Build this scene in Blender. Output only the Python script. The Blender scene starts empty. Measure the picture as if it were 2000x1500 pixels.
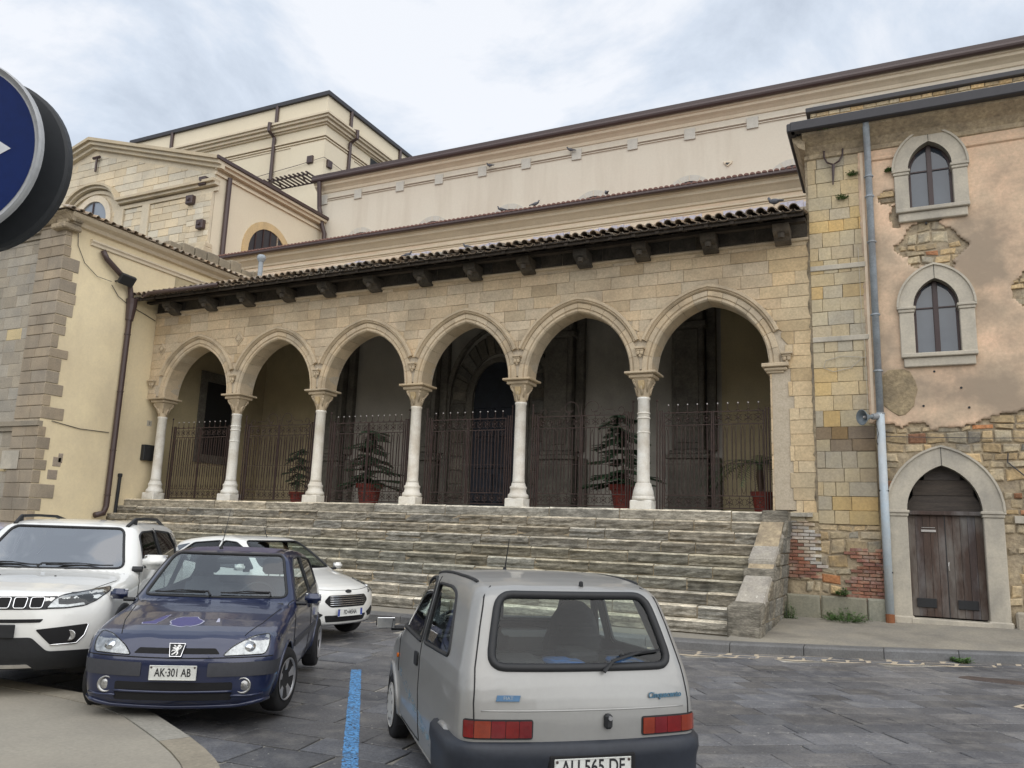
import bpy, bmesh, math, random
import numpy as np
from mathutils import Vector, Matrix, geometry
from mathutils.bvhtree import BVHTree

random.seed(7)
S = bpy.context.scene
COL = S.collection
# ---------------------------------------------------------------- camera
cam = bpy.data.cameras.new('camera'); CAM = bpy.data.objects.new('camera', cam); COL.objects.link(CAM)
R_ = Vector((0.90308235, 0.42811704, 0.03403048)); U_ = Vector((0.04673804, -0.17673969, 0.98314731)); F_ = Vector((-0.42691666, 0.88627246, 0.17961985))
CAM.matrix_world = Matrix(((R_.x, U_.x, -F_.x, 5.8762), (R_.y, U_.y, -F_.y, -16.0), (R_.z, U_.z, -F_.z, 1.65), (0, 0, 0, 1)))
cam.sensor_fit = 'HORIZONTAL'; cam.sensor_width = 36.0; cam.lens = 1560.1 / 2000 * 36
cam.clip_start = 0.05; cam.clip_end = 1500
S.camera = CAM
# ---------------------------------------------------------------- light
SUN_EL, SUN_AZ = math.radians(41), math.radians(143)      # azimuth clockwise from +Y
S.view_settings.view_transform = 'Standard'; S.view_settings.look = 'None'
S.view_settings.gamma = 1; S.view_settings.exposure = 1.08
S.view_settings.use_curve_mapping = False
W = bpy.data.worlds.new('World'); S.world = W; W.use_nodes = True
nt = W.node_tree; nt.nodes.clear()
def N(nt, t, **k):
    n = nt.nodes.new(t)
    for a, b in k.items():
        if a == 'inp':
            for i, v in b.items(): n.inputs[i].default_value = v
        else: setattr(n, a, b)
    return n
def L(nt, a, b): nt.links.new(a, b)
sky = N(nt, 'ShaderNodeTexSky', sky_type='NISHITA', sun_disc=False, sun_elevation=SUN_EL, sun_rotation=SUN_AZ)
tc = N(nt, 'ShaderNodeTexCoord'); sx = N(nt, 'ShaderNodeSeparateXYZ'); L(nt, tc.outputs['Generated'], sx.inputs[0])
dz = N(nt, 'ShaderNodeMath', operation='ADD', inp={1: 0.35}); L(nt, sx.outputs[2], dz.inputs[0])
dx = N(nt, 'ShaderNodeMath', operation='DIVIDE'); L(nt, sx.outputs[0], dx.inputs[0]); L(nt, dz.outputs[0], dx.inputs[1])
dy = N(nt, 'ShaderNodeMath', operation='DIVIDE'); L(nt, sx.outputs[1], dy.inputs[0]); L(nt, dz.outputs[0], dy.inputs[1])
cb = N(nt, 'ShaderNodeCombineXYZ', inp={2: 3.7}); L(nt, dx.outputs[0], cb.inputs[0]); L(nt, dy.outputs[0], cb.inputs[1])
n1 = N(nt, 'ShaderNodeTexNoise', inp={'Scale': 2.3, 'Detail': 10, 'Roughness': .6, 'Distortion': .3}); L(nt, cb.outputs[0], n1.inputs['Vector'])
rp = N(nt, 'ShaderNodeValToRGB'); L(nt, n1.outputs[0], rp.inputs[0])
e = rp.color_ramp.elements; e[0].position = .41; e[0].color = (2.8, 3.12, 3.6, 1); e[1].position = .60; e[1].color = (4.5, 4.62, 4.85, 1)
e2 = rp.color_ramp.elements.new(.5); e2.color = (3.45, 3.8, 4.3, 1)
mx = N(nt, 'ShaderNodeMixRGB', inp={0: .93}); L(nt, sky.outputs[0], mx.inputs[1]); L(nt, rp.outputs[0], mx.inputs[2])
bg = N(nt, 'ShaderNodeBackground', inp={1: .1}); L(nt, mx.outputs[0], bg.inputs[0])
wo = N(nt, 'ShaderNodeOutputWorld'); L(nt, bg.outputs[0], wo.inputs[0])
sl = bpy.data.lights.new('sun', 'SUN'); sl.energy = 1.5; sl.angle = math.radians(110); sl.color = (1, .955, .89)
so = bpy.data.objects.new('sun', sl); COL.objects.link(so)
sd = Vector((math.sin(SUN_AZ) * math.cos(SUN_EL), math.cos(SUN_AZ) * math.cos(SUN_EL), math.sin(SUN_EL)))
so.rotation_euler = sd.to_track_quat('Z', 'Y').to_euler(); so.location = (0, -20, 30)

# ---------------------------------------------------------------- materials
def M(name, col, col2=None, ns=3.0, rough=.88, bump=.25, bs=30, vs=(1, 1, 1), fine=.25, tint=True, stain=None, ss=(5, 5, .5), sa=.5, spec=.3, metal=0, coat=0, emit=None, spots=None, dist=.01, sr=(.48, .72)):
    m = bpy.data.materials.new(name); m.use_nodes = True; t = m.node_tree; b = t.nodes['Principled BSDF']
    b.inputs['Roughness'].default_value = rough; b.inputs['Metallic'].default_value = metal
    b.inputs['Specular IOR Level'].default_value = spec
    if coat: b.inputs['Coat Weight'].default_value = coat; b.inputs['Coat Roughness'].default_value = .04
    c = N(t, 'ShaderNodeTexCoord'); mp = N(t, 'ShaderNodeMapping', inp={'Scale': vs}); L(t, c.outputs['Object'], mp.inputs[0])
    nz = N(t, 'ShaderNodeTexNoise', inp={'Scale': ns, 'Detail': 8, 'Roughness': .6}); L(t, mp.outputs[0], nz.inputs['Vector'])
    cr = N(t, 'ShaderNodeValToRGB'); L(t, nz.outputs[0], cr.inputs[0])
    cr.color_ramp.elements[0].position = .35; cr.color_ramp.elements[1].position = .65
    cr.color_ramp.elements[0].color = (*col, 1); cr.color_ramp.elements[1].color = (*(col2 or col), 1)
    out = cr.outputs[0]
    if fine:
        nf = N(t, 'ShaderNodeTexNoise', inp={'Scale': bs, 'Detail': 5, 'Roughness': .65}); L(t, mp.outputs[0], nf.inputs['Vector'])
        mr = N(t, 'ShaderNodeMapRange', inp={1: .3, 2: .7, 3: 1 - fine, 4: 1 + fine * .6}); L(t, nf.outputs[0], mr.inputs[0])
        mm = N(t, 'ShaderNodeMixRGB', blend_type='MULTIPLY', inp={0: 1}); L(t, out, mm.inputs[1]); L(t, mr.outputs[0], mm.inputs[2]); out = mm.outputs[0]
    if stain:
        ms = N(t, 'ShaderNodeMapping', inp={'Scale': ss}); L(t, c.outputs['Object'], ms.inputs[0])
        n3 = N(t, 'ShaderNodeTexNoise', inp={'Scale': 1, 'Detail': 7, 'Roughness': .62}); L(t, ms.outputs[0], n3.inputs['Vector'])
        r3 = N(t, 'ShaderNodeMapRange', inp={1: sr[0], 2: sr[1], 3: 0, 4: sa}); L(t, n3.outputs[0], r3.inputs[0])
        m3 = N(t, 'ShaderNodeMixRGB', inp={2: (*stain, 1)}); L(t, r3.outputs[0], m3.inputs[0]); L(t, out, m3.inputs[1]); out = m3.outputs[0]
    if spots:
        n4 = N(t, 'ShaderNodeTexNoise', inp={'Scale': spots[1], 'Detail': 3}); L(t, c.outputs['Object'], n4.inputs['Vector'])
        r4 = N(t, 'ShaderNodeMapRange', inp={1: spots[2], 2: spots[2] + .05, 3: 0, 4: .8}); L(t, n4.outputs[0], r4.inputs[0])
        m4 = N(t, 'ShaderNodeMixRGB', inp={2: (*spots[0], 1)}); L(t, r4.outputs[0], m4.inputs[0]); L(t, out, m4.inputs[1]); out = m4.outputs[0]
    if tint:
        at = N(t, 'ShaderNodeAttribute', attribute_name='tint')
        m2 = N(t, 'ShaderNodeMixRGB', blend_type='MULTIPLY', inp={0: 1}); L(t, out, m2.inputs[1]); L(t, at.outputs['Color'], m2.inputs[2]); out = m2.outputs[0]
    L(t, out, b.inputs['Base Color'])
    if bump:
        nb = N(t, 'ShaderNodeTexNoise', inp={'Scale': bs * .6, 'Detail': 8, 'Roughness': .7}); L(t, mp.outputs[0], nb.inputs['Vector'])
        bp = N(t, 'ShaderNodeBump', inp={'Strength': bump, 'Distance': dist}); L(t, nb.outputs[0], bp.inputs['Height']); L(t, bp.outputs[0], b.inputs['Normal'])
    return m
def flat(name, col, rough=.5, metal=0, spec=.5, coat=0, var=.12, bump=0):
    return M(name, col, tuple(v * (1 + var) for v in col), ns=6, rough=rough, bump=bump, fine=var, tint=False, spec=spec, metal=metal, coat=coat)
def glass(name, tintc=(.75, .82, .8), refl=1.0, dark=.0):
    m = bpy.data.materials.new(name); m.use_nodes = True; t = m.node_tree; t.nodes.clear()
    o = N(t, 'ShaderNodeOutputMaterial'); tr = N(t, 'ShaderNodeBsdfTransparent', inp={0: (*tintc, 1)}); g = N(t, 'ShaderNodeBsdfGlossy', inp={0: (refl, refl, refl, 1), 1: .03})
    f0_ = N(t, 'ShaderNodeLayerWeight', inp={0: .5}); f = N(t, 'ShaderNodeMath', operation='POWER', inp={1: 4.0}); L(t, f0_.outputs['Facing'], f.inputs[0]); mr = N(t, 'ShaderNodeMapRange', inp={1: 0, 2: 1, 3: max(dark, .032), 4: 1}); mi = N(t, 'ShaderNodeMixShader')
    L(t, f.outputs[0], mr.inputs[0]); L(t, mr.outputs[0], mi.inputs[0]); L(t, tr.outputs[0], mi.inputs[1]); L(t, g.outputs[0], mi.inputs[2]); L(t, mi.outputs[0], o.inputs[0])
    return m
MT = {}
MT['ashlar'] = M('arcade_sandstone', (.58, .455, .305), (.51, .415, .285), ns=2.2, bump=.5, bs=26, fine=.22, stain=(.25, .2, .14), ss=(.9, .9, 1.3), sa=.55)
MT['mortar'] = M('pale_lime_mortar', (.50, .43, .33), (.44, .375, .28), ns=8, bump=.5, fine=.2)
MT['mould'] = M('carved_sandstone', (.56, .455, .315), (.47, .385, .27), ns=3, bump=.35, bs=40, fine=.16, stain=(.22, .18, .13), ss=(1.6, 1.6, 2.2), sa=.6)
MT['marble'] = M('worn_white_marble', (.80, .775, .71), (.70, .66, .57), ns=3, bump=.25, bs=30, fine=.1, stain=(.42, .35, .26), ss=(2, 2, 2.5), sa=.6, rough=.6)
MT['step'] = M('layered_weathered_stone', (.17, .155, .125), (.36, .33, .27), ns=2.2, vs=(2.4, 2.4, 8), bs=9, bump=1.0, fine=.45, stain=(.085, .08, .066), ss=(2.6, 2.6, 5), sa=.8, dist=.03)
MT['tread'] = M('worn_tread_stone', (.50, .465, .385), (.36, .335, .28), ns=2.5, bs=24, bump=.6, fine=.3, stain=(.16, .15, .12), ss=(3, 9, 3), sa=.6)
MT['grey_stone'] = M('grey_sandstone_blocks', (.38, .335, .265), (.31, .28, .23), ns=2.2, bump=.5, bs=28, fine=.2, stain=(.17, .155, .135), ss=(1.3, 1.3, .7), sa=.6)
MT['yellow_stone'] = M('yellow_sandstone_blocks', (.53, .43, .265), (.46, .385, .26), ns=2.2, bump=.5, bs=28, fine=.2, stain=(.27, .22, .15), ss=(1.5, 1.5, .6), sa=.55)
MT['rubble'] = M('rubble_masonry_stone', (.50, .39, .235), (.38, .31, .21), ns=4, bump=.9, bs=22, fine=.35, stain=(.2, .17, .13), ss=(2, 2, 2), sa=.6, dist=.02)
MT['rubble_mortar'] = M('crumbling_lime_mortar', (.48, .39, .26), (.34, .275, .19), ns=5, bump=1.0, bs=16, fine=.35, stain=(.19, .165, .13), ss=(1.2, 1.2, 1.2), sa=.75, dist=.03)
MT['brick'] = M('old_red_brick', (.24, .105, .075), (.33, .17, .12), ns=9, bump=.5, bs=40, fine=.3, stain=(.44, .37, .29), ss=(4, 4, 5), sa=.8)
MT['whitebrick'] = M('whitewashed_brick', (.52, .49, .43), (.44, .40, .34), ns=9, bump=.5, bs=40, fine=.25, stain=(.34, .2, .15), ss=(5, 5, 5), sa=.6)
MT['yellow_plaster'] = M('pale_yellow_plaster', (.76, .65, .43), (.70, .60, .41), ns=.8, bump=.18, bs=18, fine=.06, stain=(.44, .36, .25), ss=(.55, .55, .35), sa=.5, tint=False)
MT['cream_plaster'] = M('cream_plaster', (.68, .61, .47), (.65, .58, .44), ns=.5, bump=.12, bs=14, fine=.04, stain=(.60, .51, .38), ss=(.5, .5, .25), sa=.35, tint=False)
MT['pink_cream'] = M('pink_cream_plaster', (.60, .555, .465), (.585, .53, .44), ns=.35, bump=.1, bs=14, fine=.04, stain=(.45, .39, .31), ss=(1.1, 1.1, .13), sa=.55, tint=False)
MT['peach'] = M('peach_plaster', (.66, .51, .37), (.70, .60, .46), ns=.8, bump=.15, bs=14, fine=.07, stain=(.78, .68, .55), ss=(.6, .6, 1.2), sa=.6, tint=False)
MT['orange_plaster'] = M('stained_orange_plaster', (.74, .52, .36), (.54, .42, .30), ns=1.3, bump=.35, bs=20, fine=.14, stain=(.30, .24, .18), ss=(.75, .75, .85), sa=.9, sr=(.44, .64), tint=False)
MT['cornice'] = M('cream_cornice_plaster', (.66, .575, .44), (.62, .54, .41), ns=2, bump=.15, bs=20, fine=.08, stain=(.48, .40, .29), ss=(.8, .8, 3), sa=.45, tint=False)
MT['stone_trim'] = M('grey_limestone_trim', (.50, .455, .37), (.42, .385, .32), ns=3, bump=.3, bs=30, fine=.12, stain=(.22, .21, .19), ss=(1.7, 1.7, .9), sa=.6, tint=False)
MT['transept_stone'] = M('pale_transept_stone', (.64, .555, .41), (.55, .49, .38), ns=1.5, bump=.35, bs=20, fine=.14, stain=(.36, .31, .24), ss=(.8, .8, .8), sa=.45)
MT['patch_grey'] = flat('grey_render_patch', (.46, .44, .39), .9)
MT['lilac'] = M('lilac_grey_sheeting', (.58, .56, .63), (.50, .49, .58), ns=6, vs=(1, 1, 1), bump=.3, bs=30, fine=.25, tint=False, rough=.7)
MT['gutter'] = flat('brown_painted_metal', (.055, .034, .032), .45, .0, .5)
MT['zinc'] = flat('dark_zinc_sheet', (.034, .033, .038), .5, .0, .4)
MT['pipe_grey'] = M('galvanised_pipe_blue_grey', (.34, .38, .42), (.26, .29, .31), ns=5, bump=.1, fine=.15, stain=(.17, .12, .09), ss=(4, 4, 1.2), sa=.5, rough=.6, tint=False)
MT['coppo'] = M('lichened_clay_tile', (.34, .255, .175), (.22, .165, .12), ns=9, bump=.6, bs=40, fine=.3, stain=(.52, .50, .42), ss=(7, 7, 7), sa=.75)
MT['redtile'] = M('red_clay_tile', (.27, .15, .12), (.20, .115, .095), ns=8, bump=.4, bs=40, fine=.3)
MT['timber'] = M('blackened_timber', (.035, .028, .022), (.055, .045, .036), ns=5, vs=(1, 1, 1), bump=.4, bs=30, fine=.3, tint=False)
MT['eave_stone'] = M('shade_coloured_eave_stone', (.060, .052, .043), (.105, .09, .07), ns=4, bump=.5, bs=26, fine=.3)  # shade under the eave put into the stone colour
MT['iron'] = M('rusty_brown_iron', (.040, .027, .025), (.065, .040, .033), ns=9, bump=.15, fine=.3, rough=.6, tint=False, metal=.2)
MT['ball'] = flat('pale_finial_metal', (.42, .40, .38), .4, .3)
MT['interior'] = M('grey_porch_plaster', (.46, .435, .385), (.38, .36, .315), ns=.8, bump=.2, fine=.12, stain=(.12, .115, .10), ss=(.5, .5, .3), sa=.6, tint=False)  # grey plaster of the porch back wall
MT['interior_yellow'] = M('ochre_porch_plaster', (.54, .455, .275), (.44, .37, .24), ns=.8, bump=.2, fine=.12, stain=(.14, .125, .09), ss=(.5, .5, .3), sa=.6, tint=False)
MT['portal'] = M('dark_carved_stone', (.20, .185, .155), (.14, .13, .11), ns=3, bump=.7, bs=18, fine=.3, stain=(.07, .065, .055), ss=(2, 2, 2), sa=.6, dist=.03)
MT['old_door'] = M('dark_blue_black_door', (.03, .036, .05), (.022, .026, .034), ns=4, bump=.4, tint=False, rough=.6)
MT['wood'] = M('weathered_brown_door_wood', (.088, .060, .050), (.065, .048, .042), ns=3, vs=(9, 9, .8), bump=.5, bs=20, fine=.25, stain=(.20, .195, .19), ss=(3, 3, .8), sa=.85, sr=(.44, .68), rough=.75)
MT['frame'] = flat('dark_brown_window_frame', (.035, .017, .016), .45)
MT['lava'] = M('lava_stone_paving', (.082, .083, .09), (.165, .165, .172), ns=.9, bump=.9, bs=46, fine=.45, stain=(.27, .26, .24), ss=(4.5, 4.5, 4.5), sa=.5, rough=.6, spec=.5, spots=((.48, .46, .41), 22, .685))
MT['joint'] = M('light_paving_mortar', (.14, .135, .12), (.48, .45, .39), ns=1.3, bump=.6, bs=30, fine=.35, tint=False)
MT['kerb'] = M('lava_kerb_stone', (.165, .165, .165), (.125, .125, .125), ns=2, bump=.5, bs=40, fine=.22, rough=.75)
MT['pave'] = M('dusty_concrete_pavement', (.30, .275, .225), (.235, .22, .19), ns=1.6, bump=.35, bs=30, fine=.18, stain=(.13, .12, .105), ss=(.9, 1.5, .9), sa=.65, tint=False)
MT['concrete'] = M('beige_concrete_footpath', (.31, .285, .235), (.265, .245, .205), ns=1.5, bump=.3, bs=36, fine=.12, stain=(.31, .28, .23), ss=(2, 2, 2), sa=.55, tint=False)
MT['kerbpale'] = M('worn_pale_kerb_stone', (.30, .275, .225), (.25, .23, .19), ns=3, bump=.4, bs=34, fine=.2, stain=(.2, .18, .15), ss=(3, 3, 3), sa=.5)
MT['earth'] = M('asphalt_ground', (.055, .055, .055), (.075, .073, .07), ns=.3, bump=.3, tint=False)
MT['black'] = flat('black_plastic', (.018, .019, .021), .55, 0, .4)
MT['rubber'] = flat('black_rubber', (.02, .02, .021), .8, 0, .3)
MT['white'] = flat('white_paint', (.78, .78, .76), .5)
MT['leaf'] = M('dark_conifer_needles', (.018, .045, .022), (.035, .075, .032), ns=12, bump=0, fine=.3, rough=.6)
MT['palm'] = M('palm_frond_leaf', (.028, .055, .024), (.05, .085, .035), ns=12, bump=0, fine=.3, rough=.5)
MT['weed'] = M('green_weed_leaf', (.06, .12, .03), (.09, .17, .05), ns=20, bump=0, fine=.4, rough=.6)
MT['bark'] = flat('dry_bark', (.09, .06, .04), .9)
MT['pot'] = M('red_plastic_pot', (.25, .045, .03), (.20, .035, .028), ns=4, bump=.05, fine=.1, rough=.55, tint=False)
MT['bird'] = flat('grey_pigeon_feathers', (.085, .088, .10), .7)

# ---------------------------------------------------------------- mesh helpers
def tag(o, label=None, cat=None, group=None, kind=None):
    if label: o['label'] = label
    if cat: o['category'] = cat
    if group: o['group'] = group
    if kind: o['kind'] = kind
    return o
WORLDROOTS = set()      # things whose parts are modelled in world coordinates
def wroot(*a, **k):
    o = empty(*a, **k); WORLDROOTS.add(o.name); return o
def empty(name, loc=(0, 0, 0), label=None, cat=None, group=None, rz=0, s=1.0):
    o = bpy.data.objects.new(name, None); COL.objects.link(o); o.location = loc; o.rotation_euler[2] = rz; o.scale = (s, s, s)
    o.empty_display_size = .1
    return tag(o, label, cat, group)
def mk(name, V, F, mat, parent=None, tint=None, smooth=False, me=None):
    if me is None:
        me = bpy.data.meshes.new(name); me.from_pydata([tuple(v) for v in V], [], F)
        if mat: me.materials.append(mat)
        if tint is not None:
            a = me.color_attributes.new('tint', 'FLOAT_COLOR', 'CORNER')
            if isinstance(tint, list):
                buf = []
                for f, c in zip(F, tint): buf += [c[0], c[1], c[2], 1.0] * len(f)
            else: buf = [tint[0], tint[1], tint[2], 1.0] * sum(len(f) for f in F)
            a.data.foreach_set('color', buf)
        if smooth: me.polygons.foreach_set('use_smooth', [True] * len(me.polygons))
        me.update()
    o = bpy.data.objects.new(name, me); COL.objects.link(o)
    if parent is not None:
        o.parent = parent
        if parent.name in WORLDROOTS: o.location = -parent.location
    return o
class MB:
    def __init__(s): s.V = []; s.F = []; s.T = []; s.t = (1, 1, 1)
    def add(s, V, F, t=None):
        b = len(s.V); s.V += [tuple(v) for v in V]; s.F += [tuple(i + b for i in f) for f in F]; s.T += [t or s.t] * len(F)
    def box(s, x0, x1, y0, y1, z0, z1, t=None):
        s.add([(x0, y0, z0), (x1, y0, z0), (x1, y1, z0), (x0, y1, z0), (x0, y0, z1), (x1, y0, z1), (x1, y1, z1), (x0, y1, z1)],
              [(0, 3, 2, 1), (4, 5, 6, 7), (0, 1, 5, 4), (1, 2, 6, 5), (2, 3, 7, 6), (3, 0, 4, 7)], t)
    def bbox(s, x0, x1, y0, y1, z0, z1, b=.01, t=None):      # box with chamfered edges
        bm = bmesh.new(); bmesh.ops.create_cube(bm, size=1)
        for v in bm.verts: v.co = Vector(((x0 + x1) / 2 + v.co.x * (x1 - x0), (y0 + y1) / 2 + v.co.y * (y1 - y0), (z0 + z1) / 2 + v.co.z * (z1 - z0)))
        bmesh.ops.bevel(bm, geom=list(bm.edges), offset=b, segments=1, affect='EDGES')
        bm.verts.ensure_lookup_table(); bm.verts.index_update()
        s.add([v.co[:] for v in bm.verts], [[v.index for v in f.verts] for f in bm.faces], t); bm.free()
    def tube(s, P, r, n=6, t=None, cap=True, closed=False):
        P = [Vector(p) for p in P]; V = []; F = []; m = len(P)
        rr = r if isinstance(r, (list, tuple)) else [r] * m
        up = Vector((0, 0, 1)); prev = None
        for i, p in enumerate(P):
            if closed: d = P[(i + 1) % m] - P[i - 1]
            else: d = (P[min(i + 1, m - 1)] - P[max(i - 1, 0)])
            d.normalize()
            a = prev if prev is not None else (up if abs(d.z) < .9 else Vector((1, 0, 0)))
            a = (a - d * a.dot(d))
            if a.length < 1e-6: a = Vector((1, 0, 0)) - d * d.x
            a.normalize(); prev = a; b = d.cross(a)
            for k in range(n):
                th = 2 * math.pi * (k + .5) / n; V.append(p + (a * math.cos(th) + b * math.sin(th)) * rr[i])
        for i in range(m if closed else m - 1):
            j = (i + 1) % m
            for k in range(n): F.append((i * n + k, i * n + (k + 1) % n, j * n + (k + 1) % n, j * n + k))
        if cap and not closed: F.append(tuple(range(n))[::-1]); F.append(tuple((m - 1) * n + k for k in range(n)))
        s.add(V, F, t)
    def lathe(s, prof, c=(0, 0, 0), n=20, t=None, ax='z', cap=True):
        V = []; F = []; m = len(prof)
        for r, h in prof:
            for k in range(n):
                a = 2 * math.pi * k / n; x, y = r * math.cos(a), r * math.sin(a)
                V.append((c[0] + x, c[1] + y, c[2] + h) if ax == 'z' else ((c[0] + x, c[1] + h, c[2] + y) if ax == 'y' else (c[0] + h, c[1] + x, c[2] + y)))
        for i in range(m - 1):
            for k in range(n): F.append((i * n + k, i * n + (k + 1) % n, (i + 1) * n + (k + 1) % n, (i + 1) * n + k))
        if cap: F.append(tuple(range(n))[::-1]); F.append(tuple((m - 1) * n + k for k in range(n)))
        s.add(V, F, t)
    def sweep(s, prof, A, B, outx, t=None, up=(0, 0, 1)):   # profile of (out, z) pairs run from A to B
        A = Vector(A); B = Vector(B); o = Vector(outx); u = Vector(up); n = len(prof)
        V = [A + o * p[0] + u * p[1] for p in prof] + [B + o * p[0] + u * p[1] for p in prof]
        F = [(i, (i + 1) % n, n + (i + 1) % n, n + i) for i in range(n)] + [tuple(range(n))[::-1], tuple(range(n, 2 * n))]
        s.add(V, F, t)
    def build(s, name, mat, parent=None, smooth=False, **k):
        o = mk(name, s.V, s.F, mat, parent, tint=s.T, smooth=smooth)
        return tag(o, **k) if k else o
JIT = [0]
def rt(a=.12, warm=.05):    # random stone tint
    v = 1 + random.uniform(-a, a * .8); w = random.uniform(-warm, warm)
    return (v * (1 + w), v, v * (1 - w * 1.6))
def block(poly, P, h, bev=.012, back=-.035, jit=.004):
    if JIT[0]: jit = JIT[0]
    n = len(poly); cx = sum(p[0] for p in poly) / n; cy = sum(p[1] for p in poly) / n
    pj = [(p[0] + random.uniform(-jit, jit), p[1] + random.uniform(-jit, jit)) for p in poly]
    ins = []
    for x, y in pj:
        d = math.hypot(x - cx, y - cy) or 1; k = max(0, 1 - bev * 1.5 / d); ins.append((cx + (x - cx) * k, cy + (y - cy) * k))
    V = [P(x, y, back) for x, y in pj] + [P(x, y, h - bev * .7) for x, y in pj] + [P(x, y, h) for x, y in ins]
    F = []
    for r in (0, 1):
        for i in range(n): F.append((r * n + i, r * n + (i + 1) % n, (r + 1) * n + (i + 1) % n, (r + 1) * n + i))
    F.append(tuple(range(2 * n, 3 * n)))
    return V, F
def emit_blocks(items, name, mat, parent, limit=300, stuff_name=None, key=None):
    """items: list of (V, F, tint, size[, material]) -> individual part objects, the rest as one 'stuff' part"""
    items.sort(key=lambda i: -i[3])
    for it in items[:limit]: mk(name, it[0], it[1], it[4] if len(it) > 4 else mat, parent, tint=it[2])
    if len(items) > limit:
        mb = MB()
        for it in items[limit:]: mb.add(it[0], it[1], it[2])
        mb.build(stuff_name or name + '_small_pieces', mat, parent, kind='stuff')
def courses(u0, u1, v0, v1, P, hr=(.22, .30), wr=(.35, .8), gap=.012, h=.004, hj=.007, lo=None, hi=None, left=None, right=None, skip=None, ta=.13, tw=.05, minw=.06, bev=.012, samples=6, scale=None):
    items = []; v = v0; row = 0
    while v < v1 - .03:
        hh = random.uniform(*hr)
        if v + hh > v1 - .08: hh = v1 - v
        a = left(v + hh / 2) if left else u0; b = right(v + hh / 2) if right else u1
        u = a; first = True
        while u < b - .02:
            w = random.uniform(*wr)
            if first: w *= random.uniform(.4, 1); first = False
            if u + w > b - wr[0] * .45: w = b - u
            x0, x1, y0, y1 = u + gap / 2, u + w - gap / 2, v + gap / 2, v + hh - gap / 2
            u += w
            if skip and skip((x0 + x1) / 2, (y0 + y1) / 2): continue
            if lo or hi:
                bot = []; top = []
                k = samples
                for i in range(k + 1):
                    x = x0 + (x1 - x0) * i / k
                    l = max(y0, lo(x)) if lo else y0; t_ = min(y1, hi(x)) if hi else y1
                    if l < t_ - .012: bot.append((x, l)); top.append((x, t_))
                if len(bot) < 2 or bot[-1][0] - bot[0][0] < minw: continue
                flatb = all(abs(p[1] - y0) < 1e-6 for p in bot); flatt = all(abs(p[1] - y1) < 1e-6 for p in top)
                if flatb: bot = [bot[0], bot[-1]]
                if flatt: top = [top[0], top[-1]]
                poly = bot + top[::-1]
            else: poly = [(x0, y0), (x1, y0), (x1, y1), (x0, y1)]
            if x1 - x0 < minw: continue
            V, F = block(poly, P, h + random.uniform(0, hj), bev)
            sz = (x1 - x0) * (y1 - y0)
            if scale: sz *= scale((x0 + x1) / 2, (y0 + y1) / 2)
            items.append([V, F, rt(ta, tw), sz])
        v += hh; row += 1
    return items
def wall_y(y, sgn=-1):       # wall facing -Y at depth y: u = x, v = z, d = outwards
    return lambda u, v, d: (u, y + sgn * d, v)
def wall_x(x, sgn=1):        # wall facing +X: u = y
    return lambda u, v, d: (x + sgn * d, u, v)
def text_obj(name, txt, size, mat, parent, loc, rot, ext=.002, sx=1.0, shear=0, bold=0):
    c = bpy.data.curves.new(name, 'FONT'); c.body = txt; c.size = size; c.extrude = ext; c.align_x = 'CENTER'; c.align_y = 'CENTER'; c.shear = shear; c.offset = bold
    o = bpy.data.objects.new(name, c); COL.objects.link(o)
    me = bpy.data.meshes.new_from_object(o.evaluated_get(bpy.context.evaluated_depsgraph_get())); bpy.data.objects.remove(o)
    me.name = name; me.materials.clear(); me.materials.append(mat)
    o = bpy.data.objects.new(name, me); COL.objects.link(o); o.parent = parent; o.location = loc; o.rotation_euler = rot; o.scale = (sx, 1, 1)
    return o
# ================================================================ GROUND
G = MB(); G.add([(-500, -500, -.035), (500, -500, -.035), (500, 500, -.035), (-500, 500, -.035)], [(0, 1, 2, 3)]); G.build('ground', MT['earth'], kind='structure')
def lerp_tab(x, tab):
    for (a, b), (c, d) in zip(tab, tab[1:]):
        if x <= c or (c, d) == tab[-1]: return b + (d - b) * (x - a) / (c - a)
KY = [(-40, -3.95), (-9, -3.95), (2.4, -3.86), (3.4, -3.72), (5.2, -2.98), (7.4, -1.92), (9, -1.45), (40, -1.2)]
ky = lambda x: lerp_tab(x, KY) if x > -40 else -3.95
FP = [(-30, -10.9), (-2.2, -10.93), (-.62, -10.92), (0, -10.98), (.45, -11.10), (.85, -11.28), (1.2, -11.44), (1.55, -11.62), (1.85, -11.80), (2.1, -12.0), (2.3, -12.25), (2.45, -12.6), (2.55, -13.1), (2.6, -14), (2.6, -19)]
def in_foot(x, y):
    if x > 2.6: return False
    for (a, b), (c, d) in zip(FP, FP[1:]):
        if a <= x <= c and c > a: return y < b + (d - b) * (x - a) / (c - a) + .01
    return False
road = MB(); road.add([(-30, -20, -.012), (30, -20, -.012), (30, -1, -.012), (-30, -1, -.012)], [(0, 1, 2, 3)])
road = road.build('road', MT['joint'], kind='structure')
def slabs(ang, keep, o=(0, 0), **k):
    ca, sa = math.cos(ang), math.sin(ang)
    P = lambda u, v, d: (o[0] + u * ca - v * sa, o[1] + u * sa + v * ca, d)
    def sk(u, v):
        x, y, _ = P(u, v, 0); return not keep(x, y)
    return courses(-14, 14, -9, 9, P, skip=sk, **k)
iface = lambda x, y: x > 4.25 - (y + 11.5) * .81
keepR = lambda x, y: iface(x, y) and y < ky(x) - .60 and x < 9.5 and y > -13.2
keepL = lambda x, y: not iface(x, y) and y < ky(x) - .3 and x > -7 and not in_foot(x, y) and y > -12.9
near = lambda x, y: 1 / (.5 + math.hypot(x - 5.9, y + 16) - 4)
JIT[0] = .012
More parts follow.
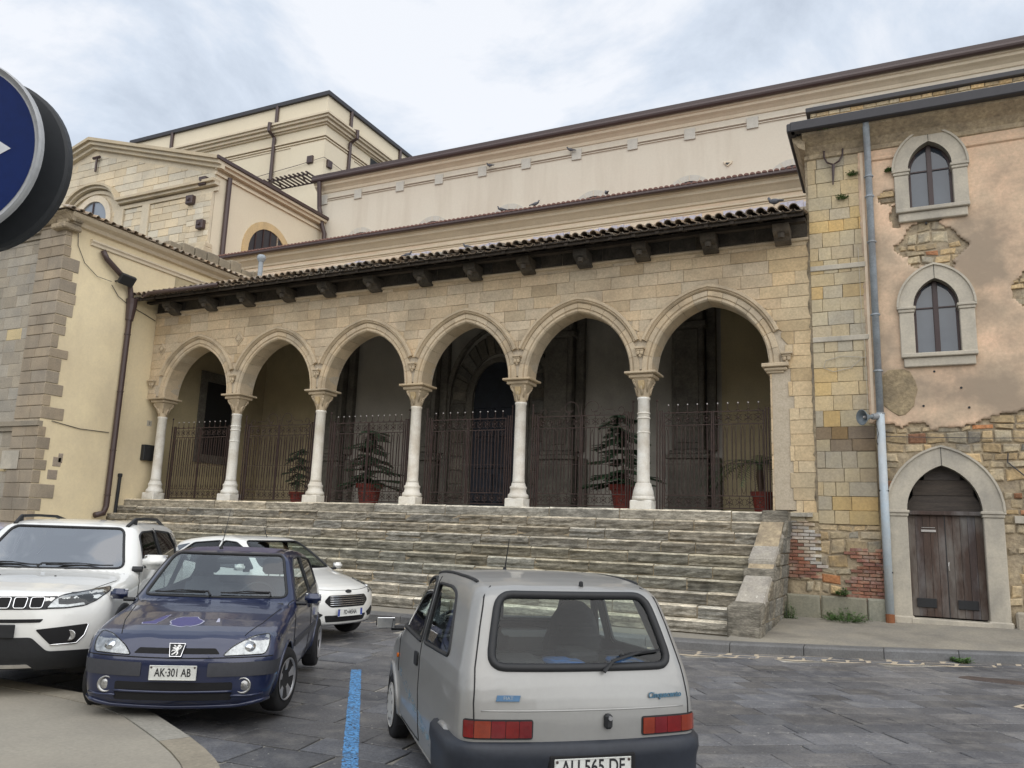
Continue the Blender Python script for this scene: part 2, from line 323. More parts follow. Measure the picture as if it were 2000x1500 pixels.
it = slabs(math.radians(35), keepR, (5, -7), hr=(.24, .42), wr=(.32, .85), gap=.009, h=.0, hj=.0022, ta=.26, tw=.03, bev=.005)
JIT[0] = .022
it += slabs(math.radians(5), keepL, (0, -8), hr=(.30, .50), wr=(.35, .8), gap=.022, h=.0, hj=.0022, ta=.24, tw=.03, bev=.006)
# jagged pieces along the kerb with wide pale joints
mbd = MB()
for k in range(60):
    xa, xb = -4 + k * .225, -4 + (k + 1) * .225; mbd.add([(xa, ky(xa) - .42 - .07 * (k % 3), -.006), (xb, ky(xb) - .42 - .07 * ((k + 1) % 3), -.006), (xb, ky(xb) + .02, -.006), (xa, ky(xa) + .02, -.006)], [(0, 1, 2, 3)])
mbd.build('kerb_mortar', MT['mortar'], road)
Pk = lambda u, v, d: (u, ky(u) - .45 + v, d)
it += courses(-4, 9.4, 0, .43, Pk, hr=(.19, .24), wr=(.22, .5), gap=.055, h=-.001, hj=.002, ta=.2, bev=.006)
JIT[0] = 0
for i in it:
    c = i[0][0]; i[3] *= near(c[0], c[1]) * 1.0
emit_blocks(it, 'paving_slab', MT['lava'], road, 300)
# dark iron / asphalt patches let into the paving
for cx, cy, a, b in ((6.9, -3.9, .42, .20), (7.55, -5.6, .62, .26)):
    n = 11; q = MB(); pts = [(cx + a * math.cos(2 * math.pi * k / n) * random.uniform(.85, 1.1), cy + b * math.sin(2 * math.pi * k / n) * random.uniform(.85, 1.1)) for k in range(n)]
    V, F = block(pts, lambda u, v, d: (u, v, d), .0065, .004, -.01, 0); q.add(V, F, (.55, .42, .36)); q.build('asphalt_patch', MT['lava'], road)
    if cx < 7: continue
    q = MB(); V, F = block([(cx + (x - cx) * 1.10, cy + (y - cy) * 1.14) for x, y in pts], lambda u, v, d: (u, v, d), .0035, .002, -.01, .01); q.add(V, F); q.build('patch_mortar', MT['mortar'], road)
# blue parking line
bl = MB(); p0, p1 = Vector((.165, -8.02)), Vector((2.62, -11.45)); d = (p1 - p0).normalized(); s_ = Vector((-d.y, d.x)) * .058
nn = 120
for k in range(nn):
    a = p0 + (p1 - p0) * k / nn; b = p0 + (p1 - p0) * (k + 1) / nn
    w0, w1 = 1 + random.uniform(-.06, .06), 1 + random.uniform(-.06, .06)
    bl.add([(a + s_ * w0).to_tuple() + (.0062,), (a - s_ * w1).to_tuple() + (.0062,), (b - s_ * w1).to_tuple() + (.0062,), (b + s_ * w0).to_tuple() + (.0062,)], [(0, 1, 2, 3)])
mb_ = M('worn_blue_road_paint', (.11, .31, .62), (.15, .37, .68), ns=9, bump=.4, bs=40, fine=.15, tint=False, rough=.7, stain=(.10, .16, .24), ss=(7, 7, 7), sa=.7)
t = mb_.node_tree; tcn = [n for n in t.nodes if n.type == 'TEX_COORD'][0]; b_ = t.nodes['Principled BSDF']
nw = N(t, 'ShaderNodeTexNoise', inp={'Scale': 34, 'Detail': 8, 'Roughness': .8}); L(t, tcn.outputs['Object'], nw.inputs['Vector'])
rw = N(t, 'ShaderNodeMapRange', inp={1: .43, 2: .50, 3: 0, 4: 1}); L(t, nw.outputs[0], rw.inputs[0]); L(t, rw.outputs[0], b_.inputs['Alpha'])
blo = bl.build('parking_line', mb_, None, kind='structure')
# footpath in the near left corner
fp = MB(); n = len(FP)
cxy = (-8.0, -22.0)
inn = []
for i, (x, y) in enumerate(FP):
    a = Vector(FP[max(i - 1, 0)]); b = Vector(FP[min(i + 1, n - 1)]); tdir = (b - a).normalized(); nn_ = Vector((tdir.y, -tdir.x)); inn.append((x + nn_.x * -.0 + nn_.x * .24 * -1 if False else x + nn_.x * .24, y + nn_.y * .24))
V = [(x, y, .118) for x, y in inn] + [(x, -24, .118) if x < 2.3 else (x, y, .118) for x, y in inn]
F = [(i, i + 1, n + i + 1, n + i) for i in range(n - 1)]
fp.add([(x, y, .118) for x, y in inn] + [(-30, -24, .118)], [tuple(range(n + 1))]); fpo = fp.build('footpath', MT['concrete'], None, kind='structure')
gr = MB()
for i in range(n - 1):      # dark crack between slab and kerb
    a, b, c, d_ = inn[i], inn[i + 1], FP[i + 1], FP[i]
    gr.add([(*a, .113), (*b, .113), (*c, .05), (*d_, .05)], [(0, 1, 2, 3)])
gr.build('kerb_bed', MT['joint'], fpo)
cum = [0]
for a, b in zip(FP, FP[1:]): cum.append(cum[-1] + math.dist(a, b))
def along(tab, s):
    for i in range(len(cum) - 1):
        if s <= cum[i + 1] or i == len(cum) - 2:
            k = (s - cum[i]) / (cum[i + 1] - cum[i]); return tuple(tab[i][j] + (tab[i + 1][j] - tab[i][j]) * k for j in (0, 1))
s0 = 27.3
while s0 < cum[-1] - .1:
    ln = random.uniform(.8, 1.3); e_ = min(s0 + ln, cum[-1]); k = 6; V = []; F = []
    for j in range(k + 1):
        s = s0 + .004 + (e_ - s0 - .008) * j / k; o = along(FP, s); i_ = along(inn, s); w = random.uniform(-.008, .008)
        ox = (o[0] + (i_[0] - o[0]) * (.0 + w), o[1] + (i_[1] - o[1]) * (.0 + w))
        m1 = (o[0] + (i_[0] - o[0]) * (.08 + w), o[1] + (i_[1] - o[1]) * (.08 + w)); m2 = (o[0] + (i_[0] - o[0]) * .96, o[1] + (i_[1] - o[1]) * .96)
        V += [(*ox, -.02), (*ox, .10 + random.uniform(-.01, .01)), (*m1, .122), (*m2, .122), (*m2, .05)]
    for j in range(k):
        for q in range(4): F.append((j * 5 + q, j * 5 + q + 1, (j + 1) * 5 + q + 1, (j + 1) * 5 + q))
    F.append((0, 1, 2, 3, 4)); F.append(tuple(k * 5 + q for q in (4, 3, 2, 1, 0)))
    mk('kerb_stone', V, F, MT['kerbpale'], fpo, tint=rt(.1), smooth=False); s0 = e_
# far kerb and pavement
pv = MB(); nx = 90
yw = lambda x: -2.6 if x < 3.45 else -.28
for i in range(nx):
    xa, xb = -13.0 + 26 * i / nx, -13.0 + 26 * (i + 1) / nx
    for j in range(6):
        def pt(x, v, xm):
            w = yw(xm); y0_ = ky(x) + .27; up = .0 if xm < 3.45 else .17 + .02 * (x - 4)
            return (x, y0_ + (w - y0_) * v, .13 + up * v)
        xm = (xa + xb) / 2; pv.add([pt(xa, j / 6, xm), pt(xb, j / 6, xm), pt(xb, (j + 1) / 6, xm), pt(xa, (j + 1) / 6, xm)], [(0, 1, 2, 3)])
pvo = pv.build('pavement', MT['pave'], None, kind='structure')
x = -9.0
while x < 11:
    w = random.choice((1.05, 1.15, .98, 1.2, .55)); xb = x + w; V = []; F = []; k = 5
    for j in range(k + 1):
        xx = x + .005 + (w - .01) * j / k; y = ky(xx)
        V += [(xx, y, -.03), (xx, y + .004, .105), (xx, y + .03, .133), (xx, y + .275, .137), (xx, y + .28, 0)]
    for j in range(k):
        for q in range(4): F.append((j * 5 + q, (j + 1) * 5 + q, (j + 1) * 5 + q + 1, j * 5 + q + 1))
    F.append((4, 3, 2, 1, 0)); F.append(tuple(k * 5 + q for q in (0, 1, 2, 3, 4)))
    mk('kerb_stone', V, F, MT['kerb'], pvo, tint=rt(.12, .02)); x = xb

# ================================================================ STAIRCASE
ZP = 2.15; NST = 10; RIS = .2; YT = -.62; TRD = .245
st = wroot('stone_staircase', (-4.9, -1.7, .14), 'wide flight of worn layered stone steps rising to the arcade', 'steps')
core = MB()
for i in range(NST):
    z = ZP - RIS * i; y = YT - TRD * i
    core.box(-13.2, 3.72 - .022 * i, y + .03, y + TRD + (5.05 if i == 0 else .2), z - RIS - .02, z - .03)
def rel(o, root): return o
rel(core.build('stair_core', MT['rubble_mortar'], st), st)
def layered(x0, x1, y, z0, z1, dep, tint, rough=.014):
    nu, nv = max(3, int((x1 - x0) / .13)), 5; V = []; F = []
    base = [random.uniform(-rough, rough) for _ in range(nv + 1)]
    for j in range(nv + 1):
        for i in range(nu + 1):
            zz = z0 + (z1 - z0) * (0, .18, .38, .60, .84, 1)[j]; e_ = -.012 if j in (0, nv) else 0
            dj = base[j] + random.uniform(-rough, rough) * .8
            if i in (0, nu): dj += .012
            if j == nv: dj = .045 + abs(dj)
            V.append((x0 + (x1 - x0) * i / nu, y + dj - (e_ * 0), zz + (random.uniform(-.008, .003) if j == nv else 0)))
    for j in range(nv):
        for i in range(nu): a = j * (nu + 1) + i; F.append((a, a + 1, a + nu + 2, a + nu + 1))
    b = len(V); top = nv * (nu + 1)
    for i in range(nu + 1): V.append((x0 + (x1 - x0) * i / nu, y + dep, z1 - .006))
    for i in range(nu): F.append((top + i, top + i + 1, b + i + 1, b + i))
    # side caps
    for k in (0, nu):
        V.append((V[k][0], y + dep, z0)); c = len(V) - 1
        F.append(tuple([j * (nu + 1) + k for j in range(nv + 1)] + [b + k, c]))
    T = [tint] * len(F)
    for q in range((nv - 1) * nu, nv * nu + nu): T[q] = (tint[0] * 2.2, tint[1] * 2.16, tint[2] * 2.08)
    return V, F, T
for i in range(NST):
    z = ZP - RIS * i; y = YT - TRD * i; x = -13.2; xe = 3.72 - .022 * i
    while x < xe - .02:
        w = random.uniform(.55, 1.5) if i else random.uniform(1.2, 2.6)
        if x + w > xe - .35: w = xe - x
        tn = rt(.16, .04)
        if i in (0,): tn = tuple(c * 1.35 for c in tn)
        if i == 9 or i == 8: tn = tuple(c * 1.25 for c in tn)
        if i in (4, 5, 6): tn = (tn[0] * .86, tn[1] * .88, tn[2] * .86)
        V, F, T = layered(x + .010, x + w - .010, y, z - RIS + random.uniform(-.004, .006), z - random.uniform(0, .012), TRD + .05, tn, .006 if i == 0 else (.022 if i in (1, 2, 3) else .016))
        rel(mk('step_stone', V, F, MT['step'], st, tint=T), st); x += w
plat = MB(); plat.box(-13.19, 4.5, -.38, 4.38, ZP - .08, ZP - .012); rel(plat.build('landing_floor', MT['tread'], st), st)
# cheek wall at the right end of the steps
ck = wroot('stair_parapet', (3.7, -1.6, .14), 'sloping stone parapet closing the right end of the steps', 'parapet')
def cheekx(z): return 3.455 + (z - .15) * .105      # inner face
def hexa(mb, x0a, x1a, x0b, x1b, ya, yb, za0, za1, zb0, zb1, t=None):   # a = front end (ya), b = back end (yb)
    bm = bmesh.new()
    vs = [(x0a, ya, za0), (x1a, ya, za0), (x1b, yb, zb0), (x0b, yb, zb0), (x0a, ya, za1), (x1a, ya, za1), (x1b, yb, zb1), (x0b, yb, zb1)]
    v = [bm.verts.new(q) for q in vs]
    for f in [(0, 3, 2, 1), (4, 5, 6, 7), (0, 1, 5, 4), (1, 2, 6, 5), (2, 3, 7, 6), (3, 0, 4, 7)]: bm.faces.new([v[i] for i in f])
    bmesh.ops.bevel(bm, geom=list(bm.edges), offset=.018, segments=2, affect='EDGES'); bm.verts.index_update()
    mb.add([q.co[:] for q in bm.verts], [[q.index for q in f.verts] for f in bm.faces], t); bm.free()
MT['cheek'] = M('smooth_worn_parapet_stone', (.44, .405, .34), (.33, .305, .27), ns=3, bump=.5, bs=30, fine=.25, stain=(.17, .155, .13), ss=(2.5, 2.5, 2.5), sa=.7, spots=((.66, .63, .55), 9, .66))
seq = [('top_block', 3.655, 4.11, 3.66, 4.12, -.72, -.30, 1.90, 2.16, 1.90, 2.16),
       ('coping_slab', 3.56, 4.0, 3.66, 4.10, -1.72, -.72, 1.10, 1.30, 1.72, 1.93),
       ('coping_block', 3.52, 4.03, 3.56, 4.05, -1.98, -1.55, .96, 1.15, .98, 1.17),
       ('coping_slab', 3.47, 3.93, 3.55, 3.99, -2.62, -1.95, .40, .62, .86, 1.06),
       ('foot_block', 3.42, 3.92, 3.46, 3.95, -2.92, -2.55, .10, .60, .10, .66)]
for nm, *a in seq:
    q = MB(); hexa(q, *a); rel(q.build(nm, MT['cheek'] if 'coping_slab' in nm else MT['step'], ck, smooth=False), ck)
body = MB(); body.add([(3.50, -2.86, .1), (3.50, -.3, .1), (3.66, -.3, 1.95), (3.66, -.85, 1.95), (3.50, -2.6, .5), (3.90, -2.86, .1), (3.97, -.3, .1), (4.06, -.3, 1.95), (4.05, -.85, 1.95), (3.92, -2.6, .5)],
    [(0, 1, 2, 3, 4), (9, 8, 7, 6, 5), (4, 3, 8, 9), (0, 4, 9, 5), (1, 6, 7, 2), (2, 7, 8, 3)]); rel(body.build('parapet_core', MT['rubble_mortar'], ck), ck)
Pc = lambda u, v, d: (3.905 + (v - .15) * .085 + .05 * (u + 2.8) / 2.5 + d, u, v)
its = courses(-2.84, -.31, .12, 1.98, Pc, hr=(.2, .34), wr=(.16, .42), gap=.014, h=.012, hj=.02, ta=.2, hi=lambda u: min(1.98, .42 + (u + 2.72) * .80), bev=.014)
emit_blocks(its, 'stone', MT['step'], ck, 300)
# ================================================================ ARCADE
XS = [-12.78, -9.99, -7.17, -4.33, -1.59, 1.23, 4.02]
ZS = 4.976; AR = 1.40; AO = 1.745
YF = -.25; YB = .25
HW = [(XS[i + 1] - XS[i]) / 2 - .235 for i in range(6)]        # clear half span
XC = [(XS[i + 1] + XS[i]) / 2 for i in range(6)]
def arch_z(x, i, R):       # height of the two-centred curve of radius R (AR = opening) over bay i
    c = AR - HW[i]; dx_ = abs(x - XC[i]) + c
    return ZS + math.sqrt(max(0, R * R - dx_ * dx_)) if dx_ < R else None
def extr(x):
    best = ZS - .0
    for i in range(6):
        z = arch_z(x, i, AO - .03)
        if z and z > best: best = z
    if x > 3.75 and x > XC[5] + HW[5]:
        z = arch_z(x, 5, AO - .03); best = z if z and z > ZS else ZP
    return best
ar = wroot('arcade_portico', (-4.3, 0, ZP), 'long sandstone porch of six pointed arches on white marble columns above the steps', 'portico')
def AP(o): return o
# core wall (mortar) with the arched openings
core = MB(); N_ = 360; x0, x1 = -13.2, 4.58
def opening(x):
    for i in range(6):
        z = arch_z(x, i, AR)
        if z and abs(x - XC[i]) < HW[i]: return z
    return ZP if x > 3.8 else ZS
prev = None
for k in range(N_ + 1):
    x = x0 + (x1 - x0) * k / N_; z = opening(x) + .04
    cur = (x, z)
    if prev:
        a, b = prev, cur
        core.add([(a[0], YF + .012, a[1]), (b[0], YF + .012, b[1]), (b[0], YF + .012, 7.72), (a[0], YF + .012, 7.72)], [(0, 1, 2, 3)])
        core.add([(a[0], YB, a[1] - .04), (a[0], YB, 8.3), (b[0], YB, 8.3), (b[0], YB, b[1] - .04)], [(0, 1, 2, 3)])
        core.add([(a[0], YF + .012, a[1]), (a[0], YB, a[1] - .04), (b[0], YB, b[1] - .04), (b[0], YF + .012, b[1])], [(0, 1, 2, 3)])
    prev = cur
core.add([(x0, YF, 7.72), (x1, YF, 7.72), (x1, YB, 8.3), (x0, YB, 8.3)], [(0, 1, 2, 3)])
AP(core.build('wall_core', MT['mortar'], ar))
its = courses(-13.19, 4.585, ZP, 7.40, wall_y(YF), hr=(.215, .285), wr=(.38, .85), gap=.007, h=.003, hj=.005, lo=extr, ta=.11, tw=.035, bev=.005, scale=lambda u, v: 1 + .05 * u)
for q in its:      # paler and yellower towards the pier
    c = q[0][0]
    if c[0] > 3.6: q[2] = (q[2][0] * 1.08, q[2][1] * 1.06, q[2][2] * .98)
    if random.random() < .08: q[2] = (q[2][0] * .84, q[2][1] * .82, q[2][2] * .78)
emit_blocks(its, 'stone', MT['ashlar'], ar, 300)
for i in range(6): XC[i] = (XS[i + 1] + XS[i]) / 2
# string course under the eave and the wall band above it, coloured dark for the eave shade
q = MB(); q.sweep([(0, 0), (.05, .02), (.06, .05), (.03, .08), (0, .09)], (-13.19, YF - .002, 7.37), (4.585, YF - .002, 7.37), (0, -1, 0)); AP(q.build('string_course', MT['mould'], ar))
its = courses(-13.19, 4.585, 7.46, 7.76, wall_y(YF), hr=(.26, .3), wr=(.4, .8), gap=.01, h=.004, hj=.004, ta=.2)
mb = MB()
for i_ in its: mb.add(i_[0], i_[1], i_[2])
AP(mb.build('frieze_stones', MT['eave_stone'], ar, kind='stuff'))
# archivolts: hood mould per arch, voussoirs as pieces
PROF = [(1.40, -.25), (1.40, .225), (1.428, .262), (1.47, .262), (1.485, .236), (1.505, .268), (1.60, .268), (1.615, .245)]    # (radius, outward)
HOOD = [(1.612, .24), (1.618, .285), (1.64, .32), (1.66, .30), (1.675, .335), (1.725, .335), (1.742, .30), (1.745, .245)]
def ring(i, prof, t0, t1, side, n, clampx=True):
    """side +1: right half (centre to the left of the axis)"""
    c = AR - HW[i]; V = []; F = []; m = len(prof)
    for k in range(n + 1):
        f = t0 + (t1 - t0) * k / n
        for r, o in prof:
            amax = math.acos(c / r); a = amax * f
            x = -c + r * math.cos(a); z = r * math.sin(a)
            if clampx: x = min(x, (XS[i + 1] - XS[i]) / 2 - .004)
            V.append((XC[i] + side * x, -o, ZS + z))
    for k in range(n):
        for j in range(m - 1):
            F.append((k * m + j, k * m + j + 1, (k + 1) * m + j + 1, (k + 1) * m + j))
    F.append(tuple(range(m))); F.append(tuple(n * m + j for j in range(m))[::-1])
    return V, F
for i in range(6):
    mb = MB()
    for side in (1, -1):
        V, F = ring(i, HOOD, .275, 1.0, side, 22); mb.add(V, F)
    ao = AP(mb.build('hood_mould', MT['mould'], ar, smooth=False))
    nv = 7
    for side in (1, -1):
        for k in range(nv):
            V, F = ring(i, PROF, k / nv + .0018, (k + 1) / nv - .0018, side, 4)
            mk('voussoir', V, F, MT['mould'], ao, tint=rt(.09, .03))
# carved heads / corbels where the hoods meet
def corbel_head(x, y, z, s=1.0, face=True):
    m = MB(); m.bbox(x - .10 * s, x + .10 * s, y - .13, y + .02, z + .03, z + .075, .01)
    m.bbox(x - .075 * s, x + .075 * s, y - .10, y + .02, z - .01, z + .03, .008)
    if face:
        for dx_ in (-.035, .035): m.lathe([(.012, -.09), (.034, -.075), (.042, -.04), (.036, -.005)], (x + dx_ * s, y - .055, z), 8)
        m.lathe([(.01, -.14), (.03, -.11), (.03, -.08)], (x, y - .04, z), 8)
    return m
for x in XS[1:6]: AP(corbel_head(x, YF, 5.40).build('carved_corbel', MT['mould'], ar))
AP(corbel_head(4.12, YF, 5.10, 1.1).build('carved_corbel', MT['mould'], ar)); AP(corbel_head(-13.02, YF, 5.40, 1.2).build('carved_corbel', MT['mould'], ar))
# pier impost
q = MB(); q.bbox(3.66, 4.16, YF - .12, YB, 4.90, 4.975, .012); q.bbox(3.70, 4.12, YF - .07, YB, 4.83, 4.90, .02); q.bbox(3.74, 4.06, YF - .03, YB, 4.79, 4.83, .01)
AP(q.build('impost', MT['mould'], ar))
its = courses(YF, YB, ZP, 4.79, wall_x(3.80, -1), hr=(.22, .29), wr=(.25, .5), gap=.01, h=.003, hj=.004, ta=.14)
for k in its: mk('stone', k[0], k[1], MT['ashlar'], ar, tint=k[2])
# columns
def column(i, x):
    t = rt(.04, .02); band = i in (1, 5)
    sh = MB(); sh.lathe([(.148, 2.66), (.132, 2.72), (.128, 3.2), (.121, 4.40), (.135, 4.415), (.135, 4.45), (.118, 4.46)], (x, 0, 0), 24, t)
    if band:
        for z in (3.70, 4.0, 4.10): sh.lathe([(.125, z), (.138, z + .01), (.138, z + .03), (.125, z + .04)], (x, 0, 0), 24, t)
    o = AP(sh.build('column', MT['marble'], ar, smooth=True))
    b = MB(); b.bbox(x - .225, x + .225, -.225, .225, 2.13, 2.33, .02, t)
    bo = b.build('plinth', MT['marble'], o)
    b = MB(); b.lathe([(.225, 2.33), (.232, 2.37), (.226, 2.41), (.19, 2.44), (.175, 2.50), (.178, 2.53), (.19, 2.55), (.186, 2.585), (.16, 2.60), (.15, 2.66)], (x, 0, 0), 24, t); b.build('base_moulding', MT['marble'], o, smooth=True)
    if i == 5:
        b = MB(); b.lathe([(.235, 2.33), (.205, 2.52), (.18, 2.6), (.155, 2.68)], (x, 0, 0), 20, t); b.build('cement_collar', MT['marble'], o, smooth=True)
    c = MB(); n = 24; prof = [(.122, 4.455), (.128, 4.52), (.136, 4.62), (.158, 4.72), (.196, 4.80), (.215, 4.845)]
    V = []; F = []
    for r, z in prof:      # round at the neck, square at the top
        k = (z - 4.455) / .39
        for j in range(n):
            a = 2 * math.pi * j / n + math.pi / n; sq = 1 / max(abs(math.cos(a)), abs(math.sin(a)))
            rr = r * (1 + (min(sq, 1.3) - 1) * k * .9); V.append((x + rr * math.cos(a), rr * math.sin(a), z))
    for r_ in range(len(prof) - 1):
        for j in range(n): F.append((r_ * n + j, r_ * n + (j + 1) % n, (r_ + 1) * n + (j + 1) % n, (r_ + 1) * n + j))
    c.add(V, F); co = c.build('capital', MT['mould'], o, smooth=True)
    lv = MB()
    for a in range(4):       # corner volutes and mid leaves
        an = math.pi / 4 + a * math.pi / 2; cx_, cy_ = x + .235 * math.cos(an), .235 * math.sin(an)
        lv.lathe([(.006, -.045), (.03, -.035), (.04, 0), (.03, .035), (.006, .045)], (cx_, cy_, 4.80), 8)
        lv.tube([(x + .135 * math.cos(an), .135 * math.sin(an), 4.56), (x + .165 * math.cos(an), .165 * math.sin(an), 4.68), (cx_, cy_, 4.77)], [.02, .028, .03], 6)
        an = a * math.pi / 2; lv.tube([(x + .13 * math.cos(an), .13 * math.sin(an), 4.5), (x + .15 * math.cos(an), .15 * math.sin(an), 4.62), (x + .20 * math.cos(an), .2 * math.sin(an), 4.68)], [.03, .036, .012], 6)
    lv.build('volutes', MT['mould'], o, smooth=True)
    if i not in (0, 1):      # heraldic shield on the bell
        V = []; pts = [(-.062, .085), (.062, .085), (.068, .0), (.045, -.07), (0, -.105), (-.045, -.07), (-.068, 0)]
        P = lambda u, v, d: (x + u, -.185 - d - (v) * .25, 4.70 + v)
        V, F = block(pts, P, .02, .008, -.03, 0); s = MB(); s.add(V, F, (1.06, 1.0, .82)); s.build('shield', MT['mould'], o)
    ab = MB(); ab.bbox(x - .26, x + .26, -.25, .26, 4.845, 4.925, .015); ab.bbox(x - .335, x + .335, -.325, .335, 4.925, 4.974, .012, rt(.04))
    ab.build('abacus', MT['mould'], o)
for i, x in enumerate(XS[:6]): column(i, x)
# diamond reliefs
for x, z, s in ((-9.92, 6.48, 1.0), (-12.80, 6.38, .92)):
    m = MB(); a = .165 * s; b = .20 * s
    P = wall_y(YF); dia = lambda k: [(x, z - b * k), (x + a * k, z), (x, z + b * k), (x - a * k, z)]
    V, F = block(dia(1), P, .035, .012, -.02, 0); m.add(V, F)
    o = AP(m.build('diamond_relief', MT['mould'], ar))
    m = MB(); m.tube([P(*q_, .04) for q_ in dia(.78)], .012, 4, closed=True); m.tube([P(*q_, .036) for q_ in dia(.6)], .008, 4, closed=True, t=(.6, .6, .6))
    V, F = block([(x - .04, z - .06), (x + .045, z - .05), (x + .05, z + .04), (x, z + .075), (x - .05, z + .03)], P, .055, .01, 0, .004); m.add(V, F); m.build('relief_carving', MT['mould'], o)
# eave: corbels, timbers, roof boards and clay tiles
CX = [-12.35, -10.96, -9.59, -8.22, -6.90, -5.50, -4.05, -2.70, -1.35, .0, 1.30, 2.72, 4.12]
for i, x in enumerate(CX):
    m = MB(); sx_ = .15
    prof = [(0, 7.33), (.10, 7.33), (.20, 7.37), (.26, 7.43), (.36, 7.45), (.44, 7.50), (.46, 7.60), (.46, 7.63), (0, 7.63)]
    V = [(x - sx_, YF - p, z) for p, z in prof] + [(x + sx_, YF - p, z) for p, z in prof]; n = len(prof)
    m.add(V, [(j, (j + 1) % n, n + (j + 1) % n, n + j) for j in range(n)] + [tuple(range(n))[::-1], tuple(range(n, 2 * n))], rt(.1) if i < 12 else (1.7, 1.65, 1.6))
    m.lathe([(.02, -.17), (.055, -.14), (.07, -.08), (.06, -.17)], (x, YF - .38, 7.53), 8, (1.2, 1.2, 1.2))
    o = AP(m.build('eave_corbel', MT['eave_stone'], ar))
m = MB(); m.box(-13.15, 4.57, YF - .42, YF - .28, 7.632, 7.70); m.box(-13.15, 4.57, -1.06, -1.02, 7.60, 7.665); AP(m.build('eave_beam', MT['timber'], ar))
RS = (9.25 - 7.66) / (4.38 + 1.12)
rz = lambda y: 7.66 + (y + 1.12) * RS
m = MB(); m.add([(-13.18, -1.12, rz(-1.12)), (4.57, -1.12, rz(-1.12)), (4.57, 4.38, rz(4.38)), (-13.18, 4.38, rz(4.38)), (-13.18, -1.12, rz(-1.12) + .03), (4.57, -1.12, rz(-1.12) + .03), (4.57, 4.38, rz(4.38) + .03), (-13.18, 4.38, rz(4.38) + .03)],
                [(0, 3, 2, 1), (4, 5, 6, 7), (0, 1, 5, 4), (1, 2, 6, 5), (2, 3, 7, 6), (3, 0, 4, 7)]); AP(m.build('roof_boards', MT['timber'], ar))
for k in range(36):
    x = -12.9 + k * .49; m = MB(); m.box(x - .035, x + .035, -1.08, -.29, 7.600, 7.601)
    mk('rafter', [(x - .04, -1.09, rz(-1.09) - .075), (x + .04, -1.09, rz(-1.09) - .075), (x + .04, 4.3, rz(4.3) - .075), (x - .04, 4.3, rz(4.3) - .075), (x - .04, -1.09, rz(-1.09) - .003), (x + .04, -1.09, rz(-1.09) - .003), (x + .04, 4.3, rz(4.3) - .003), (x - .04, 4.3, rz(4.3) - .003)],
       [(0, 3, 2, 1), (4, 5, 6, 7), (0, 1, 5, 4), (1, 2, 6, 5), (2, 3, 7, 6), (3, 0, 4, 7)], MT['timber'], ar)
def coppo(r0, r1, ln, th=.014, n=7, up=True):
    V = []; F = []
    for y, r in ((0, r0), (ln, r1)):
        for q_, rr in ((0, r), (1, r - th)):
            for k in range(n + 1):
                a = math.pi * k / n; V.append((rr * math.cos(a), y, rr * math.sin(a) * .95 if up else -rr * math.sin(a) * .6))
    m_ = n + 1
    for k in range(n):
        F.append((k, k + 1, 2 * m_ + k + 1, 2 * m_ + k)); F.append((m_ + k, 3 * m_ + k, 3 * m_ + k + 1, m_ + k + 1)); F.append((k, m_ + k, m_ + k + 1, k + 1))
    return V, F
pit = .1965; ang = math.atan(RS); tiles = []
cv, cf = coppo(.084, .070, .44); pvv, pf = coppo(.090, .078, .44, up=False)
def place(V, x, y, z, rot=0):
    c, s = math.cos(ang), math.sin(ang); cr, sr = math.cos(rot), math.sin(rot); o = []
    for a, b, d_ in V:
        a, b = a * cr - b * sr, a * sr + b * cr; o.append((x + a, y + b * c - d_ * s, z + b * s + d_ * c))
    return o
rows = 15; allt = MB(); shift = 0
for rr in range(rows):
    y = -1.17 + rr * .37; z = rz(y) + .075
    for k in range(90):
        x = -13.08 + k * pit + random.uniform(-.008, .008)
        if rr < 2:
            tn = rt(.22, .06)
            if random.random() < .3: tn = tuple(c_ * .5 for c_ in tn)
            tn2 = rt(.2)
            y_ = y + random.uniform(-.02, .015)
            mk('roof_tile', place(cv, x, y_, z + random.uniform(-.006, .01) + .012, random.uniform(-.05, .05)), cf, MT['coppo'], ar, tint=tn)
            if rr == 0: mk('roof_tile', place(pvv, x + pit / 2, y_ + .03, z - .012, random.uniform(-.03, .03)), pf, MT['coppo'], ar, tint=tuple(.75 * c_ for c_ in tn2))
            else: allt.add(place(pvv, x + pit / 2, y + .03, z - .012), pf, tuple(.75 * c_ for c_ in tn2))
        else:
            allt.add(place(cv, x, y, z + .012), cf, rt(.2)); allt.add(place(pvv, x + pit / 2, y + .03, z - .012), pf, rt(.2))
AP(allt.build('roof_tile_field', MT['coppo'], ar, kind='stuff'))
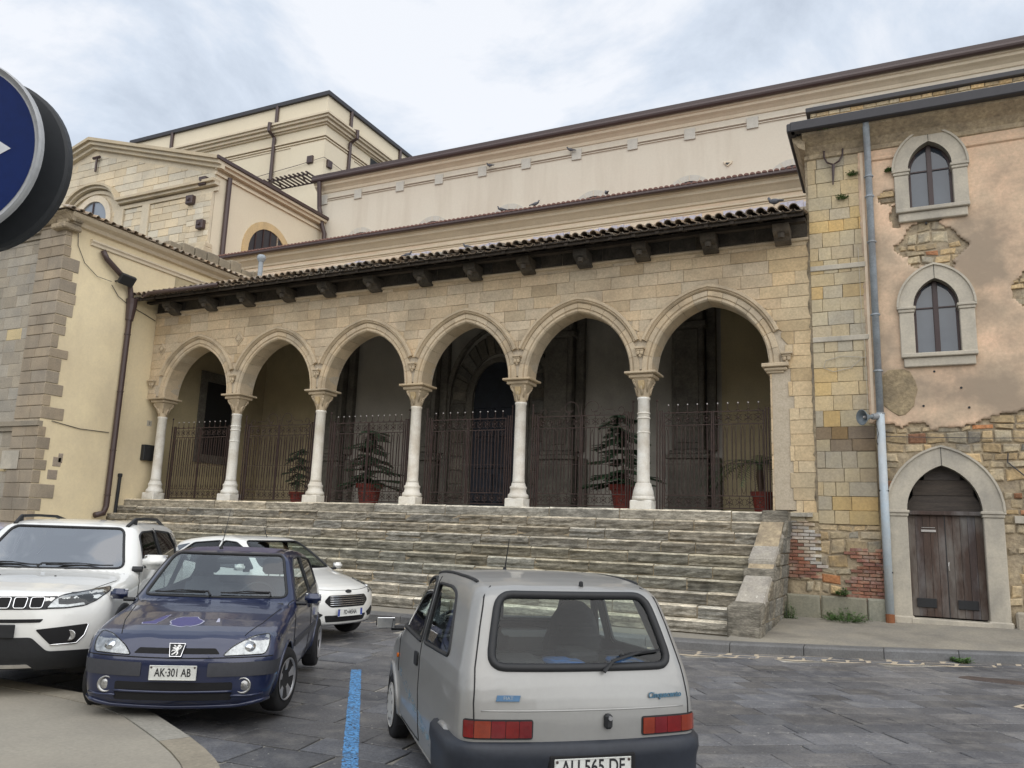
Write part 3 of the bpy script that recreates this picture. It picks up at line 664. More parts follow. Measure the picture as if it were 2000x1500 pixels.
# ---------------------------------------------------------------- porch interior (church side wall, portal, pilasters)
# ================================================================ IRON GATES
def gate(i, label, scroll=False, leaves=2):
    xa = XS[i] + (.235 if i else .30); xb = XS[i + 1] - (.23 if i < 5 else .235)
    g = empty('iron_gate', ((xa + xb) / 2, .10, ZP), label, 'gate', 'iron gates closing the arcade bays')
    W_ = xb - xa; hw = W_ / 2; zt = 1.98
    for s in (-1, 1):
        post = MB()
        for q_ in (0, .055, .11): post.tube([(s * (hw - .02 - q_), .02 * (q_ > .05), 0), (s * (hw - .02 - q_), .02 * (q_ > .05), zt + .06)], .017, 4)
        post.tube([(s * (hw - .02), 0, zt + .06), (s * (hw - .02), 0, zt + .26)], .010, 5); post.lathe([(.004, -.028), (.024, -.014), (.024, .014), (.004, .028)], (s * (hw - .02), 0, zt + .27), 6)
        post.build('post', MT['iron'], g)
    for lf in range(leaves):
        a = -hw + .155 + lf * (2 * hw - .31) / leaves + .006; b = -hw + .155 + (lf + 1) * (2 * hw - .31) / leaves - .006
        fr = MB(); r = .013
        for x in (a + .012, b - .012): fr.tube([(x, 0, .06), (x, 0, zt)], .015, 4)
        for z in (.06, .30, 1.72, zt): fr.tube([(a, 0, z), (b, 0, z)], r, 4)
        fr.tube([(a, 0, .93), (b, 0, .93)], .008, 4)
        lo_ = fr.build('gate_leaf', MT['iron'], g)
        bars = MB(); nb = max(4, round((b - a - .04) / .085)); sp = (b - a - .04) / nb
        for k in range(nb + 1): bars.tube([(a + .02 + k * sp, 0, .30), (a + .02 + k * sp, 0, 1.72)], .009, 4)
        for k in range(0, nb, 2):      # elongated loops between the bars
            x = a + .02 + (k + .5) * sp; w = sp * .30
            for s in (-1, 1):
                bars.tube([(x, 0, 1.68), (x + s * w * .8, 0, 1.60), (x + s * w, 0, 1.5), (x + s * w, 0, .95)], .0065, 3, cap=False)
                bars.tube([(x + s * w, 0, .90), (x + s * w, 0, .66), (x + s * w * 1.5, 0, .60), (x + s * w * 1.5, 0, .46), (x + s * w * .8, 0, .38), (x, 0, .34)], .005, 3, cap=False)
        bars.build('upright_bars', MT['iron'], lo_, kind='stuff')
        fz = MB()
        for z0_, z1_ in ((.06, .30), (1.72, zt)):
            n_ = max(3, round((b - a) / .21)); sp2 = (b - a - .03) / n_
            for k in range(n_):
                xm = a + .015 + (k + .5) * sp2; zm = (z0_ + z1_) / 2; h2 = (z1_ - z0_) / 2
                for th in (0, 60, 120): 
                    c_, s_2 = math.cos(math.radians(th + 30)), math.sin(math.radians(th + 30)); fz.tube([(xm - c_ * sp2 * .5, 0, zm - s_2 * h2), (xm + c_ * sp2 * .5, 0, zm + s_2 * h2)], .007, 3, cap=False)
                fz.tube([(xm + sp2 * .33 * math.cos(q_ * math.pi / 4), 0, zm + h2 * .62 * math.sin(q_ * math.pi / 4)) for q_ in range(8)], .006, 3, closed=True)
                fz.lathe([(.004, -.02), (.022, -.012), (.022, .012), (.004, .02)], (xm, 0, zm), 6, ax='y')
        fz.build('frieze', MT['iron'], lo_, kind='stuff')
        if not scroll:
            fn = MB(); bl_ = MB(); nf = max(3, round((b - a) / .185)); sp3 = (b - a) / nf
            for k in range(nf):
                x = a + (k + .5) * sp3
                fn.tube([(x, 0, zt), (x, 0, zt + .15)], .007, 4)
                for s in (-1, 1): fn.tube([(x + s * .045, 0, zt), (x + s * .02, 0, zt + .03), (x, 0, zt + .05)], .005, 3, cap=False)
                bl_.lathe([(.003, -.017), (.014, -.010), (.017, 0), (.014, .010), (.003, .017)], (x, 0, zt + .165), 7)
            fn.build('spikes', MT['iron'], lo_, kind='stuff'); bl_.build('finial_balls', MT['ball'], lo_, kind='stuff')
    if scroll:
        sc = MB()
        def spiral(cx, cz, r, a0, turns, s=1, n=22):
            return [(cx + s * r * (1 - .72 * k / n) * math.cos(a0 + turns * 2 * math.pi * k / n), 0, cz + r * (1 - .72 * k / n) * math.sin(a0 + turns * 2 * math.pi * k / n)) for k in range(n + 1)]
        for s in (-1, 1):
            sc.tube([(s * .06, 0, zt + .02)] + spiral(s * .27, zt + .16, .19, math.pi, -.95, s), .009, 4)
            sc.tube([(s * .44, 0, zt + .20), (s * .50, 0, zt + .10), (s * .56, 0, zt + .12), (s * .72, 0, zt + .12), (s * .76, 0, zt + .06)], .008, 4)
            sc.tube(spiral(s * .88, zt + .10, .105, -math.pi / 2, .95, s), .008, 4)
            sc.tube(spiral(s * 1.03, zt + .03, .07, -math.pi / 2, -.8, s), .007, 4)
            sc.tube(spiral(s * .34, zt + .07, .09, 0, -.9, s), .008, 4)
        for x in (-hw + .04, hw - .04, 0): sc.tube([(x, 0, zt), (x, 0, zt + .30)], [.012, .003], 4)
        sc.build('scrollwork', MT['iron'], g)
    return g
gate(0, 'leftmost iron gate, with knobbed spikes, between the yellow wall and the second column')
gate(1, 'iron gate with small scrolls on top, second bay from the yellow wall', scroll=True)
gate(2, 'knobbed iron gate in front of the bushy potted conifer, third bay', leaves=2)
gate(3, 'knobbed iron gate in front of the dark church portal, fourth bay')
gate(4, 'iron gate with big curled scrolls on top and potted conifer behind its right leaf', scroll=True)
gate(5, 'rightmost iron gate, with knobbed spikes, in front of the potted palm')
# ================================================================ CHURCH (aisle + nave behind the porch)
def wallsheet(mb, P, pts, t=None, d=0):
    mb.add([P(u, v, d) for u, v in pts], [tuple(range(len(pts)))], t)
def arc(cx, cz, r, a0=0, a1=math.pi, n=14, k=1.0): return [(cx + r * math.cos(a0 + (a1 - a0) * i / n), cz + k * r * math.sin(a0 + (a1 - a0) * i / n)) for i in range(n + 1)]
def ring2(P, inner, outer, d0, d1):     # moulded band between two matched polylines, raised from d0 to d1
    n = len(inner); V = []; F = []
    for i in range(n): V += [P(*inner[i], d0), P(*inner[i], d1), P(*outer[i], d1), P(*outer[i], d0)]
    for i in range(n - 1):
        for k in range(3): F.append((i * 4 + k, i * 4 + k + 1, (i + 1) * 4 + k + 1, (i + 1) * 4 + k))
    F.append((0, 1, 2, 3)); F.append(tuple(4 * (n - 1) + k for k in (3, 2, 1, 0)))
    return V, F
ch = wroot('church_nave', (-4, 7, 0), 'long cream church side with low aisle wall and taller nave wall behind the arcade', 'church')
YA, YN = 4.4, 10.2
XL, XR = -16.3, 12.0
a = MB(); wallsheet(a, wall_y(YA), [(XL, 8.5), (4.7, 8.5), (4.7, 11.0), (XL, 11.0)]); a.build('aisle_wall', MT['peach'], ch)
a = MB(); a.box(-13.2, 4.7, YA - .02, YA + .3, 2.0, 9.4); a.build('porch_wall', MT['interior'], ch)
Pa = wall_y(YA)
a = MB(); a.sweep([(0, 10.42), (.05, 10.44), (.07, 10.50), (.20, 10.60), (.28, 10.64), (.30, 10.72), (.36, 10.74), (.36, 10.80), (0, 10.80)], (XL, YA, 0), (4.62, YA, 0), (0, -1, 0)); a.build('aisle_cornice', MT['cornice'], ch)
a = MB(); a.sweep([(0, 10.26), (.05, 10.27), (.05, 10.30), (.02, 10.33), (0, 10.33)], (XL, YA, 0), (4.62, YA, 0), (0, -1, 0)); a.sweep([(0, 10.20), (.025, 10.21), (.025, 10.23), (0, 10.24)], (XL, YA, 0), (4.62, YA, 0), (0, -1, 0)); a.build('string_course', MT['cornice'], ch)
# aisle roof with its scalloped edge of small red tiles
ra = (12.55 - 10.84) / (YN - YA + .42)
a = MB(); y0 = YA - .42; a.add([(XL, y0, 10.80), (4.62, y0, 10.80), (4.62, YN, 12.5), (XL, YN, 12.5), (XL, y0, 10.86), (4.62, y0, 10.86), (4.62, YN, 12.56), (XL, YN, 12.56)],
    [(0, 3, 2, 1), (4, 5, 6, 7), (0, 1, 5, 4), (1, 2, 6, 5), (2, 3, 7, 6), (3, 0, 4, 7)]); a.build('aisle_roof', MT['redtile'], ch)
a = MB(); a.tube([(XL, y0 - .05, 10.80), (4.62, y0 - .05, 10.80)], .052, 8); a.build('gutter', MT['gutter'], ch)
V0 = []; F0 = []
for y, r in ((-.06, .068), (.36, .06)):
    for k in range(6): an = math.pi * k / 5; V0.append((r * math.cos(an), y, r * math.sin(an) * .8))
for k in range(5): F0.append((k, k + 1, 6 + k + 1, 6 + k))
F0.append(tuple(range(6)))
me = None
for k in range(140):
    x = XL + .1 + k * .1495; o = mk('small_roof_tile', V0, F0, MT['redtile'], ch, tint=rt(.2, .1), me=me)
    if me is None: me = o.data
    o.location = Vector((x, y0, 10.885)) - Vector(ch.location); o.rotation_euler = (ra * .9, 0, 0)
# lilac grey sheets on the wall just above the porch tiles
for xa, xb in ((-5.9, -4.5), (-3.6, -2.25), (-1.75, -.45), (.35, 1.55), (2.1, 3.25), (3.55, 4.5), (-8.0, -6.9), (-10.2, -9.3)):
    a = MB(); n = int((xb - xa) / .2) + 1
    for k in range(n):
        u = xa + (xb - xa) * k / n; w = (xb - xa) / n
        V, F = block([(u, 9.2), (u + w - .01, 9.2), (u + w - .01, 10.16 + random.uniform(-.05, .02)), (u, 10.16 + random.uniform(-.05, .02))], Pa, .03, .006, -.01); a.add(V, F)
    a.build('flashing_sheet', MT['lilac'], ch)
# nave wall
Pn = wall_y(YN)
a = MB(); wallsheet(a, Pn, [(-16.55, 8), (XR, 8), (XR, 16.4), (-16.55, 16.4)]); a.add([(-16.55, YN, 8), (-16.55, 16, 8), (-16.55, 16, 16.4), (-16.55, YN, 16.4)], [(0, 1, 2, 3)]); a.build('nave_wall', MT['pink_cream'], ch)
a = MB(); a.sweep([(0, 15.92), (.04, 15.94), (.06, 16.0), (.07, 16.04), (.16, 16.12), (.26, 16.18), (.28, 16.26), (.34, 16.28), (.34, 16.36), (0, 16.36)], (-16.6, YN, 0), (XR, YN, 0), (0, -1, 0)); a.build('nave_cornice', MT['cornice'], ch)
a = MB(); a.sweep([(0, 15.56), (.05, 15.57), (.05, 15.60), (0, 15.62)], (-16.1, YN, 0), (XR, YN, 0), (0, -1, 0)); a.sweep([(0, 15.66), (.04, 15.67), (.04, 15.69), (0, 15.70)], (-16.1, YN, 0), (XR, YN, 0), (0, -1, 0)); a.build('string_course', MT['pink_cream'], ch)
MT['ledge_brown'] = flat('dark_brown_ledge', (.30, .22, .17), .9)
a = MB(); a.sweep([(0, 15.615), (.052, 15.62), (.052, 15.632), (0, 15.635)], (-16.1, YN, 0), (XR, YN, 0), (0, -1, 0)); a.build('ledge_strip', MT['ledge_brown'], ch)  # thin dark brown strip along the moulding
a = MB(); a.tube([(-16.6, YN - .42, 16.42), (XR, YN - .42, 16.42)], .10, 10); a.box(-16.6, XR, YN - .34, YN - .05, 16.36, 16.42)
a.build('nave_gutter', MT['gutter'], ch, smooth=False)
a = MB(); a.add([(-16.65, YN - .42, 16.52), (XR, YN - .42, 16.52), (XR, YN + 6, 18.0), (-16.65, YN + 6, 18.0), (-16.65, YN - .42, 16.66), (XR, YN - .42, 16.66), (XR, YN + 6, 18.1), (-16.65, YN + 6, 18.1)],
    [(0, 3, 2, 1), (4, 5, 6, 7), (0, 1, 5, 4), (1, 2, 6, 5), (2, 3, 7, 6), (3, 0, 4, 7)]); a.build('nave_roof', MT['gutter'], ch)
for x in [-16.2, -14.39, -12.24, -10.36, -8.36, -6.45, -4.36, -2.18, -.09, 2.06, 4.2]:
    a = MB(); V, F = block([(x - .19, 15.42), (x + .19, 15.42), (x + .19, 15.83), (x - .19, 15.83)], Pn, .058, .004, -.02, .01); a.add(V, F); a.build('blocked_putlog_hole', MT['patch_grey'], ch)
for x in (-14.14, -10.58, -7.12, -3.66, -.12, 3.3):
    a = MB(); inn = arc(x, 13.18, .68); out = arc(x, 13.18, .90); V, F = ring2(Pn, inn, out, -.02, .04); a.add(V, F); o = a.build('lunette_window', MT['patch_grey'], ch)
    a = MB(); a.add([Pn(u, v, .012) for u, v in inn], [tuple(range(len(inn)))]); a.build('pane', MT['zinc'], o)
    for an in (.5, 1.1, 1.57, 2.0, 2.6):
        a = MB(); a.tube([Pn(x + .7 * math.cos(an), 13.18 + .7 * math.sin(an), .045), Pn(x + .89 * math.cos(an), 13.18 + .89 * math.sin(an), .045)], .008, 4); a.build('joint', MT['cornice'], o)
a = MB(); V, F = block([(1.08, 14.30), (1.20, 14.18), (1.34, 14.28), (1.36, 14.36), (1.06, 14.37)], Pn, .05, .01, -.02, 0); a.add(V, F); a.build('hole_surround', MT['cornice'], ch)
a = MB(); V, F = block([(1.13, 14.27), (1.2, 14.23), (1.29, 14.30), (1.15, 14.32)], Pn, .056, .002, -.02, 0); a.add(V, F); a.build('hole', MT['black'], ch)
# cable and pipes where nave meets transept
a = MB(); a.tube([(-16.2, YN - .45, 16.3), (-16.25, YN - .25, 15.2), (-16.05, YN - .2, 14.3), (-15.95, YN - .15, 14.0), (-15.95, YN - .15, 12.6)], .10, 8); a.build('downpipe', MT['gutter'], ch)
# porch interior: portal, pilasters, wall panels
Pi = lambda u, v, d: (u, YA - .02 - d, v)
a = MB(); pts = [(-5.15, ZP), (-5.15, 5.3)] + arc(-4.35, 5.3, .80, math.pi, 0, 12, 1.55) + [(-3.55, ZP)]
a.add([Pi(u, v, .02) for u, v in pts], [tuple(range(len(pts)))]); po = a.build('portal_door', MT['old_door'], ch)
for k in range(2):
    for z0_, z1_ in ((2.4, 3.2), (3.35, 4.1), (4.25, 5.1)):
        a = MB(); u = -5.03 + k * .76; a.bbox(u, u + .60, YA - .09, YA - .03, z0_, z1_, .02); a.build('door_panel', MT['old_door'], po)
for r0, r1, d in ((.82, 1.0, .10), (1.0, 1.55, .05), (1.55, 1.72, .14)):
    inn = [(-4.35 - r0, ZP)] + arc(-4.35, 5.3, r0, math.pi, 0, 16, 1.4) + [(-4.35 + r0, ZP)]; out = [(-4.35 - r1, ZP)] + arc(-4.35, 5.3, r1, math.pi, 0, 16, 1.28) + [(-4.35 + r1, ZP)]
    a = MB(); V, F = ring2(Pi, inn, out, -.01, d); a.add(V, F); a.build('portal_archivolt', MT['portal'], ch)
for k in range(15):      # carved voussoirs of the portal
    an = math.pi * (k + .5) / 15; V = []; a = MB()
    q = [(-4.35 + r * math.cos(an + da), 5.3 + r * 1.33 * math.sin(an + da)) for r, da in ((1.06, -.085), (1.5, -.075), (1.5, .075), (1.06, .085))]
    V, F = block(q, Pi, .10, .03, 0, .02); mk('carved_voussoir', V, F, MT['portal'], ch, tint=rt(.2))
for side in (-1, 1):
    for k in range(7):
        u0_ = -4.35 + side * 1.28 - .2; V, F = block([(u0_, 2.5 + k * .4), (u0_ + .4, 2.5 + k * .4), (u0_ + .4, 2.86 + k * .4), (u0_, 2.86 + k * .4)], Pi, .10, .03, 0, .01); mk('carved_panel', V, F, MT['portal'], ch, tint=rt(.2))
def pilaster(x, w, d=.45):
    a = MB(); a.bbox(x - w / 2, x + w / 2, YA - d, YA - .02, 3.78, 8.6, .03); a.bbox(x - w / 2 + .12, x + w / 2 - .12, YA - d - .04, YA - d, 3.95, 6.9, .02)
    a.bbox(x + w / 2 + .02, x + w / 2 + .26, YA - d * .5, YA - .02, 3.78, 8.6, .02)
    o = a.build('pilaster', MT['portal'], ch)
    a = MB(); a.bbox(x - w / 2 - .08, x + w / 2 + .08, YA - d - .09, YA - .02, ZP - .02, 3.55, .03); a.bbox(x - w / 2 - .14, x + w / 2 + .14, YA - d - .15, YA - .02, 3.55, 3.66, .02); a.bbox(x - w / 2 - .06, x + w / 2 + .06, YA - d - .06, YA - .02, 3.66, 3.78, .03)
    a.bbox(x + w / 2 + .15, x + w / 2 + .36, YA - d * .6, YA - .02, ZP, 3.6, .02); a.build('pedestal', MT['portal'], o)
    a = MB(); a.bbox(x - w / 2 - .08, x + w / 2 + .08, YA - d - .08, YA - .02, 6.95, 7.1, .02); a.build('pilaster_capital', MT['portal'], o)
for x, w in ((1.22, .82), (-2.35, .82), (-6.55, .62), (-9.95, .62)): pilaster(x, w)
a = MB(); wallsheet(a, Pi, [(2.0, ZP), (4.55, ZP), (4.55, 8.8), (2.0, 8.8)], d=.012); a.build('ochre_plaster_panel', MT['interior_yellow'], ch)
a = MB(); wallsheet(a, Pi, [(-9.6, ZP), (-7.0, ZP), (-7.0, 8.8), (-9.6, 8.8)], d=.012); a.build('ochre_plaster_panel', MT['interior'], ch)
a = MB(); wallsheet(a, Pi, [(-13.19, ZP), (-10.3, ZP), (-10.3, 8.8), (-13.19, 8.8)], d=.012); a.build('ochre_plaster_panel', MT['interior_yellow'], ch)
its = courses(-7.9 + 1.9, -5.9, 2.2, 4.6, Pi, hr=(.3, .4), wr=(.3, .6), h=.02, hj=.02, ta=.2)
for side in (-1, 1):
    its = courses(-6.2 if side < 0 else -2.75 + .0, -5.9 if side < 0 else -2.75, ZP, 4.4, Pi, hr=(.3, .4), wr=(.3, .5), h=.02, ta=.2, minw=.02)
# ================================================================ TRANSEPT
YT_ = 4.2; XTR = -16.3
tr = wroot('transept', (-20, 6, 0), 'pale stone gabled transept with arched window and a cream side wall, left of the nave', 'transept')
Pt = wall_y(YT_)
XG, ZG, ZE = -23.3, 16.55, 14.55
a = MB(); a.add([Pt(-30.3, 6, -.02), Pt(XTR, 6, -.02), Pt(XTR, ZE, -.02), Pt(XG, ZG, -.02), Pt(-30.3, ZE, -.02)], [(0, 1, 2, 3, 4)]); a.build('front_wall', MT['transept_stone'], tr)
wx0, wx1, wz1, wr_ = -23.75, -22.05, 13.3, .85     # window
def winskip(u, v): return (abs(u + 22.9) < 1.02 and v < 13.3) or math.hypot(u + 22.9, (v - 13.3)) < 1.12
top = lambda u: ZG - abs(u - XG) * (ZG - ZE) / 7.0 - .28
its = courses(-28, -16.95, 10.2, 13.55, Pt, hr=(.27, .36), wr=(.45, 1.0), gap=.015, h=.004, hj=.01, skip=winskip, ta=.13, tw=.06)
its += courses(-28, -16.35, 14.05, 16.4, Pt, hr=(.3, .38), wr=(.5, 1.1), gap=.012, h=.004, hj=.006, hi=top, ta=.09, tw=.04, skip=lambda u, v: math.hypot(u + 22.9, v - 13.3) < 1.5)
emit_blocks(its, 'stone', MT['transept_stone'], tr, 220)
for xa, xb in ((-21.55, -21.05), (-20.0, -19.6)):
    a = MB(); a.bbox(xa, xb, YT_ - .10, YT_, 10, 13.56, .02); a.build('pilaster_strip', MT['transept_stone'], tr)
a = MB(); a.box(-17.45, XTR + .0, YT_ - .12, YT_, 10.9, 13.55); o = a.build('corner_pilaster', MT['transept_stone'], tr)
its = courses(-17.45, XTR, 11.6, 13.5, wall_y(YT_ - .12), hr=(.2, .26), wr=(.35, .6), h=.01, hj=.015, ta=.15)
for k in its: mk('stone', k[0], k[1], MT['transept_stone'], o, tint=k[2])
for k, (dd, z0_, z1_) in enumerate(((.16, 11.35, 11.55), (.24, 11.15, 11.35), (.32, 10.9, 11.15), (.22, 10.3, 10.9))):
    a = MB(); a.bbox(-17.45 - dd * .6, XTR + dd * .4, YT_ - .12 - dd, YT_ + .1, z0_, z1_, .03, (.85, .83, .8)); a.build('pilaster_base', MT['transept_stone'], o)
# entablature with the arched bump over the window
def bump(z):
    pts = [(-16.1, z), (-21.3, z)]
    pts += [(-22.9 + 1.55 * math.cos(t_), z - .15 + 1.05 * math.sin(t_)) for t_ in [math.pi * (.12 + .76 * k / 12) for k in range(13)]]
    return pts + [(-24.5, z), (-28, z)]
for dz_, dd, hh in ((13.86, .34, .10), (13.76, .22, .10), (13.56, .07, .14)):
    p_ = bump(dz_); q_ = [(u, v + hh) for u, v in p_]
    a = MB(); V, F = ring2(Pt, p_, q_, -.02, dd); a.add(V, F, (.86, .83, .78) if dd > .3 else (1, 1, 1)); a.build('entablature', MT['transept_stone'], tr)
for dz_, dd, hh in ((.0, .42, .13), (-.13, .30, .13), (-.27, .14, .14)):
    p_ = [(XTR + .35, ZE + .10 + dz_), (XG, ZG + .22 + dz_), (-30.5, ZE + .12 + dz_)]; q_ = [(u, v + hh) for u, v in p_]
    a = MB(); V, F = ring2(Pt, p_, q_, -.02, dd); a.add(V, F, (.8, .77, .72) if dd > .4 else (1, 1, 1)); a.build('raking_cornice', MT['transept_stone'], tr)
inn = [(wx0, 10.5), (wx0, wz1)] + arc(-22.9, wz1, wr_, math.pi, 0, 14) + [(wx1, 10.5)]
out = [(wx0 - .26, 10.5), (wx0 - .26, wz1)] + arc(-22.9, wz1, wr_ + .26, math.pi, 0, 14) + [(wx1 + .26, 10.5)]
a = MB(); V, F = ring2(Pt, inn, out, -.02, .08); a.add(V, F, (1.12, 1.12, 1.15)); wo_ = a.build('window_surround', MT['transept_stone'], tr)
MT['skyglass'] = M('sky_reflecting_glass', (.19, .22, .26), (.24, .27, .31), ns=.7, bump=0, fine=0, tint=False, rough=.12, spec=1.0, metal=.0)
a = MB(); a.add([Pt(u, v, .012) for u, v in inn], [tuple(range(len(inn)))]); a.build('pane', MT['skyglass'], wo_)
a = MB()
a.box(-22.97, -22.90, YT_ - .05, YT_ - .02, 10.5, 14.1); a.box(wx0, wx0 + .55, YT_ - .03, YT_ - .018, 10.5, 13.7); a.build('window_bar', MT['frame'], wo_)
for x, z in ((-16.72, 13.95), (-17.28, 13.30), (-16.62, 12.25)):
    a = MB(); a.bbox(x - .17, x + .17, YT_ - .30, YT_ - .05, z - .17, z + .17, .02); a.bbox(x - .05, x + .05, YT_ - .36, YT_ - .3, z - .05, z + .05, .01); a.build('tie_plate', MT['gutter'], tr)
a = MB(); a.tube([Pt(-23.0, 16.05, .12), Pt(-23.0, 15.45, .12)], .05, 6); a.tube([Pt(-23.2, 16.05, .14), Pt(-22.8, 16.05, .14)], .06, 6); a.build('tie_iron', MT['gutter'], tr)
# side wall
Ps = wall_x(XTR)
a = MB(); wallsheet(a, Ps, [(YT_ + .02, 8), (YN + .3, 8), (YN + .3, 14.6), (YT_ + .02, 14.6)]); a.build('side_wall', MT['cream_plaster'], tr)
for z, dd, hh in ((14.55, .34, .10), (14.43, .22, .12), (14.22, .08, .10)):
    a = MB(); a.box(XTR - .02, XTR + dd, YT_ - .1, YN + .2, z, z + hh); a.build('side_cornice', MT['cornice'], tr)
a = MB(); a.box(XTR + .30, XTR + .42, YT_ - .4, YN + .2, 14.66, 14.78); a.build('gutter', MT['gutter'], tr)
inn = [(6.05, 11.0)] + arc(7.15, 12.0, 1.10, math.pi, 0, 16, 1.0) + [(8.25, 11.0)]; out = [(5.75, 11.0)] + arc(7.15, 12.0, 1.40, math.pi, 0, 16, 1.0) + [(8.55, 11.0)]
a = MB(); V, F = ring2(Ps, inn, out, -.02, .05); a.add(V, F, (1.15, 1.05, .9)); lu = a.build('lunette_surround', MT['yellow_stone'], tr)
a = MB(); a.add([Ps(u, v, -.0 + .01) for u, v in inn], [tuple(range(len(inn)))]); a.build('pane', MT['zinc'], lu)
for y in (6.4, 6.8, 7.2, 7.6, 8.0):
    a = MB(); a.box(XTR + .015, XTR + .05, y - .025, y + .025, 11.0, 12 + math.sqrt(max(0, 1.21 - (y - 7.15) ** 2))); a.build('glazing_bar', MT['frame'] if y != 7.6 else MT['coppo'], lu)
a = MB(); a.tube([(XTR + .10, 4.75, 14.3), (XTR + .10, 4.75, 10.6)], .10, 8); a.build('downpipe', MT['gutter'], tr)
# ================================================================ TOWER BLOCK
tw = wroot('crossing_block', (-25, 16, 0), 'tall square cream block with dark metal roof edge rising behind the transept', 'church tower')
YW, XW = 12.6, -18.5
a = MB(); a.add([(-32.3, YW, 12), (XW, YW, 12), (XW, YW, 22.45), (-32.3, YW, 22.45), (XW, 26, 12), (XW, 26, 22.45), (-32.3, 26, 22.45)], [(0, 1, 2, 3), (1, 4, 5, 2), (3, 2, 5, 6)]); a.build('walls', MT['cream_plaster'], tw)
def wrap(z, dd, hh, mat, nm, x0=-32.3):
    a = MB(); a.box(x0 - dd, XW + dd, YW - dd, YW, z, z + hh); a.box(XW, XW + dd, YW - .0, 26, z, z + hh); a.build(nm, mat, tw)
wrap(22.45, .14, .20, MT['zinc'], 'roof_edge')
wrap(21.25, .46, .10, MT['cornice'], 'cornice'); wrap(21.13, .36, .12, MT['cornice'], 'cornice'); wrap(20.98, .22, .15, MT['cornice'], 'cornice'); wrap(20.90, .10, .08, MT['cornice'], 'cornice')
wrap(20.28, .12, .06, MT['cornice'], 'string_course'); wrap(20.16, .07, .06, MT['cornice'], 'string_course'); wrap(20.04, .04, .05, MT['cornice'], 'string_course')
a = MB(); a.box(XW - 2.1, XW + .04, YW - .04, YW, 12, 20.04); a.box(XW, XW + .04, YW, YW + 2.3, 12, 20.04); a.build('corner_pier', MT['cream_plaster'], tw)
for x, z0_ in ((-21.67, 17.9), (-29.1, 17.9)):
    a = MB(); a.tube([(x, YW - .08, 22.5), (x, YW - .08, 21.5), (x, YW - .54, 21.32), (x, YW - .54, 20.95), (x, YW - .12, 20.75), (x, YW - .12, z0_)], .095, 8); a.build('downpipe', MT['gutter'], tw)
for y in (14.4, 18.9):
    a = MB(); a.tube([(XW + .08, y, 22.5), (XW + .08, y, 21.5), (XW + .54, y, 21.32), (XW + .54, y, 20.95), (XW + .12, y, 20.75), (XW + .12, y, 17)], .095, 8); a.build('downpipe', MT['gutter'], tw)
a = MB(); a.box(XW - .3, XW + .01, 16.3, 17.6, 20.1, 20.85); a.build('niche', MT['black'], tw)
a = MB(); a.box(XW - .02, XW + .05, 17.5, 17.62, 20.08, 20.88); a.box(XW - .02, XW + .05, 16.3, 17.62, 20.05, 20.1); a.build('niche_reveal', MT['cornice'], tw)
for P_, u, z in ((wall_y(YW), -19.25, 19.15), (wall_x(XW), 12.95, 18.95)):
    a = MB(); V, F = block([(u - .17, z - .19), (u + .17, z - .19), (u + .17, z + .19), (u - .17, z + .19)], P_, .16, .02, 0, 0); a.add(V, F); a.build('tie_plate', MT['gutter'], tw)
a = MB(); a.tube([(-23, YW - .15, 18.75), (-20, YW - .15, 18.95), (XW + .15, YW - .15, 19.10), (XW + .15, 17, 18.9)], .015, 4); a.build('cable', MT['gutter'], tw)
# slatted metal walkway
wk = wroot('metal_walkway', (-20, 11.8, 17.7), 'dark slatted metal walkway bracketed on the wall at the foot of the cream block', 'walkway')
a = MB(); a.box(-22.3, -18.55, 11.6, 11.66, 17.86, 17.92); a.box(-22.3, -18.55, 12.5, 12.56, 17.86, 17.92); fr_ = a.build('walkway_frame', MT['gutter'], wk, kind='stuff')
for k in range(15):
    x = -22.2 + k * .26; a = MB(); a.box(x, x + .09, 11.45, 12.58, 17.92, 17.97); a.build('slat', MT['gutter'], wk)
for x in (-21.9, -20.4, -18.9):
    a = MB(); a.tube([(x, 11.7, 17.86), (x, 12.55, 17.2)], .035, 4); a.build('bracket', MT['gutter'], wk)
# link wall between block and nave
a = MB(); a.add([(-21.9, 11.9, 12), (-16.5, 11.9, 12), (-16.5, 11.9, 17.5), (-21.9, 11.9, 17.5)], [(0, 1, 2, 3)]); a.build('link_wall', MT['cream_plaster'], tw)

# ================================================================ YELLOW BUILDING ON THE LEFT
yb = wroot('yellow_chapel_building', (-16, 0, 0), 'yellow plastered side building with grey stone corner left of the arcade', 'building')
XY, YC, ZY = -13.2, -3.3, 9.2
a = MB(); wallsheet(a, wall_x(XY), [(YC, 0), (YT_, 0), (YT_, 9.5), (YC, 9.5)]); a.build('side_wall', MT['yellow_plaster'], yb)
a = MB(); wallsheet(a, wall_x(XY), [(YB, ZP), (YA, ZP), (YA, 8.8), (YB, 8.8)], d=.012); a.build('porch_end_wall', MT['interior_yellow'], yb)
a = MB(); wallsheet(a, wall_y(YC + .06), [(-22, 0), (XY, 0), (XY, 9.5), (-22, 9.5)]); a.build('front_wall', MT['grey_stone'], yb)
PF_ = wall_y(YC + .06); PQ = wall_y(YC)
holes = lambda u, v: (abs(u + 15.6) < .08 and abs(v - 8.05) < .16)
def capt(u, v): pass
its = courses(-19.5, -14.22, .2, 3.68, PF_, hr=(.27, .36), wr=(.4, .75), gap=.012, h=.004, hj=.012, ta=.14, tw=.03)
its += courses(-19.5, -14.22, 3.92, 8.78, PF_, hr=(.25, .34), wr=(.4, .75), gap=.012, h=.004, hj=.012, skip=holes, ta=.13, tw=.03)
for q in its:
    if random.random() < .05: q[2] = (1.6, 1.45, 1.05)
emit_blocks(its, 'stone', MT['grey_stone'], yb, 200)
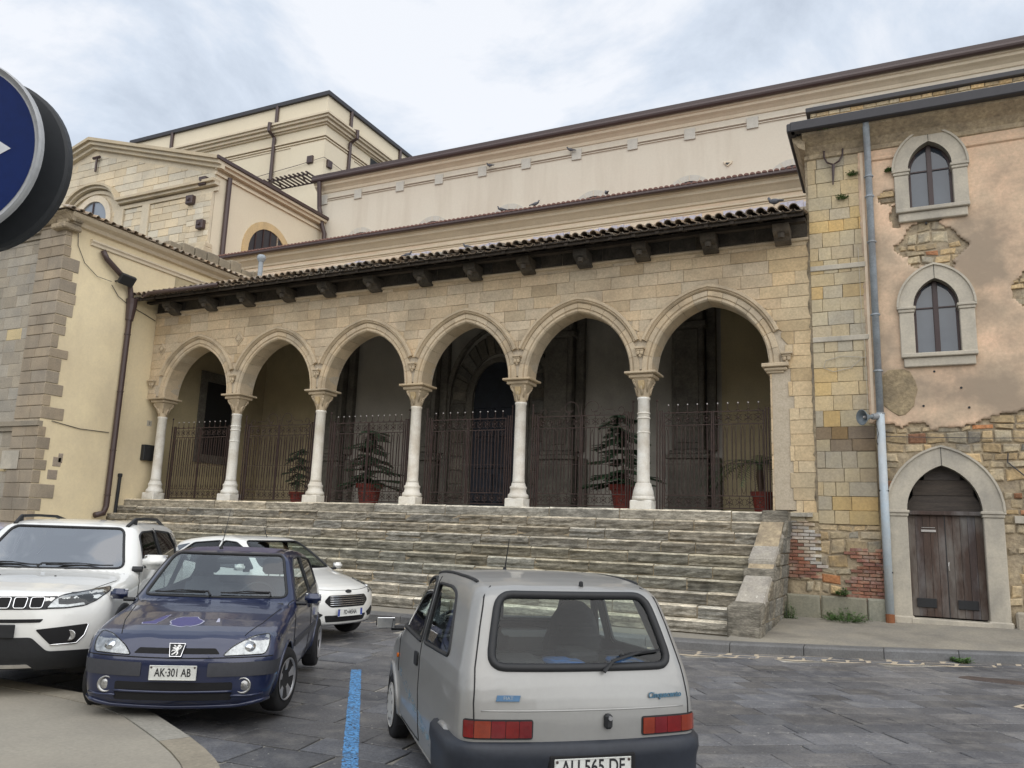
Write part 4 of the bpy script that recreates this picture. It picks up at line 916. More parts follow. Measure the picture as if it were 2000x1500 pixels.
for z0_, z1_, dd in ((8.80, 8.92, .06), (8.92, 9.05, .14), (3.68, 3.80, .07), (3.80, 3.92, .12)):
    x1_ = -14.2 if z0_ > 8 else XY + .02
    a = MB(); a.box(-21, x1_, YC + .06 - dd, YC + .08, z0_, z1_, (.8, .78, .75)); a.build('stone_cornice', MT['grey_stone'], yb)
# corner pilaster: alternately long and short quoins wrapping the corner
z = .2; k = 0
a = MB(); a.box(-14.2, XY - .01, YC + .012, YC + .1, 0, 9.1); a.build('corner_backing', MT['mortar'], yb)
while z < 9.05:
    h_ = random.uniform(.24, .36); h_ = min(h_, 9.1 - z)
    if 3.5 < z < 3.98: z = 3.98 if z > 3.6 else z; 
    w = random.choice((.14, .2, .3, .46, .58)) + random.uniform(0, .06); w2 = 1.0
    t = rt(.15, .03); t = (t[0] * .96, t[1] * .90, t[2] * .84)
    cut = random.uniform(.35, .65)
    m = MB(); g_ = .008; m.bbox(-14.2 + cut * 1.0, XY + .022, YC - .02, YC + w, z + g_, z + h_ - g_, .012, t); m.build('quoin', MT['grey_stone'], yb)
    m = MB(); t = rt(.15, .03); t = (t[0] * .96, t[1] * .90, t[2] * .84); m.bbox(-14.2, -14.2 + cut - g_, YC - .02, YC + .1, z + g_, z + h_ - g_, .01, t); m.build('quoin', MT['grey_stone'], yb)
    z += h_; k += 1
for yy, zz, ww in ((-2.70, 2.95, .22), (-2.78, 2.62, .26), (-2.62, 3.05, .12)):
    m = MB(); V, F = block([(yy - ww / 2, zz - .12), (yy + ww / 2, zz - .12), (yy + ww / 2, zz + .12), (yy - ww / 2, zz + .12)], wall_x(XY), .01, .01); m.add(V, F, (.9, .85, .85)); m.build('quoin', MT['grey_stone'], yb)
# slightly raised plaster panel edge and cornice of the side wall
a = MB(); a.sweep([(0, 8.72), (.05, 8.74), (.06, 8.80), (.10, 8.84), (.10, 8.88), (0, 8.9)], (XY, -2.6, 0), (XY, YT_, 0), (1, 0, 0)); a.sweep([(0, 9.08), (.10, 9.10), (.16, 9.18), (.30, 9.24), (.36, 9.30), (.36, 9.34), (0, 9.34)], (XY, YC - .1, 0), (XY, YT_, 0), (1, 0, 0)); a.build('eave_cornice', MT['cornice'], yb)
a = MB(); a.sweep([(0, 9.10), (.10, 9.12), (.2, 9.24), (.3, 9.30), (.3, 9.34), (0, 9.34)], (-22, YC + .02, 0), (XY + .3, YC + .02, 0), (0, -1, 0)); a.build('front_cornice', MT['rubble_mortar'], yb)
a = MB(); rx = .34; a.add([(XY + .42, YC - .36, 9.34), (XY + .42, YT_, 9.34), (-17.5, YT_, 10.6), (-17.5, 0, 10.6), (-22, 0, 10.6), (-22, YC - .36, 9.34)], [(0, 1, 2, 3), (0, 3, 4, 5)]); a.build('roof', MT['coppo'], yb)
for k in range(30):     # ragged tile edge along the side
    y = YC - .2 + k * .235; V = [(XY + .47 + random.uniform(-.03, .04), y + c_[0], 9.335 + abs(c_[2])) if j < 16 else (XY + .1, y + c_[0], 9.335 + .12 + abs(c_[2])) for j, c_ in enumerate(cv)]
    mk('roof_tile', V, cf, MT['coppo'], yb, tint=rt(.25, .05))
for k in range(26):
    x = -19.3 + k * .235; V = [(x + c_[0], YC - .40 + random.uniform(-.02, .02) if j < 16 else YC - .05, (9.36 if j < 16 else 9.47) + abs(c_[2])) for j, c_ in enumerate(cv)]
    mk('roof_tile', V, cf, MT['coppo'], yb, tint=rt(.25, .05))
a = MB(); a.bbox(-19.5, -13.62, YC - .50, YC - .34, 9.26, 9.40, .01); a.build('box_gutter', M('pale_grey_metal', (.46, .47, .50), (.40, .41, .43), tint=False, rough=.5, fine=.05, bump=0), yb)
a = MB(); a.bbox(-14.1, -13.6, YC - .1, YC + .3, 9.40, 9.60, .03); a.build('ridge_stone', MT['rubble_mortar'], yb)
a = MB(); 
for q in range(7): a.bbox(XY - .28 + random.uniform(-.1, .25), XY + .12 + random.uniform(0, .12), YC - .15 + random.uniform(-.1, .1), YC + .3, 8.9 + q * .08, 9.05 + q * .08, .03)
a.build('crumbled_corner', MT['rubble_mortar'], yb)
# parapet stones seen over the side eave
for k in range(8):
    y = .2 + k * .5; a = MB(); a.bbox(XY - .65, XY - .35, y, y + .47, 9.45, 9.95 + random.uniform(-.05, .12) + (.2 if k == 5 else 0), .03, (.75, .72, .66)); a.build('parapet_stone', MT['grey_stone'], yb)
a = MB(); a.bbox(XY - .1, XY + .25, 2.4, 3.6, 9.35, 9.55, .05); a.build('ridge_stone', MT['rubble_mortar'], yb)
# window inside the porch end wall
a = MB(); Px = wall_x(XY + .012); a.add([Px(u, v, .01) for u, v in ((1.85, 3.6), (2.95, 3.6), (2.95, 5.85), (1.85, 5.85))], [(0, 1, 2, 3)]); wo_ = a.build('porch_window', MT['black'], yb)
V, F = ring2(Px, [(1.85, 3.6), (1.85, 5.85), (2.95, 5.85), (2.95, 3.6), (1.85, 3.6)], [(1.6, 3.35), (1.6, 6.15), (3.2, 6.15), (3.2, 3.35), (1.6, 3.35)], 0, .05); a = MB(); a.add(V, F); a.build('window_surround', MT['portal'], wo_)
# plaques, marks
a = MB(); a.bbox(-14.42, -13.76, YC - .05, YC - .025, 2.72, 3.18, .006); plq = a.build('stone_plaque', MT['stone_trim'], yb)
a = MB(); V, F = block([(-15.68, 7.90), (-15.53, 7.90), (-15.53, 8.2), (-15.68, 8.2)], PF_, -.02, .002, -.2, 0); a.add(V, F); a.build('wall_slot', MT['black'], yb)
# ================================================================ OLD BUILDING ON THE RIGHT
pz = wroot('old_orange_building', (8, 0, 0), 'tall building with peeling orange plaster, stone corner and three pointed openings', 'building')
YP = -.30
def pointed(cx, zs, a, r, n=10):       # pointed arch outline from left spring to right spring
    c = r - a; am = math.acos(c / r)
    L_ = [(cx + c - r * math.cos(am * k / n), zs + r * math.sin(am * k / n)) for k in range(n + 1)]
    return L_ + [(2 * cx - x, z) for x, z in L_[::-1][1:]]
OPEN = [(6.73, 7.72, 8.50, .36, .528, .24, 'upper'), (6.69, 4.99, 5.86, .36, .528, .24, 'lower'), (6.62, .42, 2.22, .57, .818, .30, 'door')]
def inopen(u, v, g=0):
    for cx, z0_, zs, a_, r_, w_, nm in OPEN:
        if abs(u - cx) < a_ + g and z0_ - g < v < zs: return True
        c_ = r_ - a_
        if v >= zs and math.hypot(abs(u - cx) + c_, v - zs) < r_ + g: return True
    return False
from mathutils import noise as mn
def nz(u, v, s, o=0): return mn.fractal(Vector((u * s + o, v * s, o * 1.7)), 1.0, 2.0, 4)
def exposed(u, v):
    n_ = nz(u, v, 2.2, 3) * .22
    if v < 3.72 + n_ + (.12 if u > 7 else 0) and u > 5.5: return True
    if math.hypot((u - 6.70) / .58, (v - 7.02) / .50) + n_ * 1.6 < .93: return True
    if math.hypot((u - 6.03) / .20, (v - 8.02) / .17) + n_ < .9: return True
    if math.hypot((u - 6.12) / .12, (v - 7.62) / .26) + n_ < .9: return True
    if v > 9.0 and nz(u, v * 3, 1.6, 9) > .16: return True
    if math.hypot((u - 8.15) / .4, (v - 6.0) / .5) + n_ < .7: return True
    return False
def gridwall(P, u0, u1, v0, v1, st, keep, dfun, thick, mat, name, parent):
    nu, nv = int((u1 - u0) / st), int((v1 - v0) / st); V = []; F = []; idx = {}
    def vid(i, j):
        if (i, j) not in idx:
            u = u0 + i * st + random.uniform(-.3, .3) * st; v = v0 + j * st + random.uniform(-.3, .3) * st
            idx[i, j] = len(V); V.append(P(u, v, dfun(u, v)))
        return idx[i, j]
    K = [[keep(u0 + (i + .5) * st, v0 + (j + .5) * st) for j in range(nv)] for i in range(nu)]
    g = lambda i, j: 0 <= i < nu and 0 <= j < nv and K[i][j]
    back = {}
    def bid(i, j):
        if (i, j) not in back:
            back[i, j] = len(V); u = u0 + i * st; v = v0 + j * st; V.append(P(u, v, dfun(u, v) - thick))
        return back[i, j]
    for i in range(nu):
        for j in range(nv):
            if not K[i][j]: continue
            F.append((vid(i, j), vid(i + 1, j), vid(i + 1, j + 1), vid(i, j + 1)))
            for (a_, b_, ni, nj) in (((i, j), (i + 1, j), i, j - 1), ((i + 1, j), (i + 1, j + 1), i + 1, j), ((i + 1, j + 1), (i, j + 1), i, j + 1), ((i, j + 1), (i, j), i - 1, j)):
                if not g(ni, nj): F.append((vid(*a_), bid(*a_), bid(*b_), vid(*b_)))
    return mk(name, V, F, mat, parent, tint=(1, 1, 1), smooth=True)
PW = wall_y(YP)
gridwall(PW, 5.52, 13.0, .2, 9.36, .045, lambda u, v: not inopen(u, v, .06) and not exposed(u, v), lambda u, v: .012 + nz(u, v, .9, 5) * .012, .05, MT['orange_plaster'], 'plaster_coat', pz)
gridwall(PW, 4.02, 13.0, .0, 9.5, .09, lambda u, v: not inopen(u, v, .08) and (u > 4.6 or v < 2.13), lambda u, v: -.035 + nz(u, v, 3, 1) * .02 if u > 4.6 else -.035, .02, MT['rubble_mortar'], 'rubble_wall', pz)
a = MB(); a.add([(4.60, YP + .035, 0), (4.60, 12, 0), (4.60, 12, 9.5), (4.60, YP + .035, 9.5)], [(0, 1, 2, 3)]); a.build('side_wall', MT['rubble_mortar'], pz)
a = MB(); a.box(5.2, 8.3, .06, .1, 0, 9.5); a.build('inner_darkness', MT['black'], pz)
# big ashlar of the corner pilaster, yellow above, browner below
its = courses(4.60, 5.60, 1.95, 9.0, PW, hr=(.22, .31), wr=(.2, .55), gap=.007, h=.004, hj=.008, ta=.08, tw=.05, bev=.006)
for q in its:
    z = q[0][0][2]; f_ = 1
    if random.random() < .14: q[2] = (q[2][0] * 1.12, q[2][1] * .98, q[2][2] * .72)
    if random.random() < .30: q[2] = (q[2][0] * .92, q[2][1] * .95, q[2][2] * 1.04)
    if z < 3.9: q[2] = tuple(c_ * .84 for c_ in q[2])
    if 3.0 < z < 3.7 and random.random() < .6: q[2] = (q[2][0] * .55, q[2][1] * .5, q[2][2] * .5)
its += [q[:3] + [q[3] * 1] for q in courses(4.02, 4.60, 1.98, 2.15, PW, hr=(.16, .2), wr=(.3, .5), h=.004, ta=.1)]
emit_blocks(its, 'stone', MT['yellow_stone'], pz, 200)
a = MB(); a.box(5.56, 5.61, YP - .03, YP, 3.9, 9.0, (1.0, .9, .8)); a.build('pilaster_edge', MT['peach'], pz)
for zz in (5.32, 6.72):
    a = MB(); a.bbox(4.6, 5.58, YP - .035, YP, zz, zz + .10, .01, (.75, .75, .72)); a.build('string_course', MT['stone_trim'], pz)
# rubble stones where the plaster has fallen
P2 = wall_y(YP + .03)
def rub(u0, u1, v0, v1, keep, hr=(.10, .22), wr=(.12, .36), lim=300, ta=.25):
    its = courses(u0, u1, v0, v1, lambda u, v, d: P2(u + nz(u, v, 2.5, 7) * .05, v + nz(u, v, 2.5, 2) * .06, d), hr=hr, wr=wr, gap=.03, h=.012, hj=.028, ta=ta, tw=.09, bev=.02, skip=lambda u, v: not keep(u, v) or random.random() < .07)
    out = []
    for q in its:
        if random.random() < .12: q[2] = (q[2][0] * .62, q[2][1] * .66, q[2][2] * .75)
        if random.random() < .06: q[2] = (q[2][0] * 1.0, q[2][1] * .62, q[2][2] * .5)
        out.append(q)
    return out
def far_open(u, v): return not any(abs(u - cx) < a_ + w_ + .03 and z0_ - .2 < v < zs + r_ + w_ * .3 and (v < zs or math.hypot(abs(u - cx) + r_ - a_, v - zs) < r_ + w_ + .03) for cx, z0_, zs, a_, r_, w_, nm in OPEN)
its = rub(5.62, 8.6, .3, 9.4, lambda u, v: exposed(u, v) and far_open(u, v))
its += rub(4.6, 5.62, .72, 1.95, lambda u, v: not (5.1 < u and v < 1.5), hr=(.12, .26), wr=(.15, .38))
its += rub(4.05, 4.6, .72, 1.0, lambda u, v: True)
emit_blocks(its, 'rubble_stone', MT['rubble'], pz, 300)
# red brick repairs
def bricks(u0, u1, v0, v1, keep, white):
    mb = MB(); v = v0; r = 0; mw = MB()
    while v < v1:
        u = u0 - (.1 if r % 2 else 0)
        while u < u1:
            w_ = .205
            if keep(u + .1, v + .03):
                V, F = block([(u, v), (u + w_ - .012, v), (u + w_ - .012, v + .05), (u, v + .05)], P2, .03 + random.uniform(0, .012), .006, -.01, .003)
                (mw if white(u, v) else mb).add(V, F, rt(.25, .08))
            u += w_
        v += .062; r += 1
    if mw.V: mw.build('whitewashed_bricks', MT['whitebrick'], pz, kind='stuff')
    return mb
bricks(4.02, 4.62, .98, 1.98, lambda u, v: u < 4.55 + nz(u, v, 3) * .2, lambda u, v: nz(u, v, 1.6, 4) + (u - 4.22) * 1.3 + (.35 if v > 1.66 else 0) > .12).build('brick_patch', MT['brick'], pz, kind='stuff')
bricks(5.10, 5.64, .62, 1.52, lambda u, v: u > 5.14 + nz(u, v, 3) * .15 + max(0, (1.0 - v)) * -.1, lambda u, v: False).build('brick_patch', MT['brick'], pz, kind='stuff')
its = courses(4.0, 5.66, .12, .70, lambda u, v, d: (u, YP - .10 - d, v), hr=(.5, .56), wr=(.55, .9), gap=.015, h=.0, hj=.02, ta=.12, bev=.03)
for q in its: mk('plinth_stone', q[0], q[1], MT['grey_stone'], pz, tint=(q[2][0] * .8, q[2][1] * .85, q[2][2] * .8))
a = MB(); a.bbox(7.55, 8.6, YP - .12, YP, .1, .62, .03); a.build('plinth_stone', MT['grey_stone'], pz)
# worn cement patch under the lower window
pts = [(6.0 + .34 * math.cos(t_) * random.uniform(.85, 1.15), 4.35 + .42 * math.sin(t_) * random.uniform(.85, 1.15)) for t_ in [2 * math.pi * k / 16 for k in range(16)]]
V, F = block(pts, PW, .03, .01, 0); a = MB(); a.add(V, F, (.78, .76, .7)); a.build('cement_patch', MT['rubble_mortar'], pz)
# pointed windows and the door
def opening_trim(cx, z0_, zs, a_, r_, w_, nm):
    inn = pointed(cx, zs, a_, r_); out = pointed(cx, zs, a_ + w_, r_ + w_)
    m = MB(); V, F = ring2(PW, inn, out, -.02, .075); m.add(V, F)
    V, F = ring2(PW, inn, inn, -.24, .075); m.add(V, F)
    o_ = pointed(cx, zs, a_ + w_, r_ + w_); o2 = pointed(cx, zs, a_ + w_ + .035, r_ + w_ + .035); V, F = ring2(PW, o_, o2, -.02, .105); m.add(V, F, (.85, .85, .85))
    o = m.build('arch_surround', MT['stone_trim'], pz)
    for s in (-1, 1):
        xa = cx + s * a_; xb = cx + s * (a_ + w_); x0_, x1_ = min(xa, xb), max(xa, xb)
        m = MB(); m.bbox(x0_, x1_, YP - .06, YP + .22, z0_, zs - .10, .012)
        if nm == 'door': m.box(x0_ - .001, x1_ + .001, YP - .062, YP - .05, z0_ + 1.05, z0_ + 1.06, (.3, .3, .3)); m.bbox(x0_ - .03, x1_ + .03, YP - .09, YP + .2, z0_ - .25, z0_ + .02, .02, (.7, .7, .65))
        m.build('jamb', MT['stone_trim'], o)
        m = MB(); m.bbox(x0_ - .035, x1_ + .035, YP - .10, YP + .2, zs - .045, zs + .005, .01); m.bbox(x0_ - .015, x1_ + .015, YP - .08, YP + .2, zs - .10, zs - .045, .01); m.build('impost', MT['stone_trim'], o)
    m = MB(); m.tube([PW(cx, zs + math.sqrt(r_ ** 2 - (r_ - a_) ** 2) + .005, .077), PW(cx, zs + math.sqrt((r_ + w_) ** 2 - (r_ - a_) ** 2), .077)], .006, 4); m.build('keystone_joint', MT['black'], o)
    return inn, o
MT['winglass'] = M('window_reflecting_sky', (.05, .062, .080), (.075, .09, .11), ns=.8, bump=0, fine=0, tint=False, rough=.06, spec=.7)
for op in OPEN[:2]:
    inn, o = opening_trim(*op); cx, z0_, zs, a_, r_, w_, nm = op
    m = MB(); m.bbox(cx - a_ - w_ - .0, cx + a_ + w_ + .0, YP - .14, YP + .22, z0_ - .075, z0_, .012); m.bbox(cx - a_ - w_ + .04, cx + a_ + w_ - .04, YP - .085, YP + .1, z0_ - .24, z0_ - .075, .012); m.build('sill', MT['stone_trim'], o)
    Pg = lambda u, v, d: (u, YP + .13 - d, v)
    for s in (-1, 1):      # the two casements
        pts = [p for p in inn if (p[0] - cx) * s >= -1e-6]
        if s < 0: poly = [(cx, z0_), (cx - a_, z0_)] + pts
        else: poly = [(cx, z0_)] + pts + [(cx + a_, z0_)]
        cxp = sum(p[0] for p in poly) / len(poly); 
        m = MB(); m.tube([Pg(u + (-.022 if (u > cxp) else .022), v + (.02 if v < z0_ + .01 else -.008), 0) for u, v in poly], .032, 4, closed=True); co = m.build('casement', MT['frame'], o)
        m = MB(); m.box(min(cx, cx + s * a_) + .03, max(cx, cx + s * a_) - .03, YP + .118, YP + .128, zs - .012, zs + .012); m.build('glazing_bar', MT['frame'], co)
        m = MB(); m.add([Pg(u, v, -.012) for u, v in poly], [tuple(range(len(poly)))]); m.build('pane', MT['winglass'], co)
    m = MB(); m.box(cx - .035, cx + .035, YP + .085, YP + .13, z0_, zs + math.sqrt(r_ ** 2 - (r_ - a_) ** 2) - .02); m.build('meeting_stile', MT['frame'], o)
inn, o = opening_trim(*OPEN[2]); cx, z0_, zs, a_, r_, w_, nm = OPEN[2]
Pd = lambda u, v, d: (u, YP + .14 - d, v)
for k in range(10):
    u = cx - a_ + k * (2 * a_) / 10; V, F = block([(u + .002, z0_ + .02), (u + .112, z0_ + .02), (u + .112, zs - .07), (u + .002, zs - .07)], Pd, random.uniform(0, .006), .005, -.03, 0); mk('plank', V, F, MT['wood'], o, tint=rt(.12))
m = MB(); m.box(cx - .007, cx + .007, YP + .13, YP + .134, z0_, zs); m.build('door_gap', MT['black'], o)
m = MB(); m.bbox(cx - a_, cx + a_, YP + .06, YP + .16, zs - .07, zs + .0, .01, (.9, .9, .9)); m.build('transom', MT['wood'], o)
up_ = lambda u: zs + math.sqrt(max(0, r_ ** 2 - (abs(u - cx) + r_ - a_) ** 2)) + .01
MT['fanwood'] = M('grey_brown_boards', (.085, .072, .062), (.06, .052, .047), ns=3, vs=(.8, 1, 7), bump=.5, bs=20, fine=.25)
for k in range(3):
    pts = [(cx - a_ + .01 + (2 * a_ - .02) * j / 12, 0) for j in range(13)]; zA, zB = zs + k * .27, zs + (k + 1) * .27 - .006
    bot = [(u, zA) for u, _ in pts if up_(u) > zA + .01]; top_ = [(u, min(zB, up_(u))) for u, _ in bot]
    if len(bot) > 1: V, F = block(bot + top_[::-1], Pd, 0, .004, -.03, 0); mk('tympanum_board', V, F, MT['fanwood'], o, tint=rt(.1))
for xx in (cx - .34, cx + .28):
    m = MB(); m.bbox(xx - .15, xx + .15, YP + .11, YP + .135, z0_ + .17, z0_ + .32, .004); 
    m.build('vent_plate', MT['black'], o)
m = MB(); m.bbox(6.25, 6.48, YP + .118, YP + .134, 1.86, 1.90, .003); m.bbox(6.26, 6.47, YP + .122, YP + .134, 1.93, 1.94, .002); m.build('letter_slot', MT['ball'], o)
m = MB(); m.tube([(cx + .03, YP + .10, 1.36), (cx + .02, YP + .07, 1.30), (cx + .03, YP + .10, 1.22)], .01, 5); m.build('door_handle', MT['ball'], o)
m = MB(); m.bbox(cx - a_ - .02, cx + a_ + .02, YP - .10, YP + .2, z0_ - .10, z0_ - .005, .012); m.build('threshold', MT['stone_trim'], o)
# eave, gutter and brick parapet
a = MB(); a.sweep([(0, 9.0), (.04, 9.02), (.05, 9.10), (.12, 9.18), (.16, 9.22), (.30, 9.30), (.42, 9.36), (.44, 9.42), (0, 9.42)], (4.56, YP, 0), (13, YP, 0), (0, -1, 0))
a.sweep([(0, 9.10), (.12, 9.18), (.22, 9.32), (.24, 9.42), (0, 9.42)], (4.60, YP - .3, 0), (4.60, 2.2, 0), (-1, 0, 0)); a.build('eave_cornice', MT['rubble_mortar'], pz)
a = MB(); a.sweep([(0, 8.78), (.035, 8.80), (.045, 8.83), (.02, 8.86), (0, 8.87)], (5.75, YP - .01, 0), (6.15, YP - .01, 0), (0, -1, 0)); a.sweep([(0, 8.78), (.035, 8.80), (.045, 8.83), (.02, 8.86), (0, 8.87)], (7.25, YP - .01, 0), (13, YP - .01, 0), (0, -1, 0)); a.build('string_course', MT['orange_plaster'], pz)
a = MB(); a.bbox(4.36, 13, YP - .58, YP - .40, 9.40, 9.60, .02); a.bbox(4.30, 4.46, YP - .57, 2.2, 9.40, 9.58, .02); a.build('gutter', MT['zinc'], pz)
a = MB(); a.box(4.40, 13, YP - .42, .5, 9.56, 9.60); a.build('eave_slab', MT['white'], pz)
a = MB(); a.add([(4.5, YP - .35, 9.602), (13, YP - .35, 9.602), (13, .2, 9.98), (4.5, .2, 9.98)], [(0, 1, 2, 3)]); a.add([(4.5, YP - .35, 9.602), (4.5, .2, 9.98), (4.5, .2, 9.6)], [(0, 1, 2)]); a.build('lime_flashing', MT['white'] if False else MT['cornice'], pz)
mb = MB(); its = courses(4.66, 12.5, 9.93, 10.26, wall_y(.2), hr=(.058, .064), wr=(.18, .24), gap=.014, h=.01, hj=.02, ta=.3, tw=.1)
for q in its: mb.add(q[0], q[1], q[2])
mb.build('parapet_bricks', MT['rubble'], pz, kind='stuff')
a = MB(); a.box(4.66, 13, .205, .6, 9.6, 10.26); a.build('parapet_wall', MT['rubble_mortar'], pz)
a = MB(); a.bbox(4.58, 13, .10, .75, 10.26, 10.36, .01); a.build('zinc_cap', MT['zinc'], pz)
# rainwater pipe: rusty zinc above, pale blue below, with collars
px_ = 5.70
a = MB(); a.tube([(px_, YP - .42, 9.42), (px_, YP - .30, 9.25), (px_, YP - .11, 9.0), (px_, YP - .11, 3.85)], .062, 12); o = a.build('rainwater_pipe', MT['pipe_grey'], pz, smooth=True)
a = MB(); a.tube([(px_ + .0, YP - .12, 3.92), (px_ + .0, YP - .13, .42)], .072, 12); a.build('lower_pipe', M('pale_blue_painted_pipe', (.42, .50, .56), (.47, .51, .53), ns=3, bump=.05, fine=.08, stain=(.33, .30, .26), ss=(3, 3, 1), sa=.5, tint=False, rough=.45), o, smooth=True)
a = MB(); a.tube([(px_, YP - .13, .45), (px_, YP - .15, .28)], .075, 12); a.build('rusted_end', flat('rust', (.20, .075, .03), .9), o)
for zz in (8.45, 8.05, 7.15, 5.75, 4.7, 3.92, 2.55, 1.15):
    a = MB(); a.lathe([(.066, zz - .02), (.082, zz - .012), (.082, zz + .012), (.066, zz + .02)], (px_, YP - .11, 0), 12); a.box(px_ - .012, px_ + .012, YP - .06, YP, zz - .01, zz + .01); a.build('pipe_collar', MT['pipe_grey'] if zz > 3.9 else MT['zinc'], o)
# forked iron wall tie
a = MB(); a.tube([(4.93, YP - .06, 9.12), (4.93, YP - .06, 9.00), (4.98, YP - .07, 8.88), (5.09, YP - .07, 8.82), (5.20, YP - .07, 8.88), (5.26, YP - .06, 9.00), (5.27, YP - .06, 9.14)], .018, 6)
a.tube([(5.09, YP - .07, 8.82), (5.08, YP - .07, 8.62), (5.07, YP - .05, 8.42)], [.034, .026, .012], 6); a.lathe([(.012, -.02), (.034, -.01), (.034, .01), (.012, .02)], (4.93, YP - .06, 9.14), 8, ax='y'); a.lathe([(.012, -.02), (.034, -.01), (.034, .01), (.012, .02)], (5.27, YP - .06, 9.15), 8, ax='y'); a.build('forked_tie', MT['gutter'], pz)
# cables, plate, holes
a = MB(); a.tube([(5.46, YP - .03, 7.1), (5.47, YP - .03, 5.6), (5.50, YP - .03, 5.2), (5.50, YP - .04, 3.9)], .006, 4); a.tube([(5.50, YP - .04, 4.98), (5.1, YP - .04, 5.03), (4.82, YP - .04, 4.96), (4.78, YP - .04, 4.82), (4.95, YP - .04, 4.74), (5.25, YP - .04, 4.80), (5.45, YP - .04, 4.98)], .007, 4); a.build('cable', MT['stone_trim'], pz)
a = MB(); a.tube([(5.76, YP - .04, 3.52), (6.2, YP - .04, 3.50), (7.3, YP - .05, 3.46), (8.6, YP - .05, 3.44)], .008, 4); a.tube([(7.62, YP - .04, 3.2), (7.6, YP - .05, 3.05), (7.75, YP - .06, 2.9), (7.9, YP - .05, 2.75), (8.2, YP - .04, 2.65)], .011, 5); a.build('cable', MT['zinc'], pz)
a = MB(); a.bbox(7.64, 7.86, YP - .055, YP - .03, 2.04, 2.16, .004); pl_ = a.build('house_number_plate', MT['stone_trim'], pz)
for x, z in ((6.62, 7.43), (6.60, 4.66), (7.0, 4.35), (7.1, 4.0), (6.4, 4.05)):
    a = MB(); a.lathe([(.02, -.03), (.022, .014)], (x, YP - .0, z), 8, ax='y'); a.build('hole', MT['black'], pz)

# houses on the near side of the street, behind the viewer (seen only in reflections)
for x0_, x1_, y_, h_, mt_, lb in ((-24, -6, -31, 8.5, 'yellow_plaster', 'ochre two storey house across the street behind the viewer'), (-5.5, 8, -29, 7.2, 'cream_plaster', 'cream two storey house across the street behind the viewer'), (8.5, 26, -30, 9.0, 'peach', 'peach coloured house across the street behind the viewer')):
    hs = wroot('house', ((x0_ + x1_) / 2, y_, 0), lb, 'house')
    m = MB(); m.box(x0_, x1_, y_ - 9, y_, 0, h_); m.build('wall', MT[mt_], hs)
    m = MB(); m.add([(x0_ - .3, y_ + .4, h_), (x1_ + .3, y_ + .4, h_), (x1_ + .3, y_ - 4.5, h_ + 1.8), (x0_ - .3, y_ - 4.5, h_ + 1.8), (x1_ + .3, y_ - 9.4, h_), (x0_ - .3, y_ - 9.4, h_)], [(0, 1, 2, 3), (3, 2, 4, 5)]); m.build('roof', MT['redtile'], hs)
    u = x0_ + 1.6
    while u < x1_ - 1.5:
        for z in (1.2, 4.6):
            m = MB(); m.box(u, u + 1.0, y_, y_ + .05, z, z + 1.7); f_ = m.build('window', MT['frame'], hs); m = MB(); m.box(u + .08, u + .92, y_ + .05, y_ + .06, z + .08, z + 1.62); m.build('pane', MT['winglass'], f_)
        u += 2.6
# ================================================================ CARS
def sdf_poly(px, pz_, poly):
    """signed distance of points to a closed 2-D polygon (negative inside)"""
    d = np.full(px.shape, 1e9); s = np.ones(px.shape); n = len(poly)
    for i in range(n):
        ax, az = poly[i]; bx, bz = poly[i - 1]; ex, ez = bx - ax, bz - az; wx, wz = px - ax, pz_ - az
        t = np.clip((wx * ex + wz * ez) / (ex * ex + ez * ez + 1e-12), 0, 1); qx, qz = wx - ex * t, wz - ez * t
        d = np.minimum(d, qx * qx + qz * qz)
        c1 = pz_ >= az; c2 = pz_ < bz; c3 = ex * wz > ez * wx
        s = np.where((c1 & c2 & c3) | (~c1 & ~c2 & ~c3), -s, s)
    return s * np.sqrt(d)
def chaikin(p, n=2, closed=True):
    for _ in range(n):
        q = []
        m = len(p)
        for i in range(m if closed else m - 1):
            a, b = p[i], p[(i + 1) % m]; q += [(a[0] * .75 + b[0] * .25, a[1] * .75 + b[1] * .25), (a[0] * .25 + b[0] * .75, a[1] * .25 + b[1] * .75)]
        if not closed: q = [p[0]] + q + [p[-1]]
        p = q
    return p
def rpoly(p, r=.03, n=4):      # rounded polygon corners
    out = []; m = len(p)
    for i in range(m):
        a, b, c = Vector(p[i - 1]), Vector(p[i]), Vector(p[(i + 1) % m]); rr = min(r, (a - b).length * .45, (c - b).length * .45)
        p0 = b + (a - b).normalized() * rr; p1 = b + (c - b).normalized() * rr
        for k in range(n + 1):
            t = k / n; q = p0 * (1 - t) ** 2 + b * 2 * t * (1 - t) + p1 * t * t; out.append((q.x, q.y))
    return out
def inpoly(X, Y, poly):
    r = np.zeros(X.shape, bool); j = len(poly) - 1
    for i in range(len(poly)):
        xi, yi = poly[i]; xj, yj = poly[j]
        r ^= ((yi > Y) != (yj > Y)) & (X < (xj - xi) * (Y - yi) / (yj - yi + 1e-15) + xi); j = i
    return r
